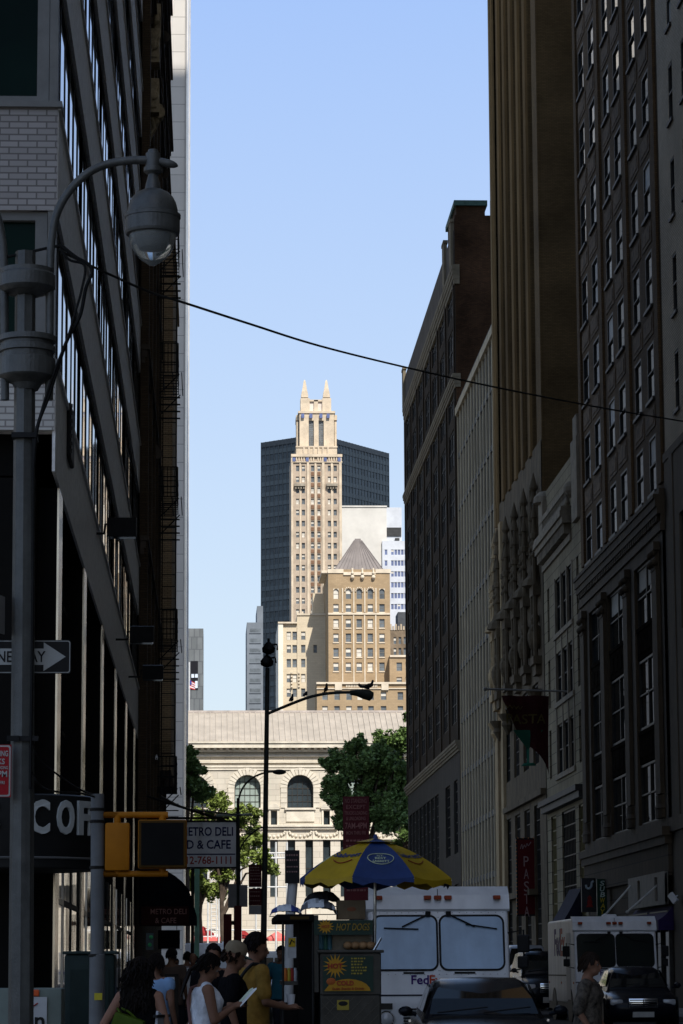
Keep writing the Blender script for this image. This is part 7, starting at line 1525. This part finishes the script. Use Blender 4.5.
# woman in white reading a map
t, HMw = person('woman in a white sleeveless top with a long dark ponytail, reading a map', Pw(203, 25.5), 25.5, R(98), 1.61, 1.12, skinm, wtop, 0, den, ('pony', hairb), (((-.25, -.06, 1.13), (-.12, -.25, 1.25), (.4, -1, .3)), ((.26, -.06, 1.13), (.13, -.26, 1.25), (-.3, -1, .3))), (R(0), R(22)), .009, .05, 0, True, shirt_hem=.86)
mt_ = t.matrix_world if 0 else Matrix.Translation(t.location) @ Matrix.Rotation(R(98), 4, 'Z') @ Matrix.Scale(1.61/1.7, 4)
o = MB(); fold = [(-.2, .0), (-.1, .014), (0, 0), (.1, .014), (.2, 0)]
for (x0_, k0), (x1_, k1) in zip(fold, fold[1:]): o.quad(mt_ @ Vector((x0_-.04, -.31-k0, 1.25+k0)), mt_ @ Vector((x1_-.04, -.31-k1, 1.25+k1)), mt_ @ Vector((x1_-.04, -.46-k1, 1.41+k1)), mt_ @ Vector((x0_-.04, -.46-k0, 1.41+k0)), 0 if x0_ < 0 else 1)
mo = o.build('map', [mat('map_paper', (.8, .82, .8), .7, .06, 9), mat('map_green', (.62, .7, .55), .7, .2, 12)], origin=mt_ @ Vector((0, -.38, 1.32)), fix=False); tag(mo, 'open folded paper map held by the woman in white', 'map')
st = MB().tube([mt_ @ Vector(p) for p in ((.1, .1, 1.42), (.02, .135, 1.3), (-.12, .13, 1.1), (-.2, .06, .95))], .014, 6); st2 = MB().tube([mt_ @ Vector(p) for p in ((.1, .1, 1.42), (.12, .02, 1.45), (.1, -.08, 1.38))], .014, 6); bgm = mat('brown_bag', (.06, .035, .025), .6, .2, 6)
bgt = thing('shoulder_bag', 'brown shoulder bag hanging behind the woman in white', 'bag', mt_ @ Vector((-.24, .05, .85))); st.add(st2).build('strap', mat('pink_brown_strap', (.14, .07, .06), .7), bgt, smooth=True); w0 = MB().cham(0, 0, 0, .05, .14, .11, .03); MB().add(w0, mt_ @ Matrix.Translation((-.25, .04, .84))).build('pouch', bgm, bgt, smooth=True)
# man in cap
t, HMc = person('man in a khaki cap and dark polo shirt looking at the map', Pw(230, 26.8), 26.8, R(96), 1.71, 1.06, skinm, btop, .6, dtr, ('capfringe', hairbr), None, (R(10), R(14)), .009, .04)
cap_ = MB(); cap_.lathe([(.098, .035), (.102, .06), (.098, .1), (.08, .135), (.045, .153), (.006, .158)], (0, .005, 0), 20, 0, .86, 1.04); khaki = mat('khaki_cap', (.19, .15, .1), .85, .12, 9)
cr_ = MB().add(cap_, HMc).build('cap', khaki, t, smooth=True); bl = MB(); nn = 10
for i in range(nn):
    a0, a1 = R(-150+120*i/nn), R(-150+120*(i+1)/nn)
    def bp_(a, k): return Vector((.085*k*math.cos(a)*(1.0), .0+.104*math.sin(a)*(k if k == 1 else 1.75), .04-(.0 if k == 1 else .022)))
    bl.quad(bp_(a0, 1), bp_(a0, 1.02), bp_(a1, 1.02), bp_(a1, 1)); 
MB().add(bl, HMc).build('brim', mat('teal_brim', (.09, .14, .13), .8, .1, 9), cr_, fix=False)
# man in yellow
t, _h = person('tall man in a mustard yellow shirt with a black bag strap across his back', Pw(252, 27.5), 27.5, R(112), 1.81, .98, skinm, ytop, .75, dtr, ('short', hairb), (((-.24, -.02, 1.13), (-.2, -.25, 1.08), (.1, -1, .1)), ((.25, -.02, 1.13), (.14, -.26, 1.1), (-.3, -1, .1))), (R(-12), R(8)), .009, .04)
mt_ = Matrix.Translation(t.location) @ Matrix.Rotation(R(112), 4, 'Z') @ Matrix.Scale(1.81/1.7, 4)
bgt = thing('shoulder_bag', 'black messenger bag at the hip of the man in yellow', 'bag', mt_ @ Vector((.2, .06, .9))); MB().tube(smooth_path([mt_ @ Vector(p) for p in ((-.13, .05, 1.46), (-.1, .135, 1.36), (.0, .155, 1.2), (.12, .145, 1.05), (.21, .06, .95))]), .018, 6).tube(smooth_path([mt_ @ Vector(p) for p in ((-.13, .05, 1.46), (-.11, -.08, 1.42), (0, -.16, 1.2), (.13, -.15, 1.05), (.21, .0, .95))]), .018, 6).build('strap', black, bgt, smooth=True); MB().add(MB().cham(0, 0, 0, .05, .16, .12, .03), mt_ @ Matrix.Translation((.23, .04, .86))).build('pouch', btop, bgt, smooth=True)
cupo = MB().lathe([(.03, 0), (.04, .09), (.041, .1)], mt_ @ Vector((-.03, -.36, 1.1)), 12); tag(cupo.build('paper_cup', mat('white_paper', (.62, .63, .66)), smooth=True, origin=mt_ @ Vector((-.03, -.36, 1.1))), 'white paper cup in the hands of the man in yellow', 'cup')
# woman with curly hair, from behind
t, _h = person('woman seen from behind with long curly dark hair and black sleeveless top', Pw(139, 23.6), 23.6, R(165), 1.57, 1.02, skinl, btop, 0, dtr, ('curly', hairb), (((-.27, .06, 1.12), (-.22, -.1, .93), (.2, -.8, -.6)), ((.3, .06, 1.16), (.3, .12, 1.0), (-.5, .3, -.6))), (R(-10), R(6)), .009, .03, .12, True)
mt_ = Matrix.Translation(t.location) @ Matrix.Rotation(R(165), 4, 'Z') @ Matrix.Scale(1.57/1.7, 4)
bgt = thing('tote_bag', 'lime green bag tucked under the arm of the curly-haired woman', 'bag', mt_ @ Vector((.24, 0, .98))); MB().add(MB().cham(0, 0, 0, .14, .05, .1, .03), mt_ @ Matrix.Translation((.06, .14, 1.14)) @ Matrix.Rotation(R(-18), 4, 'Y')).build('pouch', mat('lime_bag', (.05, .082, .006), .6, .15, 5), bgt, smooth=True)
for q in (-.07, .07): MB().tube(smooth_path([mt_ @ Vector(p) for p in ((.06+q, .14, 1.22), (.09+q*.6, .14, 1.27), (.14+q*.3, .11, 1.3))]), .01, 6).build('handle', mat('lime_bag', (.16, .24, .015)), bgt, smooth=True)
bgt = thing('portfolio', 'flat grey portfolio case under the right arm of the curly-haired woman', 'case', mt_ @ Vector((-.26, 0, .9))); MB().add(MB().cham(0, 0, 0, .012, .2, .22, .008), mt_ @ Matrix.Translation((-.235, .1, 1.02)) @ Matrix.Rotation(R(14), 4, 'X')).build('panel', mat('pale_portfolio', (.32, .33, .36), .5), bgt)
MB().add(MB().cham(0, 0, 0, .02, .205, .012, .004), mt_ @ Matrix.Translation((-.235, .1, 1.235))).build('edge', black, bgt)
# woman crossing on the right
pat = mat('patterned_blouse', (.06, .05, .04), .8, .6, 22, bump=.6, bscale=14); t, _h = person('woman with short dark hair and patterned blouse crossing in front of the black saloon', Pw(586, 29), 29, R(72), 1.62, 1.05, skinm, pat, 1.0, dtr, ('bob', hairbr), (((-.23, .06, 1.14), (-.22, -.08, .93), (0, -.4, -1)), ((.24, .0, 1.14), (.22, -.14, .95), (0, -.5, -1))), (R(0), R(2)), .009, .05, .14, True, z0=.005)
# people further along the pavement
crowd = [(155, 30.5, R(150), 1.5, mat('pale_blue_cotton', (.2, .32, .5), .85, .1, 5), skinm, 'bob', 'person in a pale blue top just behind the curly-haired woman', .2),
 (214, 31, R(-10), 1.6, btop, skinm, 'short', 'dark-haired man facing the camera between the cap and the white top', .5),
 (171, 47, R(160), 1.68, mat('brown_cotton', (.07, .05, .04), .85, .1, 5), skind, 'short', 'person in brown beside the black sandwich board', .6),
 (187, 64, R(170), 1.72, mat('pale_grey_cotton', (.3, .32, .36), .85, .1, 5), skinm, 'short', 'distant walker in pale grey shirt under the deli awning', .6),
 (193, 57, R(5), 1.66, wtop, skinm, 'capfringe', 'distant walker in white top, head low, right of the sandwich board', .5),
 (199, 92, R(0), 1.7, mat('blue_cotton', (.06, .09, .22), .85, .1, 5), skinm, 'short', 'far walker in blue shirt seen past the ponytail', .6),
 (176, 96, R(20), 1.7, wtop, skinm, 'short', 'far walker in white shirt close to the left shopfronts', .6),
 (282, 52, R(-20), 1.74, mat('teal_cotton', (.02, .1, .14), .85, .1, 5), skind, 'short', 'person in teal standing beyond the cart side shelf', .5)]
for (px, Y, rz, H, sm_, sk_, hs_, lab, sl_) in crowd: person(lab, Pw(px, Y), Y, rz, H, 1.05, sk_, sm_, sl_, dtr, (hs_, hairb), None, (R(random.uniform(-20, 20)), R(random.uniform(0, 12))), .018, .03, random.uniform(-.15, .15), group='people further along the pavement', z0=.14)
